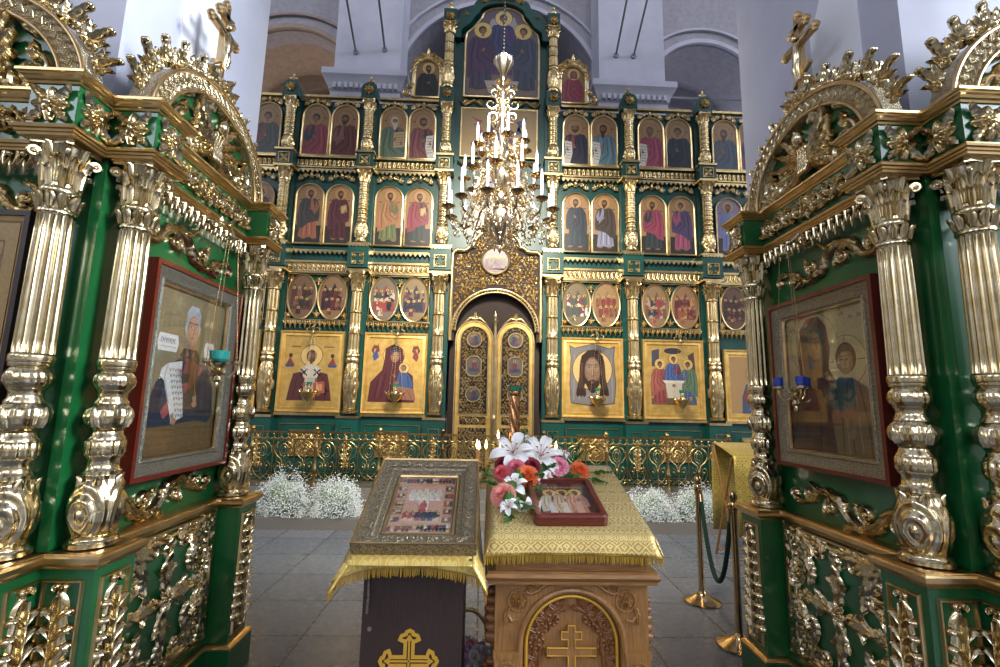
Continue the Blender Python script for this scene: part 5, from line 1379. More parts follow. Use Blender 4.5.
# ================================================================ big icons of the side cases
ML = Matrix(((0, 0, 1, -1.56), (1, 0, 0, 2.635), (0, 1, 0, 1.22), (0, 0, 0, 1)))      # faces +x
MR = Matrix(((0, 0, -1, 1.765), (-1, 0, 0, 2.455), (0, 1, 0, 1.29), (0, 0, 0, 1)))      # faces -x
def boxed_icon(M, w, h, label, draw, fr_mat, wood, depth=.078, fw=.09, glass=True):
    t = thing('framed_icon', label, 'icon', M)
    o = [(-w/2, 0), (w/2, 0), (w/2, h), (-w/2, h)]
    mb = MB(); e_ = .022; i_ = [(-w/2+e_, e_), (w/2-e_, e_), (w/2-e_, h-e_), (-w/2+e_, h-e_)]
    for a in range(4):
        b = (a+1) % 4; mb.prism([o[a], o[b], i_[b], i_[a]], -depth+.01, .006)
    mb.prism(o, -depth, -depth+.012); mb.build('case', wood, t, 20)
    q = [(-w/2+fw, fw), (w/2-fw, fw), (w/2-fw, h-fw), (-w/2+fw, h-fw)]
    mb = MB(); frame_mold(mb, q, [(-.006, -.03), (-.002, -.018), (.008, -.012), (.014, -.02), (fw-.044, -.012), (fw-.034, -.006), (fw-.022, -.004), (fw-.022, -.04), (-.006, -.04)])
    mb.build('inner_frame', fr_mat, t, 40)
    mb = MB()
    for k in range(26):
        for e in (-1, 1):
            mb.blob((e*(w/2-fw*.32), .03+(h-.06)*(k+.5)/26, -.009), .005, None, 6); mb.blob((e*(w/2-fw*.8), fw+(h-2*fw)*(k+.5)/26, -.016), .0045, None, 6)
            mb.blob((-w/2+.03+(w-.06)*(k+.5)/26, fw*.32 if e < 0 else h-fw*.32, -.009), .005, None, 6)
    mb.build('frame_studs', 'silver_frame', t, 60)['kind'] = 'stuff'
    mb = MB(); frame_mold(mb, q, [(-.014, -.03), (-.008, -.02), (0, -.024), (0, -.035), (-.014, -.035)]); mb.build('gilt_slip', 'gold_trim', t, 40)
    p = Paint(.00012); p.rect = (-w/2+fw, w/2-fw, fw, h-fw); p.k = (w/.87, h/1.065); draw(p, .87, 1.065)
    ob = add_painting(t, p, q, 'painting', .005); ob.location = (0, 0, -.045 if glass else -.014)
    if glass: mb = MB(); mb.prism([(x*.985, y) for x, y in q], -.0185, -.0165); mb.build('glass_pane', 'pane_glass', t, 0)
    return t
def d_admiral(p, w, h):
    p.poly([(-w/2, 0), (w/2, 0), (w/2, h), (-w/2, h)], '857650'); r = random.Random(3)
    for k in range(26):
        x, y = r.uniform(-.4, .4), r.uniform(.05, 1.05); p.poly([(x-.04, y-.1), (x+.04, y-.08), (x+.03, y+.12), (x-.035, y+.09)], mulc('857650', r.uniform(.88, 1.12)))
    p.poly([(-w/2, 0), (w/2, 0), (w/2, .3), (-w/2, .29)], '6c5028')
    for k in range(5): p.line([(-.4, .12+.035*k), (.4, .125+.035*k)], .006, '5a4020')
    N = '1c2840'
    p.poly([(-.31, .24), (-.33, .3), (-.26, .47), (-.17, .56), (-.05, .62), (.08, .62), (.19, .56), (.27, .46), (.3, .3), (.25, .25), (.12, .27), (-.1, .25)], N)
    folds(p, [[(-.2, .5), (-.24, .32)], [(.2, .5), (.22, .3)], [(-.1, .4), (-.06, .27)], [(.1, .4), (.12, .28)]], '0e1626', .012); folds(p, [[(-.17, .52), (-.2, .36)], [(.15, .5), (.18, .33)]], '34445e', .009)
    p.poly([(-.09, .62), (-.02, .57), (.06, .57), (.1, .62), (.07, .66), (-.06, .66)], '101828')
    p.poly([(-.02, .61), (.12, .55), (-.06, .36), (-.17, .28), (-.2, .32), (-.06, .47)], 'a0343a'); p.poly([(.04, .6), (.15, .56), (.04, .44), (-.02, .46)], 'b04448')
    p.poly([(-.14, .54), (.02, .52), (.02, .48), (-.08, .46), (-.13, .49)], '2c2a24')
    p.ell(.004, .79, .07, .1, '9ea4ae', 22); p.ell(.004, .775, .076, .055, 'aab0b8', 22)
    p.poly([(-.035, .7), (.045, .7), (.04, .62), (-.03, .62)], '8c5c40'); p.poly([(-.03, .66), (.045, .66), (.01, .6)], '18202c')
    p.ell(.006, .765, .056, .082, 'a87654', 24); p.ell(.01, .79, .045, .05, 'bc8c68', 20); p.ell(.012, .74, .036, .04, 'b48260', 16)
    p.poly([(-.056, .8), (-.04, .86), (.0, .875), (.045, .86), (.063, .8), (.072, .86), (.04, .9), (-.03, .9), (-.066, .86)], 'a4acb6')
    for s in (-1, 1):
        ex = .008+s*.023
        p.poly([(ex-.014, .782), (ex, .79), (ex+.014, .782), (ex, .777)], 'e0d4c4'); p.ell(ex, .783, .006, .006, '241810', 8); p.line([(ex-.018, .801), (ex, .808), (ex+.018, .801)], .006, '5c4838')
    p.line([(.012, .785), (.02, .745), (.006, .742)], .005, '7c4c34'); p.line([(-.006, .722), (.022, .722)], .006, '8c3c34')
    # scroll with writing
    p.poly([(-.18, .57), (-.06, .59), (-.05, .5), (-.02, .4), (.0, .29), (-.1, .26), (-.14, .35), (-.2, .48), (-.24, .5), (-.23, .54)], 'd6d4cc')
    p.line([(-.18, .57), (-.2, .5), (-.14, .36)], .006, '9a968c')
    for k in range(9):
        y = .54-.03*k; x0 = -.165+.012*k; n = 5
        for j in range(n): p.line([(x0+.023*j, y+.004), (x0+.023*j+.008, y-.012+.006*(j % 2)), (x0+.023*j+.014, y+.006)], .0045, '3a3430' if k else 'a03a34')
    hand(p, -.08, .27, .024, 2.2, 'a87654'); hand(p, .1, .36, .024, 1.8, 'a87654'); p.line([(.07, .55), (.08, .46), (.11, .38)], .006, 'c8a050')
    # white name plates with lettering
    for x0, x1, y in ((-.29, -.11, .675), (.14, .25, .67)):
        p.poly([(x0, y), (x0+.012, y-.045), (x1-.012, y-.045), (x1, y), (x1-.012, y+.045), (x0+.012, y+.045)], 'dcd8d0'); n = int((x1-x0-.05)/.014)
        for j in range(n): p.line([(x0+.03+.014*j, y-.004), (x0+.03+.014*j, y+.022), (x0+.037+.014*j, y+.008 if j % 2 else y+.022)], .0042, '4a2c28'); p.line([(x0+.035+.014*j, y-.026), (x0+.041+.014*j, y-.018)], .004, '7a5c54')
def d_dark_mother(p, w, h):
    p.poly([(-w/2, 0), (w/2, 0), (w/2, h), (-w/2, h)], 'b2a066'); r = random.Random(4)
    for k in range(20):
        x, y = r.uniform(-.4, .4), r.uniform(.3, 1.0); p.poly([(x-.05, y-.08), (x+.05, y-.06), (x+.04, y+.1), (x-.045, y+.08)], mulc('b2a066', r.uniform(.94, 1.06)))
    p.ell(-.09, .76, .2, .2, '5c3c20', 40); p.ell(-.09, .76, .196, .196, 'b6a266', 40)
    p.ell(.16, .64, .145, .145, '5c3c20', 40); p.ell(.16, .64, .141, .141, 'bca86c', 40)
    for a in (pi/2, 0, pi): p.line([(.16+.085*cos(a), .64+.085*sin(a)), (.16+.142*cos(a), .64+.142*sin(a))], .006, '6c4c28')
    V = '501c1c'
    p.poly([(-.2, .86), (-.13, .93), (-.03, .93), (.03, .86), (.05, .72), (.03, .6), (.1, .5), (.06, .1), (-.36, .1), (-.38, .34), (-.3, .46), (-.21, .54), (-.23, .7)], V)
    p.poly([(.0, .9), (.03, .86), (.05, .72), (.03, .6), (.0, .66)], '6c2420')
    folds(p, [[(-.24, .48), (-.3, .16)], [(-.16, .5), (-.2, .16)], [(-.06, .4), (-.08, .14)]], '341010', .014); folds(p, [[(-.28, .42), (-.33, .18)], [(-.1, .48), (-.14, .2)]], '6a2c28', .008)
    p.poly([(-.15, .84), (-.08, .88), (.0, .84), (.01, .72), (-.03, .58), (-.11, .58), (-.15, .7)], '2c4a44')
    p.ell(-.075, .755, .058, .088, '7c5636', 24); p.ell(-.06, .765, .038, .058, '94704a', 18)
    p.poly([(-.115, .66), (-.03, .65), (-.02, .56), (-.11, .54)], '6c4a30')
    for s in (-1, 1):
        ex = -.066+s*.023; p.poly([(ex-.014, .775), (ex, .782), (ex+.014, .775), (ex, .769)], 'b8a080'); p.ell(ex, .775, .006, .006, '181008', 8); p.line([(ex-.018, .793), (ex, .799), (ex+.018, .793)], .005, '2c1c10')
    p.line([(-.062, .778), (-.052, .73), (-.066, .727)], .005, '4c3420'); p.line([(-.076, .706), (-.05, .706)], .006, '7a3428')
    p.poly([(.02, .5), (.1, .55), (.2, .54), (.28, .48), (.22, .36), (.05, .36), (-.02, .4)], '265458'); folds(p, [[(.08, .52), (.06, .38)], [(.16, .52), (.14, .38)]], '143438', .01)
    p.poly([(.2, .54), (.3, .48), (.36, .3), (.38, .1), (.05, .1), (.02, .34), (.1, .36), (.22, .38)], '7a5a34')
    folds(p, [[(.24, .5), (.28, .3), (.29, .12)], [(.16, .34), (.17, .12)], [(.1, .34), (.1, .12)], [(.3, .44), (.34, .14)]], '54381c', .01); folds(p, [[(.21, .44), (.23, .14)], [(.13, .34), (.135, .12)]], '9a7848', .008)
    p.poly([(.03, .36), (.22, .37), (.22, .33), (.03, .31)], '8c4428')
    p.ell(.16, .655, .075, .088, '34241a', 22); p.ell(.155, .635, .056, .074, '8c6844', 22); p.ell(.15, .64, .038, .05, 'a07c54', 18); p.poly([(.1, .66), (.12, .71), (.16, .725), (.2, .71), (.215, .66), (.19, .69), (.13, .69)], '34241a')
    for s in (-1, 1):
        ex = .15+s*.02; p.line([(ex-.011, .647), (ex+.011, .647)], .008, '20140c'); p.line([(ex-.014, .664), (ex+.014, .664)], .005, '2c1c10')
    p.line([(.152, .65), (.158, .615), (.148, .612)], .005, '5c3c24'); p.line([(.138, .594), (.164, .594)], .005, '7a3428')
    hand(p, -.0, .42, .026, .5, '8c6844'); hand(p, .02, .55, .02, 2.0, '94704a'); hand(p, .16, .22, .024, 1.0, '8c6844')
    for x, y in ((-.33, .9), (-.3, .86), (.12, .93), (.2, .87), (.26, .87), (.3, .83), (-.34, .84), (.14, .9)): p.line([(x, y), (x+.012, y+.022), (x+.022, y), (x+.03, y+.02)], .0045, '7a3a28')
boxed_icon(ML, .8, 1.045, 'large red-cased icon of a white-haired man in a navy coat holding a scroll', d_admiral, 'silver_frame', 'red_wood')
boxed_icon(MR, .8, .945, 'large red-cased icon of a dark veiled mother with a child in brown', d_dark_mother, 'frame_grey', 'red_wood')
def d_side(p, w, h):
    p.poly([(-w/2, 0), (w/2, 0), (w/2, h), (-w/2, h)], 'b08c44')
    for e in (.12, .15): p.line([(-w/2+e, e), (w/2-e, e), (w/2-e, h-e), (-w/2+e, h-e), (-w/2+e, e)], .008, '7c5c24')
    for k in range(9):
        for x in (-w/2+.135, w/2-.135): p.ell(x, .2+k*(h-.4)/8, .02, .03, '8c6a2c', 10)
    p.rect = (-.25, .25, .2, h-.15); saint(p, 0, -.3, 1.25, '5c3c34', '3c4c5c', '4a3420', 2, False)
MF = Matrix(((1, 0, 0, -2.262), (0, 0, -1, 1.945), (0, 1, 0, 1.22), (0, 0, 0, 1)))
boxed_icon(MF, .74, 1.14, 'dark brown framed icon with gold border, cut off by the picture edge', d_side, 'gold_trim', 'wood_dark', depth=.03, fw=.05, glass=False)
MF2 = Matrix(((1, 0, 0, 2.51), (0, 0, -1, 1.755), (0, 1, 0, 1.25), (0, 0, 0, 1)))

# ================================================================ cloth with a fringe
def cloth_grid(pts, name, mat, parent, thick=.006):
    """pts: rows of points; makes a thin two sided cloth"""
    mb = MB(); R = len(pts); Cc = len(pts[0]); v = [p for row in pts for p in row]
    fs = [(i*Cc+j, i*Cc+j+1, (i+1)*Cc+j+1, (i+1)*Cc+j) for i in range(R-1) for j in range(Cc-1)]
    mb.add(v, fs); o = mb.build(name, mat, parent, 80)
    m = o.modifiers.new('thick', 'SOLIDIFY'); m.thickness = thick; m.offset = -1
    return o
def fringe(edge, length, parent, seed=1, n=None, out=(0, 0, 0)):
    r = random.Random(seed); mb = MB(); L = [0]
    for a, b in zip(edge, edge[1:]): L.append(L[-1]+(Vector(b)-Vector(a)).length)
    n = n or int(L[-1]/.006)
    for k in range(n):
        s = L[-1]*(k+.5)/n; i = max(j for j in range(len(L)-1) if L[j] <= s); q = Vector(edge[i]).lerp(Vector(edge[i+1]), (s-L[i])/(L[i+1]-L[i]))
        l = length*r.uniform(.85, 1.1); d = Vector((r.uniform(-.004, .004), r.uniform(-.003, .003), 0))
        mb.tube([q, q+Vector((0, 0, -l*.5))+d*.5+Vector(out)*.5, q+Vector((0, 0, -l))+d+Vector(out)], [.0026, .0028, .002], 4)
    mb.tube(edge, .005, 6)
    return mb.build('fringe', 'fringe_gold', parent, 60)

# ================================================================ dark lectern on the left
LX0, LX1, LY = -.425, -.055, 1.9
lt = thing('dark_lectern', 'dark brown wooden lectern with a yellow cross outline on its front', 'lectern', T((-.24, LY, 0)))
W2 = (LX1-LX0)/2
mb = MB()
mb.add([(x, y, z) for x in (-W2, W2) for y, z in ((0, .03), (.44, .03), (.44, 1.26), (0, 1.06))], [(0, 1, 2, 3), (7, 6, 5, 4), (0, 3, 7, 4), (1, 5, 6, 2), (3, 2, 6, 7), (0, 4, 5, 1)])
mb.build('body', 'wood_dark', lt, 20)
mb = MB(); mb.box(-W2-.03, W2+.03, -.03, .47, 0, .03); mb.build('base', 'wood_dark', lt, 0)
sl = atan2(.23, .5)
MT = T((0, -.095, 1.054)) @ RX(sl)       # slanted desk frame: y runs up the slope
mb = MB(); mb.box(-.212, .212, 0, .56, -.03, 0, MT); mb.build('desk_top', 'wood_dark', lt, 0)
# budded cross in outline
def cross_outline(a, t, b):
    """one arm along +x then rotated; points of a budded cross, arm half width t, bud b"""
    arm = [(t, -t), (a-b, -t), (a-b*.9, -t*1.2-b*.35), (a-b*.75, -t-b*.75), (a-b*.3, -t-b*.55), (a-b*.1, -t*.9), (a+b*.15, -t*.8), (a+b*.35, 0), (a+b*.15, t*.8), (a-b*.1, t*.9), (a-b*.3, t+b*.55), (a-b*.75, t+b*.75), (a-b*.9, t*1.2+b*.35), (a-b, t)]
    return arm
pts = []
for k in range(4):
    ll = .094 if k != 3 else .17
    arm = cross_outline(ll, .014, .027)
    for x, y in arm: pts.append((x*cos(k*pi/2)-y*sin(k*pi/2), x*sin(k*pi/2)+y*cos(k*pi/2)))
mb = MB(); MC = T((-.007, -.001, .672)) @ M_ICON
frame_mold(mb, pts, [(-.006, 0), (-.006, .0025), (.0065, .0025), (.0065, 0)], MC)
for k in range(4):
    ll = .079 if k != 3 else .152
    mb.prism([(cos(k*pi/2)*x-sin(k*pi/2)*y, sin(k*pi/2)*x+cos(k*pi/2)*y) for x, y in ((.003, -.0035), (ll-.012, -.0035), (ll-.006, -.012), (ll+.012, 0), (ll-.006, .012), (ll-.012, .0035), (.003, .0035))], 0, .0006, MC)
cr = mb.build('cross_emblem', 'yellow_inlay', lt, 30)
mb = MB(); mb.lathe([(.008, 0), (.008, .003), (.005, .003), (.005, .001)], 16, T((-.155, 0, .78)) @ RX(pi/2)); mb.build('lock', 'rod_steel', lt, 40)
mb = MB(); mb.tube([(-.165, -.012, .96), (-.163, -.014, .9), (-.166, -.008, .835)], [.004, .005, .006], 6); mb.build('tape_end', 'silver_frame', lt, 40)
# its cloth: slanted top, flaring front fall
LW = thing('lectern_cloth', 'short yellow brocade cloth with gold fringe hanging on the dark lectern', 'cloth', T((-.24, LY, 0)))
rows = []; n = 24; zt = 1.062
for i in range(16):
    row = []
    for j in range(n+1):
        u = j/n*2-1
        if i < 9:
            q = .55-.6*i/8; p = MT @ Vector((u*.215, q, .013)); row.append(tuple(p))
        else:
            k = (i-8)/7; z = 1.066-.03*k-.05*k*abs(u)**2.6; x = u*(.218+.05*k)
            y = -.125-.012*k+.006*sin(9*u)*k+.015*k*k; row.append((x, y, z))
    rows.append(row)
o = cloth_grid(rows, 'cloth', 'brocade_gold', LW)
fringe([rows[-1][j] for j in range(n+1)], .034, LW, 2)
# side falls of the cloth: pointed corners hanging outside the body
for s in (-1, 1):
    rows2 = []
    for i in range(10):
        q = .55-.6*i/9; p = MT @ Vector((s*.216, q, .012)); f = i/9
        row = []
        for j in range(7):
            k = j/6; row.append((p.x+s*(.012+.04*f*f)*k, p.y-(.018*f)*k, p.z-(.05+.035*f)*k))
        rows2.append(row)
    cloth_grid(rows2, 'side_fall', 'brocade_gold', LW)
    fringe([r[-1] for r in rows2], .034, LW, 5+s)
# framed icon on it
MFR = T((-.232, LY, 0)) @ T((0, -.094, 1.076)) @ RX(sl)
fi = thing('framed_icon', 'grey-gold carved frame holding a feast icon of many small scenes, on the dark lectern', 'icon', MFR)
w, h = .445, .55; o_ = [(-w/2, 0), (w/2, 0), (w/2, h), (-w/2, h)]
q = [(-w/2+.1, .085), (w/2-.1, .085), (w/2-.1, h-.1), (-w/2+.1, h-.1)]
mb = MB(); frame_mold(mb, q, [(0, .004), (.008, .014), (.016, .012), (.02, .02), (.036, .022), (.042, .03), (.09, .042), (.1, .046), (.1, 0), (0, 0)])
mb.build('frame', ['frame_grey'], fi, 30)
mb = MB()
for a in range(4):
    A, B = Vector(q[a]), Vector(q[(a+1) % 4]); d = (B-A).normalized(); nn = Vector((d.y, -d.x)); ln = (B-A).length+.13; nk = int(ln/.05)
    for k in range(nk):
        c = A-d*.065+d*(ln*(k+.5)/nk)+nn*.068
        K = T((c.x, c.y, .0355)) @ RZ(atan2(d.y, d.x))
        curl(mb, K, (0, .0), .018, 0, 1.2, 1, .005, .004, False); lobe_leaf(mb, K, (-.026, -.014), .4, .05, .013, .005, .8, 3, 3); lobe_leaf(mb, K, (.026, .014), 3.6, .046, .012, .005, .8, 3, 3)
mb.build('frame_carving', 'frame_grey', fi, 60)
mb = MB(); frame_mold(mb, q, [(.002, .012), (.006, .017), (.012, .016), (.014, .012)]); frame_mold(mb, q, [(.091, .043), (.095, .049), (.1, .047), (.1, .043)])
mb.build('gilt_slip', 'gold_trim', fi, 40)
mb = MB(); mb.box(-w/2+.01, w/2-.005, -.008, .02, -.022, .004); mb.build('ledge', 'wood_orange_x', fi, 0)
p = Paint(.00012); X0, X1, Y0, Y1 = -w/2+.1, w/2-.1, .085, h-.1; p.rect = (X0, X1, Y0, Y1)
p.poly([(X0, Y0), (X1, Y0), (X1, Y1), (X0, Y1)], 'c08c54'); wc, hc = X1-X0, Y1-Y0; r = random.Random(12)
p.poly([(X0+wc*.18, Y0+hc*.17), (X1-wc*.18, Y0+hc*.17), (X1-wc*.18, Y0+hc*.83), (X0+wc*.18, Y0+hc*.83)], 'c49478')
pal = ['a83434', '2c3a5c', 'd8b078', '3c4c34', '7c2c54', 'd0c0a8', '34506c', '8c4a2c']
for row, y in ((0, .03), (1, .885)):
    for k in range(17): saint(p, X0+wc*(k+.6)/17.4, Y0+hc*y, hc*.1, r.choice(pal), r.choice(pal), '3a2418', 1, False)
for s in (0, 1):
    for k in range(5):
        cx, cy = X0+wc*(.09 if s == 0 else .91), Y0+hc*(.23+.14*k)
        p.poly([(cx-wc*.08, cy-hc*.06), (cx+wc*.08, cy-hc*.06), (cx+wc*.08, cy+hc*.06), (cx-wc*.08, cy+hc*.06)], r.choice(['b8905c', 'a8784c', '8c7a5c', 'a04c34', 'c09c74']))
        p.ell(cx, cy, wc*.05, hc*.04, r.choice(['8c3428', '34443c', 'c8a87c', '2c3444']), 10)
        for m_ in range(3): saint(p, cx+wc*.045*(m_-1), cy-hc*.05, hc*.09, r.choice(pal), r.choice(pal), '3a2418', 0, False)
c = (X0+X1)/2; zz = lambda y: Y0+hc*y
for x, y, ww, hh in ((-.2, .6, .4, .1), (-.08, .3, .16, .42), (-.03, .68, .06, .1)): p.poly([(c+wc*x, zz(y)), (c+wc*(x+ww), zz(y)), (c+wc*(x+ww), zz(y+hh)), (c+wc*x, zz(y+hh))], 'e0d4bc')
for k in range(5): saint(p, c+wc*(-.22+.11*k), zz(.55), hc*.2, 'e4dccc', 'd8ccb4', 'c8b090', 1, False, halo='e8dcb4')
for k in range(6): saint(p, c+wc*(-.26+.1*k), zz(.2), hc*.18, r.choice(pal), r.choice(pal), '3a2418', 1, False)
saint(p, c, zz(.34), hc*.2, 'a83434', 'c04444', '3a2418', 1, False)
ob = add_painting(fi, p, q, 'painting', .004); ob.location = (0, 0, .006)
mb = MB(); mb.prism(q, .0125, .0135); mb.build('glass_pane', 'pane_glass', fi, 0)

# ================================================================ carved lectern on the right
RX0, RX1, RYP = .064, .632, 1.9; RC = (RX0+RX1)/2; RW = (RX1-RX0)/2
rt = thing('carved_lectern', 'honey brown carved wooden lectern with a three-bar cross in an arch', 'lectern', T((RC, RYP, 0)))
s2 = atan2(.175, .62)
mb = MB()
mb.add([(x, y, z) for x in (-RW, RW) for y, z in ((0, .1), (.52, .1), (.52, 1.2), (0, 1.07))], [(0, 1, 2, 3), (7, 6, 5, 4), (0, 3, 7, 4), (1, 5, 6, 2), (3, 2, 6, 7), (0, 4, 5, 1)])
# front face board with an arched niche
n = 24; ar = .18; zc_ = .735
pts = [(-RW, .1), (-ar, .1), (-ar, zc_)]+[(ar*cos(pi-pi*i/n), zc_+ar*sin(pi-pi*i/n)) for i in range(1, n)]+[(ar, zc_), (ar, .1), (RW, .1), (RW, .962), (-RW, .962)]
mb.prism(pts, 0, .024, M_ICON)
mb.build('body', 'wood_orange', rt, 30)
mb = MB(); mb.box(-RW-.0, RW+.0, -.03, .5, .99, 1.085); mb.molding([(RW+.01, .5), (RW+.01, -.034), (-RW-.01, -.034), (-RW-.01, .5)], [(-.02, .955), (-.02, 1.0), (.024, .992), (.03, .98), (.022, .967), (.004, .955)][::-1])
mb.molding([(-RW-.01, .5), (-RW-.01, -.034), (RW+.01, -.034), (RW+.01, .5)], [(-.02, .955), (.004, .955), (.022, .967), (.03, .98), (.024, .992), (-.02, 1.0)])
mb.build('cornice', 'wood_orange_x', rt, 30)
mb = MB(); mb.box(-RW-.02, RW+.02, -.05, .54, 0, .1); mb.box(-RW-.01, RW+.01, -.04, .53, .1, .13); mb.build('base', 'wood_orange_x', rt, 0)
for s in (-1, 1):
    mb = MB(); x = s*(RW-.045); mb.box(x-.05, x+.05, -.045, -.02, .70, .72); mb.box(x-.046, x+.046, -.042, -.02, .13, .70)
    mb.build('corner_pilaster', 'wood_orange', rt, 0)
MT2 = T((0, -.04, 1.122)) @ RX(s2)
mb = MB(); mb.box(-.3, .3, 0, .65, -.03, 0, MT2); mb.build('desk_top', 'wood_orange_x', rt, 0)
MFc = M_ICON
mb = MB()
A = [(-(ar-.012), .13), (-(ar-.012), zc_)]+[((ar-.012)*cos(pi-pi*i/n), zc_+(ar-.012)*sin(pi-pi*i/n)) for i in range(1, n)]+[(ar-.012, zc_), (ar-.012, .13)]
mb.tube([(x, -.014, z) for x, z in A], .006, 8); mb.build('arch_bead', 'yellow_inlay', rt, 40)
mb = MB(); B = [(-(ar+.012), .13), (-(ar+.012), zc_)]+[((ar+.012)*cos(pi-pi*i/n), zc_+(ar+.012)*sin(pi-pi*i/n)) for i in range(1, n)]+[(ar+.012, zc_), (ar+.012, .13)]
mb.tube([(x, -.026, z) for x, z in B], .011, 8); mb.build('arch_molding', 'wood_orange', rt, 40)
# carved vine
mb = MB()
r = random.Random(8)
for s in (1, -1):
    K = MFc @ T((0, 0, .002)) @ SC(s, 1, 1)
    for a in (.35, .8, 1.25, 1.6):
        x, z = .118*cos(a-.1), zc_+.005+.118*sin(a-.1)
        if x < .02: continue
        for k in range(5): lobe_leaf(mb, K, (x, z), a+(k-2)*.75, .05, .016, .01, .3, 3, 3)
        curl(mb, K, (x*.82+.02, z-.03), .018, a, 1.3, 1, .004, .008, False)
        for k in range(7): mb.blob((x*1.02+.018*cos(k*.9)+.02, z-.03+.018*sin(k*.9), .005), (.008, .008, .007), K, 6)
    for z in (.68, .6, .52, .44, .36, .28, .2):
        x = .125
        for k in range(5): lobe_leaf(mb, K, (x, z), .3+(k-2)*.8, .048, .015, .01, .3, 3, 3)
        curl(mb, K, (x-.045, z+.02), .018, 1, 1.3, -1, .004, .008, False)
        for k in range(7): mb.blob((x+.02+.016*cos(k*.9), z-.035+.018*sin(k*.9), .005), (.008, .008, .007), K, 6)
    strip(mb, K, [(.13, .15), (.12, .3), (.14, .45), (.12, .66), (.11, .77), (.06, .84), (.02, .86)], [.006]*7, [.01]*7)
mb.build('vine_carving', 'wood_carved', rt, 60)
# spandrel carving
mb = MB()
for s in (1, -1):
    K = M_ICON @ T((0, 0, .0225)) @ SC(s, 1, 1)
    mb = MB(); rosette(mb, K @ T((.2, .89, 0)), .03, .012, 8)
    mb.tube([(.2+.036*cos(a*pi/10), .89+.036*sin(a*pi/10), .003) for a in range(20)], .004, 6, K, closed=True)
    strip(mb, K, [(.06, .95), (.1, .946), (.125, .925), (.15, .915), (.172, .92), (.168, .938)], [.004, .008, .009, .008, .006, .003], [.011]*6)
    curl(mb, K, (.148, .936), .018, pi, 1.2, 1, .005, .01, True)
    strip(mb, K, [(.232, .868), (.24, .845), (.225, .82), (.2, .826)], [.005, .008, .007, .003], [.01]*4); lobe_leaf(mb, K, (.235, .868), -1.2, .06, .016, .012, -.8, 3, 3)
    mb.build('spandrel_carving', 'wood_orange', rt, 60); mb = MB(); rosette(mb, M_ICON @ T((s*(RW-.045), .655, .042)), .028, .012, 6); mb.tube([(s*(RW-.045)+.034*cos(a*pi/8), .655+.034*sin(a*pi/8), .044) for a in range(16)], .003, 5, M_ICON, closed=True)
    for k in range(3): acanthus_tall(mb, M_ICON @ T((s*(RW-.045), .15+.12*k, .042)), .11, .03, .01, 4)
    mb.build('pilaster_carving', 'wood_orange', rt, 60)
# three-bar cross
def cross3(e=0):
    t = .013+e
    a, b = .711, .766
    return [(t, .3), (t, a-t), (.091, a-t), (.091, a+t), (t, a+t), (t, b-t), (.037, b-t), (.037, b+t), (t, b+t), (t, .80), (-t, .80), (-t, b+t), (-.037, b+t), (-.037, b-t), (-t, b-t), (-t, a+t), (-.091, a+t), (-.091, a-t), (-t, a-t), (-t, .3)]
mb = MB(); mb.prism(cross3(0), .0, .014, M_ICON); c = mb.build('cross_emblem', 'wood_orange', rt, 20)
mb = MB(); P3 = cross3(0)
mb.tube([(x, -.0145, z) for x, z in P3], .003, 6); mb.build('cross_edge', 'yellow_inlay', c, 40)
# carved handles on the sides
mb = MB()
for s in (1, -1):
    mb = MB()
    for z in (.3, .55, .8): acanthus_tall(mb, T((s*RW, .08, z-.1)) @ Matrix(((0, 0, s, 0), (s, 0, 0, 0), (0, 1, 0, 0), (0, 0, 0, 1))), .2, .06, .02, 4)
    mb.build('side_carving', 'wood_carved', rt, 60)
# pale brocade cloth
RWc = thing('lectern_cloth', 'pale gold cross-patterned brocade cloth with fringe covering the carved lectern', 'cloth', T((RC, RYP, 0)))
rows = []; n = 30
for i in range(20):
    row = []
    for j in range(n+1):
        u = j/n*2-1
        if i < 13:
            q = .645-.66*i/12; p_ = MT2 @ Vector((u*.302, q, .004)); row.append(tuple(p_))
        else:
            k = (i-12)/7; row.append((u*(.302+.012*k+.012*k*abs(u)**4), -.056-.012*k+.003*sin(11*u)*k, 1.112-.045*k-.012*k*abs(u)**3))
    rows.append(row)
cloth_grid(rows, 'cloth', 'brocade_pale', RWc); fringe([rows[-1][j] for j in range(n+1)], .032, RWc, 3)
for s in (-1, 1):
    rows2 = []
    for i in range(12):
        q = .645-.66*i/11; f = i/11; p_ = MT2 @ Vector((s*.303, q, .003)); row = []
        for j in range(8):
            k = j/7; row.append((p_.x+s*(.012+.012*f)*k, p_.y-.02*f*k, p_.z-(.066-.004*f)*k))
        rows2.append(row)
    cloth_grid(rows2, 'side_fall', 'brocade_pale', RWc); fringe([r_[-1] for r_ in rows2], .032, RWc, 9+s)
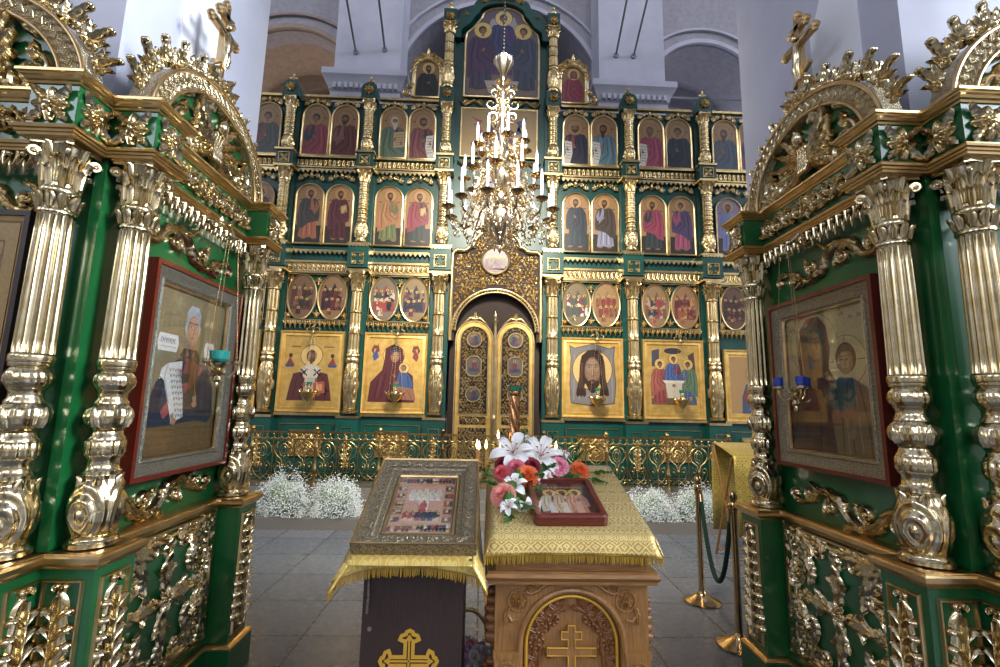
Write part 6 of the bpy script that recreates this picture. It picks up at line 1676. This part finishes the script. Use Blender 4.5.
# small boxed icon lying on it
MI = T((RC+.006, RYP, 0)) @ MT2 @ T((0, .05, .012)) @ RZ(.02)
t = thing('icon_box', 'small cherry red wooden icon box with three standing haloed figures, on the carved lectern', 'icon', MI)
w, h, c_ = .29, .35, .02
def rr(w, h, c, y=0): return [(-w/2+c, y), (w/2-c, y), (w/2-.3*c, y+.3*c), (w/2, y+c), (w/2, y+h-c), (w/2-.3*c, y+h-.3*c), (w/2-c, y+h), (-w/2+c, y+h), (-w/2+.3*c, y+h-.3*c), (-w/2, y+h-c), (-w/2, y+c), (-w/2+.3*c, y+.3*c)]
mb = MB(); O = rr(w, h, c_); I = rr(w-.05, h-.05, c_*.6, .025)
for a in range(12):
    b = (a+1) % 12; mb.add([(*O[a], 0), (*O[b], 0), (*O[b], .034), (*O[a], .034)], [(0, 1, 2, 3)])
    Oi = rr(w-.012, h-.012, c_, .006); mb.add([(*O[a], .034), (*O[b], .034), (*Oi[b], .041), (*Oi[a], .041), (*I[b], .041), (*I[a], .041), (*I[b], .016), (*I[a], .016)], [(0, 1, 2, 3), (3, 2, 4, 5), (5, 4, 6, 7)])
mb.prism(O, -.002, .002); mb.build('case', 'red_wood', t, 40)
p = Paint(.00012); p.rect = (-w/2+.026, w/2-.026, .026, h-.026); p.poly(I, '5c3020')
for k in range(8): p.line([(-w/2+.03+.006*k, .03), (-w/2+.03+.006*k, h-.04)], .002, '3c2014' if k % 2 else '7a4a34'); p.line([(w/2-.03-.006*k, .03), (w/2-.03-.006*k, h-.04)], .002, '3c2014' if k % 2 else '7a4a34')
p.poly([(-.085, .03), (.085, .03), (.085, .265), (-.085, .265)], '8c4a3c'); p.poly([(-.085, .235), (.085, .235), (.085, .265), (-.085, .265)], '6c2c28')
p.poly([(-.1, .282), (.1, .282), (.1, .302), (-.1, .302)], '8a5030')
for k in range(14): p.ell(-.09+.0138*k, .292, .005, .006, 'b8804c', 8)
for x, rb, ck in ((-.055, '2c3c50', 'd8c8a8'), (0, 'e0cca8', 'd8b48c'), (.055, 'c87c5c', 'd89474')):
    saint(p, x, .034, .225, rb, ck, '4a3424', 2, True, None, 1, 0, None, None, 'e8b840', 1.1)
    p.poly([(x-.012, .15), (x+.012, .15), (x+.016, .05), (x-.016, .05)], ('e0e0d8', 'e8dcc4', 'e0a888')[int(round((x+.055)/.055))])
ob = add_painting(t, p, I, 'painting', .002); ob.location = (0, 0, .017)
mb = MB(); mb.prism(I, .0305, .0315); mb.build('glass_pane', 'pane_glass', t, 0)
# ================================================================ flowers
def at(px, py, y):
    d = Fv+Rv*(px-500)/F_-Uv*(py-333.5)/F_
    return Vector((0, 0, 1.6))+d*(y/d.y)
def aim(p, d, roll=0):
    """frame at p whose z axis points along d"""
    return T(p) @ Vector(d).to_track_quat('Z', 'Y').to_matrix().to_4x4() @ RZ(roll)
def rose_mesh(mb, r, M, seed=0):
    q = random.Random(seed)
    rings = [(.18, 3, .95, .9), (.34, 4, .85, .8), (.55, 5, .7, .62), (.78, 5, .5, .45), (1.0, 6, .25, .3)]
    for k, (rad, n, top, cup) in enumerate(rings):
        for i in range(n):
            a = 2*pi*(i+.37*k)/n+q.uniform(-.12, .12); w = (1.25*2*pi/n)
            v = []; fs = []; U, V = 6, 5
            for b in range(V):
                t = b/(V-1); z = (-.55+(top+.55)*t)*r*.75; rr = r*rad*(.45+.55*t**.6)+r*.13*t*t*(k > 1)*(1+.4*k/4)
                if t == 1: z -= r*.05*k; rr += r*.05*k
                for c in range(U):
                    s = c/(U-1)*2-1; aa = a+s*w/2*(.55+.45*t); dr = -.03*r*(1-s*s)*(k < 2); dz = -.16*r*s*s*t
                    v.append(((rr+dr)*cos(aa), (rr+dr)*sin(aa), z+dz))
            for b in range(V-1):
                for c in range(U-1): fs.append((b*U+c, b*U+c+1, (b+1)*U+c+1, (b+1)*U+c))
            mb.add(v, fs, M)
    mb.blob((0, 0, -r*.1), (r*.5, r*.5, r*.5), M, 8)
def lily_meshes(r, M, mb, ms, seed=0, opened=1.0):
    q = random.Random(seed)
    for i in range(6):
        a = 2*pi*i/6+q.uniform(-.1, .1); e = Vector((cos(a), sin(a), 0)); t = Vector((-sin(a), cos(a), 0)); o = opened*(1 if i % 2 else .9)
        path = [(.05, -.3), (.12, -.05), (.3*o+.05, .22), (.62*o+.04, .36), (.9*o+.02, .34), (1.12*o, .2), (1.22*o, .04)]
        pts = [e*(x*r)+Vector((0, 0, z*r)) for x, z in path]; ups = []
        for k in range(7):
            A = path[max(0, k-1)]; B = path[min(6, k+1)]; d = Vector((B[0]-A[0], B[1]-A[1])).normalized(); ups.append(Vector((0, 0, d.x))-e*d.y)
        w = [.06, .14, .24, .3, .27, .15, .01] if i % 2 else [.05, .11, .19, .23, .2, .12, .01]
        ribbon3(mb, pts, [t]*7, ups, [x*r for x in w], [.08*r]*7, ((-1, .6), (-.6, .1), (-.15, -.05), (0, .25), (.15, -.05), (.6, .1), (1, .6)), M)
        b = a+.5; f = Vector((cos(b), sin(b), 0))
        ms.tube([(0, 0, 0), f*(.12*r)+Vector((0, 0, .3*r)), f*(.28*r)+Vector((0, 0, .55*r))], .014*r, 4, M)
        ms.blob(f*(.3*r)+Vector((0, 0, .57*r)), (.07*r, .035*r, .03*r), M, 6)
def leaf_spray(mb, p, d, L, n, seed, W=.3):
    q = random.Random(seed); M = aim(p, d); 
    mb.tube([(0, 0, 0), (0, .02*L, .5*L), (0, .08*L, L)], [.003, .0025, .001], 5, M)
    for k in range(n):
        u = (k+1)/n; z = L*u*.95
        for s in (1, -1):
            a = s*q.uniform(.7, 1.1); l = L*.42*(1.15-.7*u); K = M @ T((0, .05*L*u, z)) @ RY(a) @ RX(q.uniform(-.3, .3))
            pts = [(0, 0, l*t) for t in (0, .3, .65, 1)]; ribbon3(mb, pts, [Vector((0, 1, 0)).lerp(Vector((1, 0, 0)), 0)]*4, [Vector((1, 0, 0))]*4, [l*W*x for x in (.2, .8, .7, .02)], [l*.05]*4, PROF5, K)
bq = thing('flower_bouquet', 'bouquet of white lilies with pink, red and orange roses lying on the pale brocade cloth', 'bouquet', T((.2, 2.3, 1.25)))
B0 = Vector((.2, 2.3, 1.25))
def bp_(px, py, y): return at(px, py, y)-B0
for px, py, y, r, d, op, rl in ((513, 453, 2.36, .094, (-.15, -.75, .6), 1.0, .3), (540, 457, 2.38, .1, (.1, -.7, .65), 1.05, 0), (528, 447, 2.44, .075, (0, -.5, .8), .9, .7), (514, 487, 2.13, .062, (-.25, -.6, .7), .9, .5), (563, 456, 2.42, .06, (.3, -.3, .9), .45, 0), (509, 508, 1.98, .045, (-.35, -.5, .7), .8, 0), (524, 504, 2.0, .05, (.25, -.6, -.3), .6, .4), (546, 477, 2.24, .05, (.5, -.5, .3), .5, .2), (537, 480, 2.22, .04, (-.3, -.6, -.4), .5, .6)):
    mb = MB(); ms = MB(); lily_meshes(r, aim(bp_(px, py, y), d, rl), mb, ms, int(px), op)
    l = mb.build('lily', 'lily_white', bq, 60); ms.build('stamen', 'stamen', l, 40)
for px, py, y, r, m, d in ((532, 466, 2.28, .032, 'rose_red', (.1, -.8, .5)), (502, 464, 2.32, .028, 'rose_red', (-.3, -.7, .5)), (516, 468, 2.26, .033, 'rose_pink', (-.1, -.8, .5)), (501, 473, 2.26, .03, 'rose_coral', (-.3, -.7, .5)), (527, 476, 2.21, .04, 'rose_orange', (0, -.8, .55)), (558, 466, 2.33, .04, 'rose_hot', (.05, -.75, .6)), (580, 470, 2.36, .036, 'rose_orange', (.15, -.7, .6)), (503, 495, 2.07, .04, 'rose_peach', (-.2, -.75, .5)), (558, 454, 2.44, .022, 'rose_red', (.1, -.5, .8)), (517, 446, 2.5, .028, 'rose_coral', (0, -.4, .9))):
    mb = MB(); rose_mesh(mb, r, aim(bp_(px, py, y), d, px), int(px)); mb.build('rose', m, bq, 60)
for i, (px, py, y, d, L, m) in enumerate(((524, 448, 2.44, (.0, .0, 1), .12, 'fern_green'), (497, 478, 2.24, (-.5, -.3, .2), .09, 'fern_green'), (494, 470, 2.28, (-.6, -.2, .1), .06, 'fern_green'), (500, 485, 2.14, (-.6, -.5, .2), .09, 'leaf_green'), (517, 508, 2.0, (.5, -.6, .1), .09, 'leaf_green'), (550, 446, 2.48, (.3, 0, 1), .08, 'leaf_green'), (538, 474, 2.22, (.1, -.8, .1), .07, 'leaf_green'), (575, 455, 2.42, (.4, -.1, .8), .08, 'leaf_green'), (590, 472, 2.36, (.9, -.3, .0), .1, 'leaf_green'), (588, 478, 2.3, (.8, -.5, -.2), .09, 'leaf_green'), (560, 477, 2.28, (.6, -.5, .1), .1, 'leaf_green'), (572, 462, 2.4, (.6, 0, .5), .08, 'leaf_green'), (511, 513, 1.97, (-.2, -.7, -.2), .08, 'leaf_green'), (519, 497, 2.06, (.0, -.8, -.1), .1, 'leaf_green'), (531, 487, 2.15, (.4, -.6, .0), .08, 'fern_green'), (506, 455, 2.38, (-.6, 0, .5), .08, 'fern_green'), (549, 468, 2.3, (.2, -.7, .3), .07, 'leaf_green'), (520, 480, 2.22, (-.2, -.8, .2), .08, 'leaf_green'), (570, 474, 2.33, (.2, -.7, -.1), .08, 'fern_green'))):
    mb = MB(); leaf_spray(mb, bp_(px, py, y), d, L, 5, i, .28 if m == 'leaf_green' else .2); mb.build('leaf_spray', m, bq, 60)
mb = MB(); A = [bp_(*q) for q in ((507, 508, 2.0), (510, 490, 2.13), (520, 476, 2.25), (545, 470, 2.35), (585, 474, 2.38))]
mb.tube(A, [.02, .035, .04, .035, .015], 10); mb.build('foam_core', 'leaf_green', bq, 60)
# flower basket on the floor between the lecterns
fb = thing('flower_basket', 'gold-handled basket of lilac and cream roses on the floor between the two lecterns', 'flowers', T((-.05, 2.8, 0)) @ SC(.86, .86, 1.3))
mb = MB(); mb.lathe([(.1, 0), (.14, .04), (.17, .14), (.19, .16), (.17, .15), (.1, .1)], 28); mb.build('basket', 'gold_trim', fb, 50)
mb = MB(); mb.tube([(.17*cos(pi*i/16), .0, .14+.24*sin(pi*i/16)) for i in range(17)], .01, 8); mb.build('handle', 'gold_trim', fb, 50)
r = random.Random(5)
for k in range(26):
    a = 2.4*k; q = .165*sqrt((k+.5)/26); p_ = (q*cos(a), q*sin(a), .19+.05*(1-(q/.17)**2)+r.uniform(-.01, .01))
    mb = MB(); rose_mesh(mb, r.uniform(.024, .034), aim(p_, (p_[0]*2.5, p_[1]*2.5, .5), k), k); mb.build('rose', r.choice(['rose_lilac', 'rose_cream', 'rose_lilac', 'rose_cream', 'rose_pink']), fb, 60)
mb = MB()
for k in range(12): a = k*.52; leaf_spray(mb, (.12*cos(a), .12*sin(a), .17), (cos(a), sin(a), .5), .09, 4, k)
mb.build('leaf_spray', 'leaf_green', fb, 60)

# ================================================================ candle stand behind the lecterns
cs = thing('candle_stand', 'gilded round candle stand with a twisted oil lamp column behind the bouquet', 'candle stand', T((.2, 3.0, 0)))
mb = MB(); mb.lathe([(.155, 0), (.16, .02), (.14, .05), (.08, .09), (.05, .16), (.07, .2), (.045, .26), (.04, .6), (.06, .64), (.06, .7), (.035, .74), (.035, 1.0), (.07, 1.06), (.03, 1.09), (.09, 1.13)], 32, None, None)
for k in range(6): up_leaf(mb, k*pi/3, [(.045, .9), (.06, .98), (.09, 1.04), (.12, 1.05)], .035, None, 3, .01)
mb.build('stem', 'brass', cs, 50)
mb = MB(); mb.lathe([(.06, 1.12), (.22, 1.15), (.25, 1.16), (.255, 1.2), (.245, 1.215), (.235, 1.19), (.05, 1.175)], 40, None, lambda a, z, q: .004*cos(24*a)*(q > .2)); tray = mb.build('tray', 'brass', cs, 50)
mb = MB(); mb.lathe([(.05, 1.17), (.055, 1.2), (.045, 1.22), (.06, 1.26), (.06, 1.31), (.045, 1.33)], 8); mb.lathe([(.03, 1.33), (.03, 1.66)], 40, None, lambda a, z, q: .004*cos(5*a+z*60), sub=40)
mb.lathe([(.03, 1.66), (.04, 1.675), (.036, 1.69)], 24); mb.build('lamp_column', 'copper', cs, 50)
mb = MB(); mb.lathe([(.03, 1.685), (.046, 1.69), (.05, 1.72), (.046, 1.722), (.03, 1.7)], 24); mb.build('oil_cup', 'green_glass', cs, 50)
mb = MB()
for rr, n in ((.22, 22), (.15, 14)):
    for k in range(n): mb.lathe([(.008, 1.17), (.009, 1.235), (.011, 1.24), (.006, 1.242)], 8, T((rr*cos(2*pi*k/n), rr*sin(2*pi*k/n), 0)))
mb.build('candle_socket', 'brass', tray, 50)
CB = Vector((.2, 3.0, 0))
for px, zt, dy, lab in ((477, 1.335, -.02, 'lit candle at the left edge of the tray, lower behind the picture frame'), (479, 1.32, .06, 'short lit candle beside the left edge of the tray, nearly hidden'), (486, 1.34, -.1, 'lit candle standing alone between the frame and the bouquet'), (498, 1.392, .02, 'tallest lit candle of the stand, left of the twisted column'), (500, 1.322, -.12, 'low lit candle just over the lily, left of the twisted column'), (556, 1.335, -.03, 'lit candle at the right edge of the tray, over the bouquet lilies')):
    p_ = at(px, 450, 3.0+dy); q = Vector((p_.x, 3.0+dy, 1.19))
    t = thing('candle', lab, 'candle', T(q), 'thin candles on the stand'); l = zt-1.19-.0
    mb = MB(); mb.lathe([(.0065, 0), (.006, l), (.003, l+.003)], 10); mb.build('wax', 'candle_bee', t, 40)
    mb = MB(); mb.lathe([(.001, l), (.006, l+.012), (.0075, l+.022), (.004, l+.038), (.0006, l+.056)], 10); mb.build('flame', 'flame', t, 60)
t = thing('candle', 'unlit slim orange candle right of the twisted column', 'candle', T((at(545, 440, 3.0).x, 3.0, 1.19)), 'thin candles on the stand')
mb = MB(); mb.lathe([(.007, 0), (.0065, .22), (.002, .222)], 10); mb.build('wax', 'candle_bee', t, 40)

# ================================================================ chandelier
CH = Vector((.14, 5.0, 0))
ch = thing('chandelier', 'many tiered gilded chandelier of white candles hanging before the icon screen', 'chandelier', T(CH))
mb = MB(); mb.lathe([(.003, 3.24), (.02, 3.27), (.03, 3.3), (.015, 3.33), (.05, 3.38), (.14, 3.5), (.18, 3.6), (.17, 3.68), (.1, 3.72), (.06, 3.78), (.09, 3.84), (.09, 3.9), (.05, 3.94), (.07, 4.02), (.1, 4.1), (.1, 4.18), (.06, 4.24), (.04, 4.3), (.07, 4.36), (.07, 4.44), (.035, 4.5), (.03, 4.6), (.05, 4.68), (.05, 4.76), (.025, 4.82), (.045, 4.92), (.06, 4.98), (.03, 5.06), (.02, 5.2), (.035, 5.25), (.018, 5.3), (.015, 5.36), (.03, 5.38), (.11, 5.52), (.115, 5.58), (.04, 5.62), (.015, 5.66)], 32, None, lambda a, z, q: .006*cos(10*a)*(q > .08))
mb.build('stem', 'chandelier_metal', ch, 50)
mb = MB(); z = 5.64
while z < 8.6: mb.blob((0, 0, z), (.014, .014, .03), None, 6); z += .05
mb.tube([(0, 0, 5.6), (0, 0, 12)], .008, 6); mb.build('chain', 'black_iron', ch, 50)
MV = lambda a: RZ(a) @ Matrix(((1, 0, 0, 0), (0, 0, -1, 0), (0, 1, 0, 0), (0, 0, 0, 1)))   # (radial, z, side)
def flat_scroll(mb, a, c, r, a0, d, w):
    p_ = spiral_pts(c, r, a0, 1.3, d, 18); e = Vector((cos(a), sin(a), 0))
    mb.tube([e*x+Vector((0, 0, y)) for x, y in p_], [w*(1-.4*i/18) for i in range(18)], 6)
candle_mb = []
for R, z, n, off, zs, hc in ((.58, 3.69, 12, .26, 3.82, .25), (.41, 4.08, 9, .35, 4.15, .22), (.28, 4.47, 8, .2, 4.44, .19)):
    for k in range(n):
        a = 2*pi*k/n+off; e = Vector((cos(a), sin(a), 0)); Z = lambda v: Vector((0, 0, v))
        mb = MB()
        mb.tube([e*.06+Z(zs), e*(R*.3)+Z(zs+.08), e*(R*.55)+Z(zs-.02), e*(R*.75)+Z(z-.17), e*(R*.95)+Z(z-.12), e*R+Z(z-.0)], [.012, .014, .014, .013, .012, .009], 6)
        flat_scroll(mb, a, (R*.62, z-.02), R*.16, -1.2, 1, .009); flat_scroll(mb, a, (R*.36, zs+.0), R*.14, 1.2, -1, .009); flat_scroll(mb, a, (R*.84, z-.19), R*.1, 1.8, -1, .008)
        flat_scroll(mb, a, (R*.55, z+.12), R*.1, 3.6, -1, .007); flat_scroll(mb, a, (R*.74, z+.06), R*.07, 3.0, 1, .006)
        for q in (.45, .7, .9): mb.blob(e*(R*q)+Z(z-.2), (.016, .016, .03), None, 6)
        arm = mb.build('arm', 'chandelier_metal', ch, 60)
        mb = MB(); mb.lathe([(.012, -.03), (.025, -.015), (.07, .008), (.074, .016), (.03, .01), (.022, .02), (.026, .045), (.018, .046)], 18, T(e*R+Z(z))); mb.build('drip_pan', 'brass', arm, 50)
        mb = MB(); mb.lathe([(.016, 0), (.016, hc-.03), (.014, hc-.02), (.016, hc-.01), (.012, hc+.015), (.002, hc+.05)], 10, T(e*R+Z(z+.04))); mb.build('candle', 'candle_wax', arm, 50)
mb = MB()
for k in range(6):
    a = k*pi/3
    flat_scroll(mb, a, (.13, 5.02), .09, 1.5, 1, .012); flat_scroll(mb, a, (.12, 4.86), .07, -1.5, -1, .011); flat_scroll(mb, a, (.09, 5.16), .05, -1.5, 1, .009)
    up_leaf(mb, a, [(.03, 5.18), (.08, 5.24), (.14, 5.25), (.17, 5.2)], .05, None, 3, .012)
    for z, q in ((3.48, .2), (3.36, .14)): flat_scroll(mb, a+.5, (q, z), .07, 1.5, 1, .01)
mb.build('scroll_crown', 'chandelier_metal', ch, 60)
mb = MB(); r = random.Random(2)
for k in range(80):
    a = r.uniform(0, 6.28); z = r.choice((3.45, 3.5, 3.55, 3.8, 3.95, 4.25)); q = {3.45: .42, 3.5: .5, 3.55: .36, 3.8: .3, 3.95: .26, 4.25: .2}[z]*r.uniform(.8, 1.1)
    if k == 0: mb.blob((0, 0, 0), (.012, .012, .03), None, 6); dr = mb.build('pendant_drop', 'chandelier_metal', ch, 60)
    else: dr = dr.copy(); COL.objects.link(dr)
    dr.location = (q*cos(a), q*sin(a), z+r.uniform(-.05, .05))

# ================================================================ rope barrier
def stanchion(x, y, label):
    t = thing('barrier_post', label, 'barrier post', T((x, y, 0)), 'brass rope barrier posts')
    mb = MB(); mb.lathe([(.145, 0), (.15, .008), (.148, .018), (.12, .03), (.06, .055), (.035, .075), (.028, .09)], 40); mb.build('base', 'brass', t, 40)
    mb = MB(); mb.lathe([(.024, .06), (.024, .88), (.03, .885), (.03, .9), (.022, .905)], 24); mb.build('pole', 'brass', t, 40)
    mb = MB(); mb.lathe([(.022, .9), (.034, .905), (.036, .935), (.022, .945), (.018, .955), (.03, .975), (.034, .995), (.024, 1.02), (.002, 1.03)], 24)
    for k in range(4): mb.tube([(.03*cos(k*pi/2), .03*sin(k*pi/2), .92), (.05*cos(k*pi/2), .05*sin(k*pi/2), .915)], .006, 6)
    mb.build('finial', 'brass', t, 40)
S1, S2 = Vector((1.885, 4.22, 0)), Vector((1.80, 3.47, 0))
stanchion(S1.x, S1.y, 'farther brass rope barrier post, standing clear of the right icon case')
stanchion(S2.x, S2.y, 'nearer brass rope barrier post, close to the pedestal of the right icon case')
t = thing('barrier_rope', 'dark green velvet rope sagging between the two brass barrier posts', 'rope', T(S1))
d = S2-S1; A = []
for i in range(25):
    u = i/24; A.append(d*u+Vector((.035*(1-2*u)*.5, 0, .90-.6*(1-(2*u-1)**2))))
mb = MB(); mb.tube(A, .017, 10); mb.build('rope', 'rope_green', t, 60)
for p_, q in ((A[0], A[1]), (A[-1], A[-2])):
    mb = MB(); mb.tube([p_, p_.lerp(q, .9)], .021, 12); mb.build('rope_end', 'brass', t, 40)
# ================================================================ folding stand with a brocade cloth
X0_, X1_, Y0_, Y1_ = 2.67, 3.3, 5.12, 5.52
fs_ = thing('folding_stand', 'crossed-leg wooden folding stand under an olive gold brocade cloth by the right icon case', 'lectern', T((X0_, Y0_, 0)))
w_, d_ = X1_-X0_, Y1_-Y0_
for x in (0, w_):
    mb = MB(); mb.tube([(x, 0, 1.09), (x, d_*.55, .55), (x, d_+.05, 0)], .014, 6); mb.build('leg', 'wood_orange', fs_, 40)
    mb = MB(); mb.tube([(x, d_, 1.2), (x, d_*.4, .55), (x, -.02, 0)], .014, 6); mb.build('leg', 'wood_orange', fs_, 40)
for y, z in ((0, 1.09), (d_, 1.2), (.02, .06), (d_, .06)):
    mb = MB(); mb.tube([(0, y, z), (w_, y, z)], .012, 6); mb.build('crossbar', 'wood_orange', fs_, 40)
ct = thing('stand_cloth', 'olive gold checkered brocade cloth hung over the crossed-leg folding stand', 'cloth', T((X0_, Y0_, 0)))
rows = []
prof = [(d_+.09, .25), (d_+.08, .7), (d_+.05, 1.12), (d_+.02, 1.225), (d_*.5, 1.175), (.0, 1.12), (-.03, 1.1), (-.04, .9), (-.05, .6), (-.06, .3)]
for y, z in prof: rows.append([(w_*j/12, y+.008*sin(j*1.3)*(z < 1), z) for j in range(13)])
cloth_grid(rows, 'cloth', 'brocade_olive', ct, .005)

# ================================================================ light
scene.view_settings.view_transform = 'Standard'; scene.view_settings.look = 'None'
scene.view_settings.gamma = 1; scene.view_settings.use_curve_mapping = False; scene.view_settings.exposure = .14
w = bpy.data.worlds.new('world'); scene.world = w; w.use_nodes = True; nt = w.node_tree
bg = nt.nodes['Background']; tc = nt.nodes.new('ShaderNodeTexCoord')
def mth(op, a, b=None):
    n = nt.nodes.new('ShaderNodeMath'); n.operation = op
    for i, v in enumerate((a, b)):
        if v is None: continue
        if hasattr(v, 'is_output'): nt.links.new(v, n.inputs[i])
        else: n.inputs[i].default_value = v
    return n.outputs[0]
acc = None
def addc(a, b):
    n = nt.nodes.new('ShaderNodeMix'); n.data_type = 'RGBA'; n.blend_type = 'ADD'; n.inputs[0].default_value = 1
    nt.links.new(a, n.inputs[6]); nt.links.new(b, n.inputs[7]); return n.outputs[2]
sep = nt.nodes.new('ShaderNodeSeparateXYZ'); nt.links.new(tc.outputs['Generated'], sep.inputs[0])
gr = nt.nodes.new('ShaderNodeValToRGB'); g = nt.nodes.new('ShaderNodeMapRange'); nt.links.new(sep.outputs[2], g.inputs[0]); g.inputs[1].default_value = -1; g.inputs[2].default_value = 1
nt.links.new(g.outputs[0], gr.inputs[0]); e = gr.color_ramp.elements
e[0].position = 0; e[0].color = (.14, .14, .15, 1); e[1].position = 1; e[1].color = (.32, .34, .42, 1)
for p_, c in ((.44, (.2, .2, .21)), (.5, (.4, .39, .39)), (.7, (.46, .47, .53)), (.85, (.26, .28, .35))): k = e.new(p_); k.color = (*c, 1)
acc = gr.outputs[0]
# walls of the nave behind the camera: uneven, so the gilding has something to mirror
nz = nt.nodes.new('ShaderNodeTexNoise'); nz.inputs['Scale'].default_value = 3.2; nt.links.new(tc.outputs['Generated'], nz.inputs['Vector'])
mr = nt.nodes.new('ShaderNodeMapRange'); nt.links.new(nz.outputs[0], mr.inputs[0]); mr.inputs[1].default_value = .38; mr.inputs[2].default_value = .62; mr.inputs[3].default_value = .25; mr.inputs[4].default_value = 1.7
mm = nt.nodes.new('ShaderNodeMix'); mm.data_type = 'RGBA'; mm.blend_type = 'MULTIPLY'; mm.inputs[0].default_value = 1; nt.links.new(acc, mm.inputs[6]); nt.links.new(mr.outputs[0], mm.inputs[7]); acc = mm.outputs[2]
WINDOWS = [((.88, -.25, .4), .15, (13, 14, 17)), ((.66, -.62, .42), .12, (9, 9.5, 11)), ((-.86, -.3, .42), .12, (6, 6.5, 8)), ((-.6, -.7, .4), .11, (7, 7.5, 9)), ((.15, -.9, .36), .14, (6, 6, 6.4)), ((-.2, -.9, .3), .1, (6, 6, 6.4))]
for d, rad, c in WINDOWS:
    v = Vector(d).normalized(); dp_ = nt.nodes.new('ShaderNodeVectorMath'); dp_.operation = 'DOT_PRODUCT'; nt.links.new(tc.outputs['Generated'], dp_.inputs[0]); dp_.inputs[1].default_value = v
    m_ = nt.nodes.new('ShaderNodeMapRange'); nt.links.new(dp_.outputs['Value'], m_.inputs[0]); m_.inputs[1].default_value = cos(rad); m_.inputs[2].default_value = cos(rad*.8)
    x = nt.nodes.new('ShaderNodeMix'); x.data_type = 'RGBA'; nt.links.new(m_.outputs[0], x.inputs[0]); x.inputs[6].default_value = (0, 0, 0, 1); x.inputs[7].default_value = (*c, 1)
    acc = addc(acc, x.outputs[2])
nt.links.new(acc, bg.inputs[0]); bg.inputs[1].default_value = 1.0
def lamp(name, kind, loc, energy, color, size=.5, target=None, spot=None):
    l = bpy.data.lights.new(name, kind); l.energy = energy; l.color = color
    if kind == 'AREA': l.size = size; l.spread = spot or pi
    elif kind == 'SPOT': l.shadow_soft_size = size; l.spot_size = spot; l.spot_blend = .8
    else: l.shadow_soft_size = size
    o = bpy.data.objects.new(name, l); COL.objects.link(o); o.location = loc
    if target: o.rotation_euler = (Vector(target)-Vector(loc)).to_track_quat('-Z', 'Y').to_euler()
    return o
lamp('screen_fill', 'AREA', (.2, 2.6, 6.5), 235, (1, .92, .76), 1.2, (.2, 7.4, 2.0), radians(84))  # unseen warm fill, added to brighten the lower icon screen
lamp('window_light', 'AREA', (6.5, .6, 5.4), 120, (.8, .9, 1), 3.0, (-1.7, 2.8, 2.9), radians(50))
lamp('vault_fill', 'POINT', (-4.1, 9.9, 7.0), 60, (1, .82, .66), .3)  # added warm fill, lifts the dark inside of the left vault
lamp('vault_fill', 'POINT', (4.5, 9.9, 7.0), 35, (.85, .88, 1), .3)  # cooler fill added the same way inside the right vault
scene.cycles.use_denoising = True
scene.cycles.max_bounces = 5; scene.cycles.diffuse_bounces = 3; scene.cycles.glossy_bounces = 4; scene.cycles.transparent_max_bounces = 8
scene.cycles.sample_clamp_indirect = 6; scene.cycles.caustics_reflective = False; scene.cycles.caustics_refractive = False
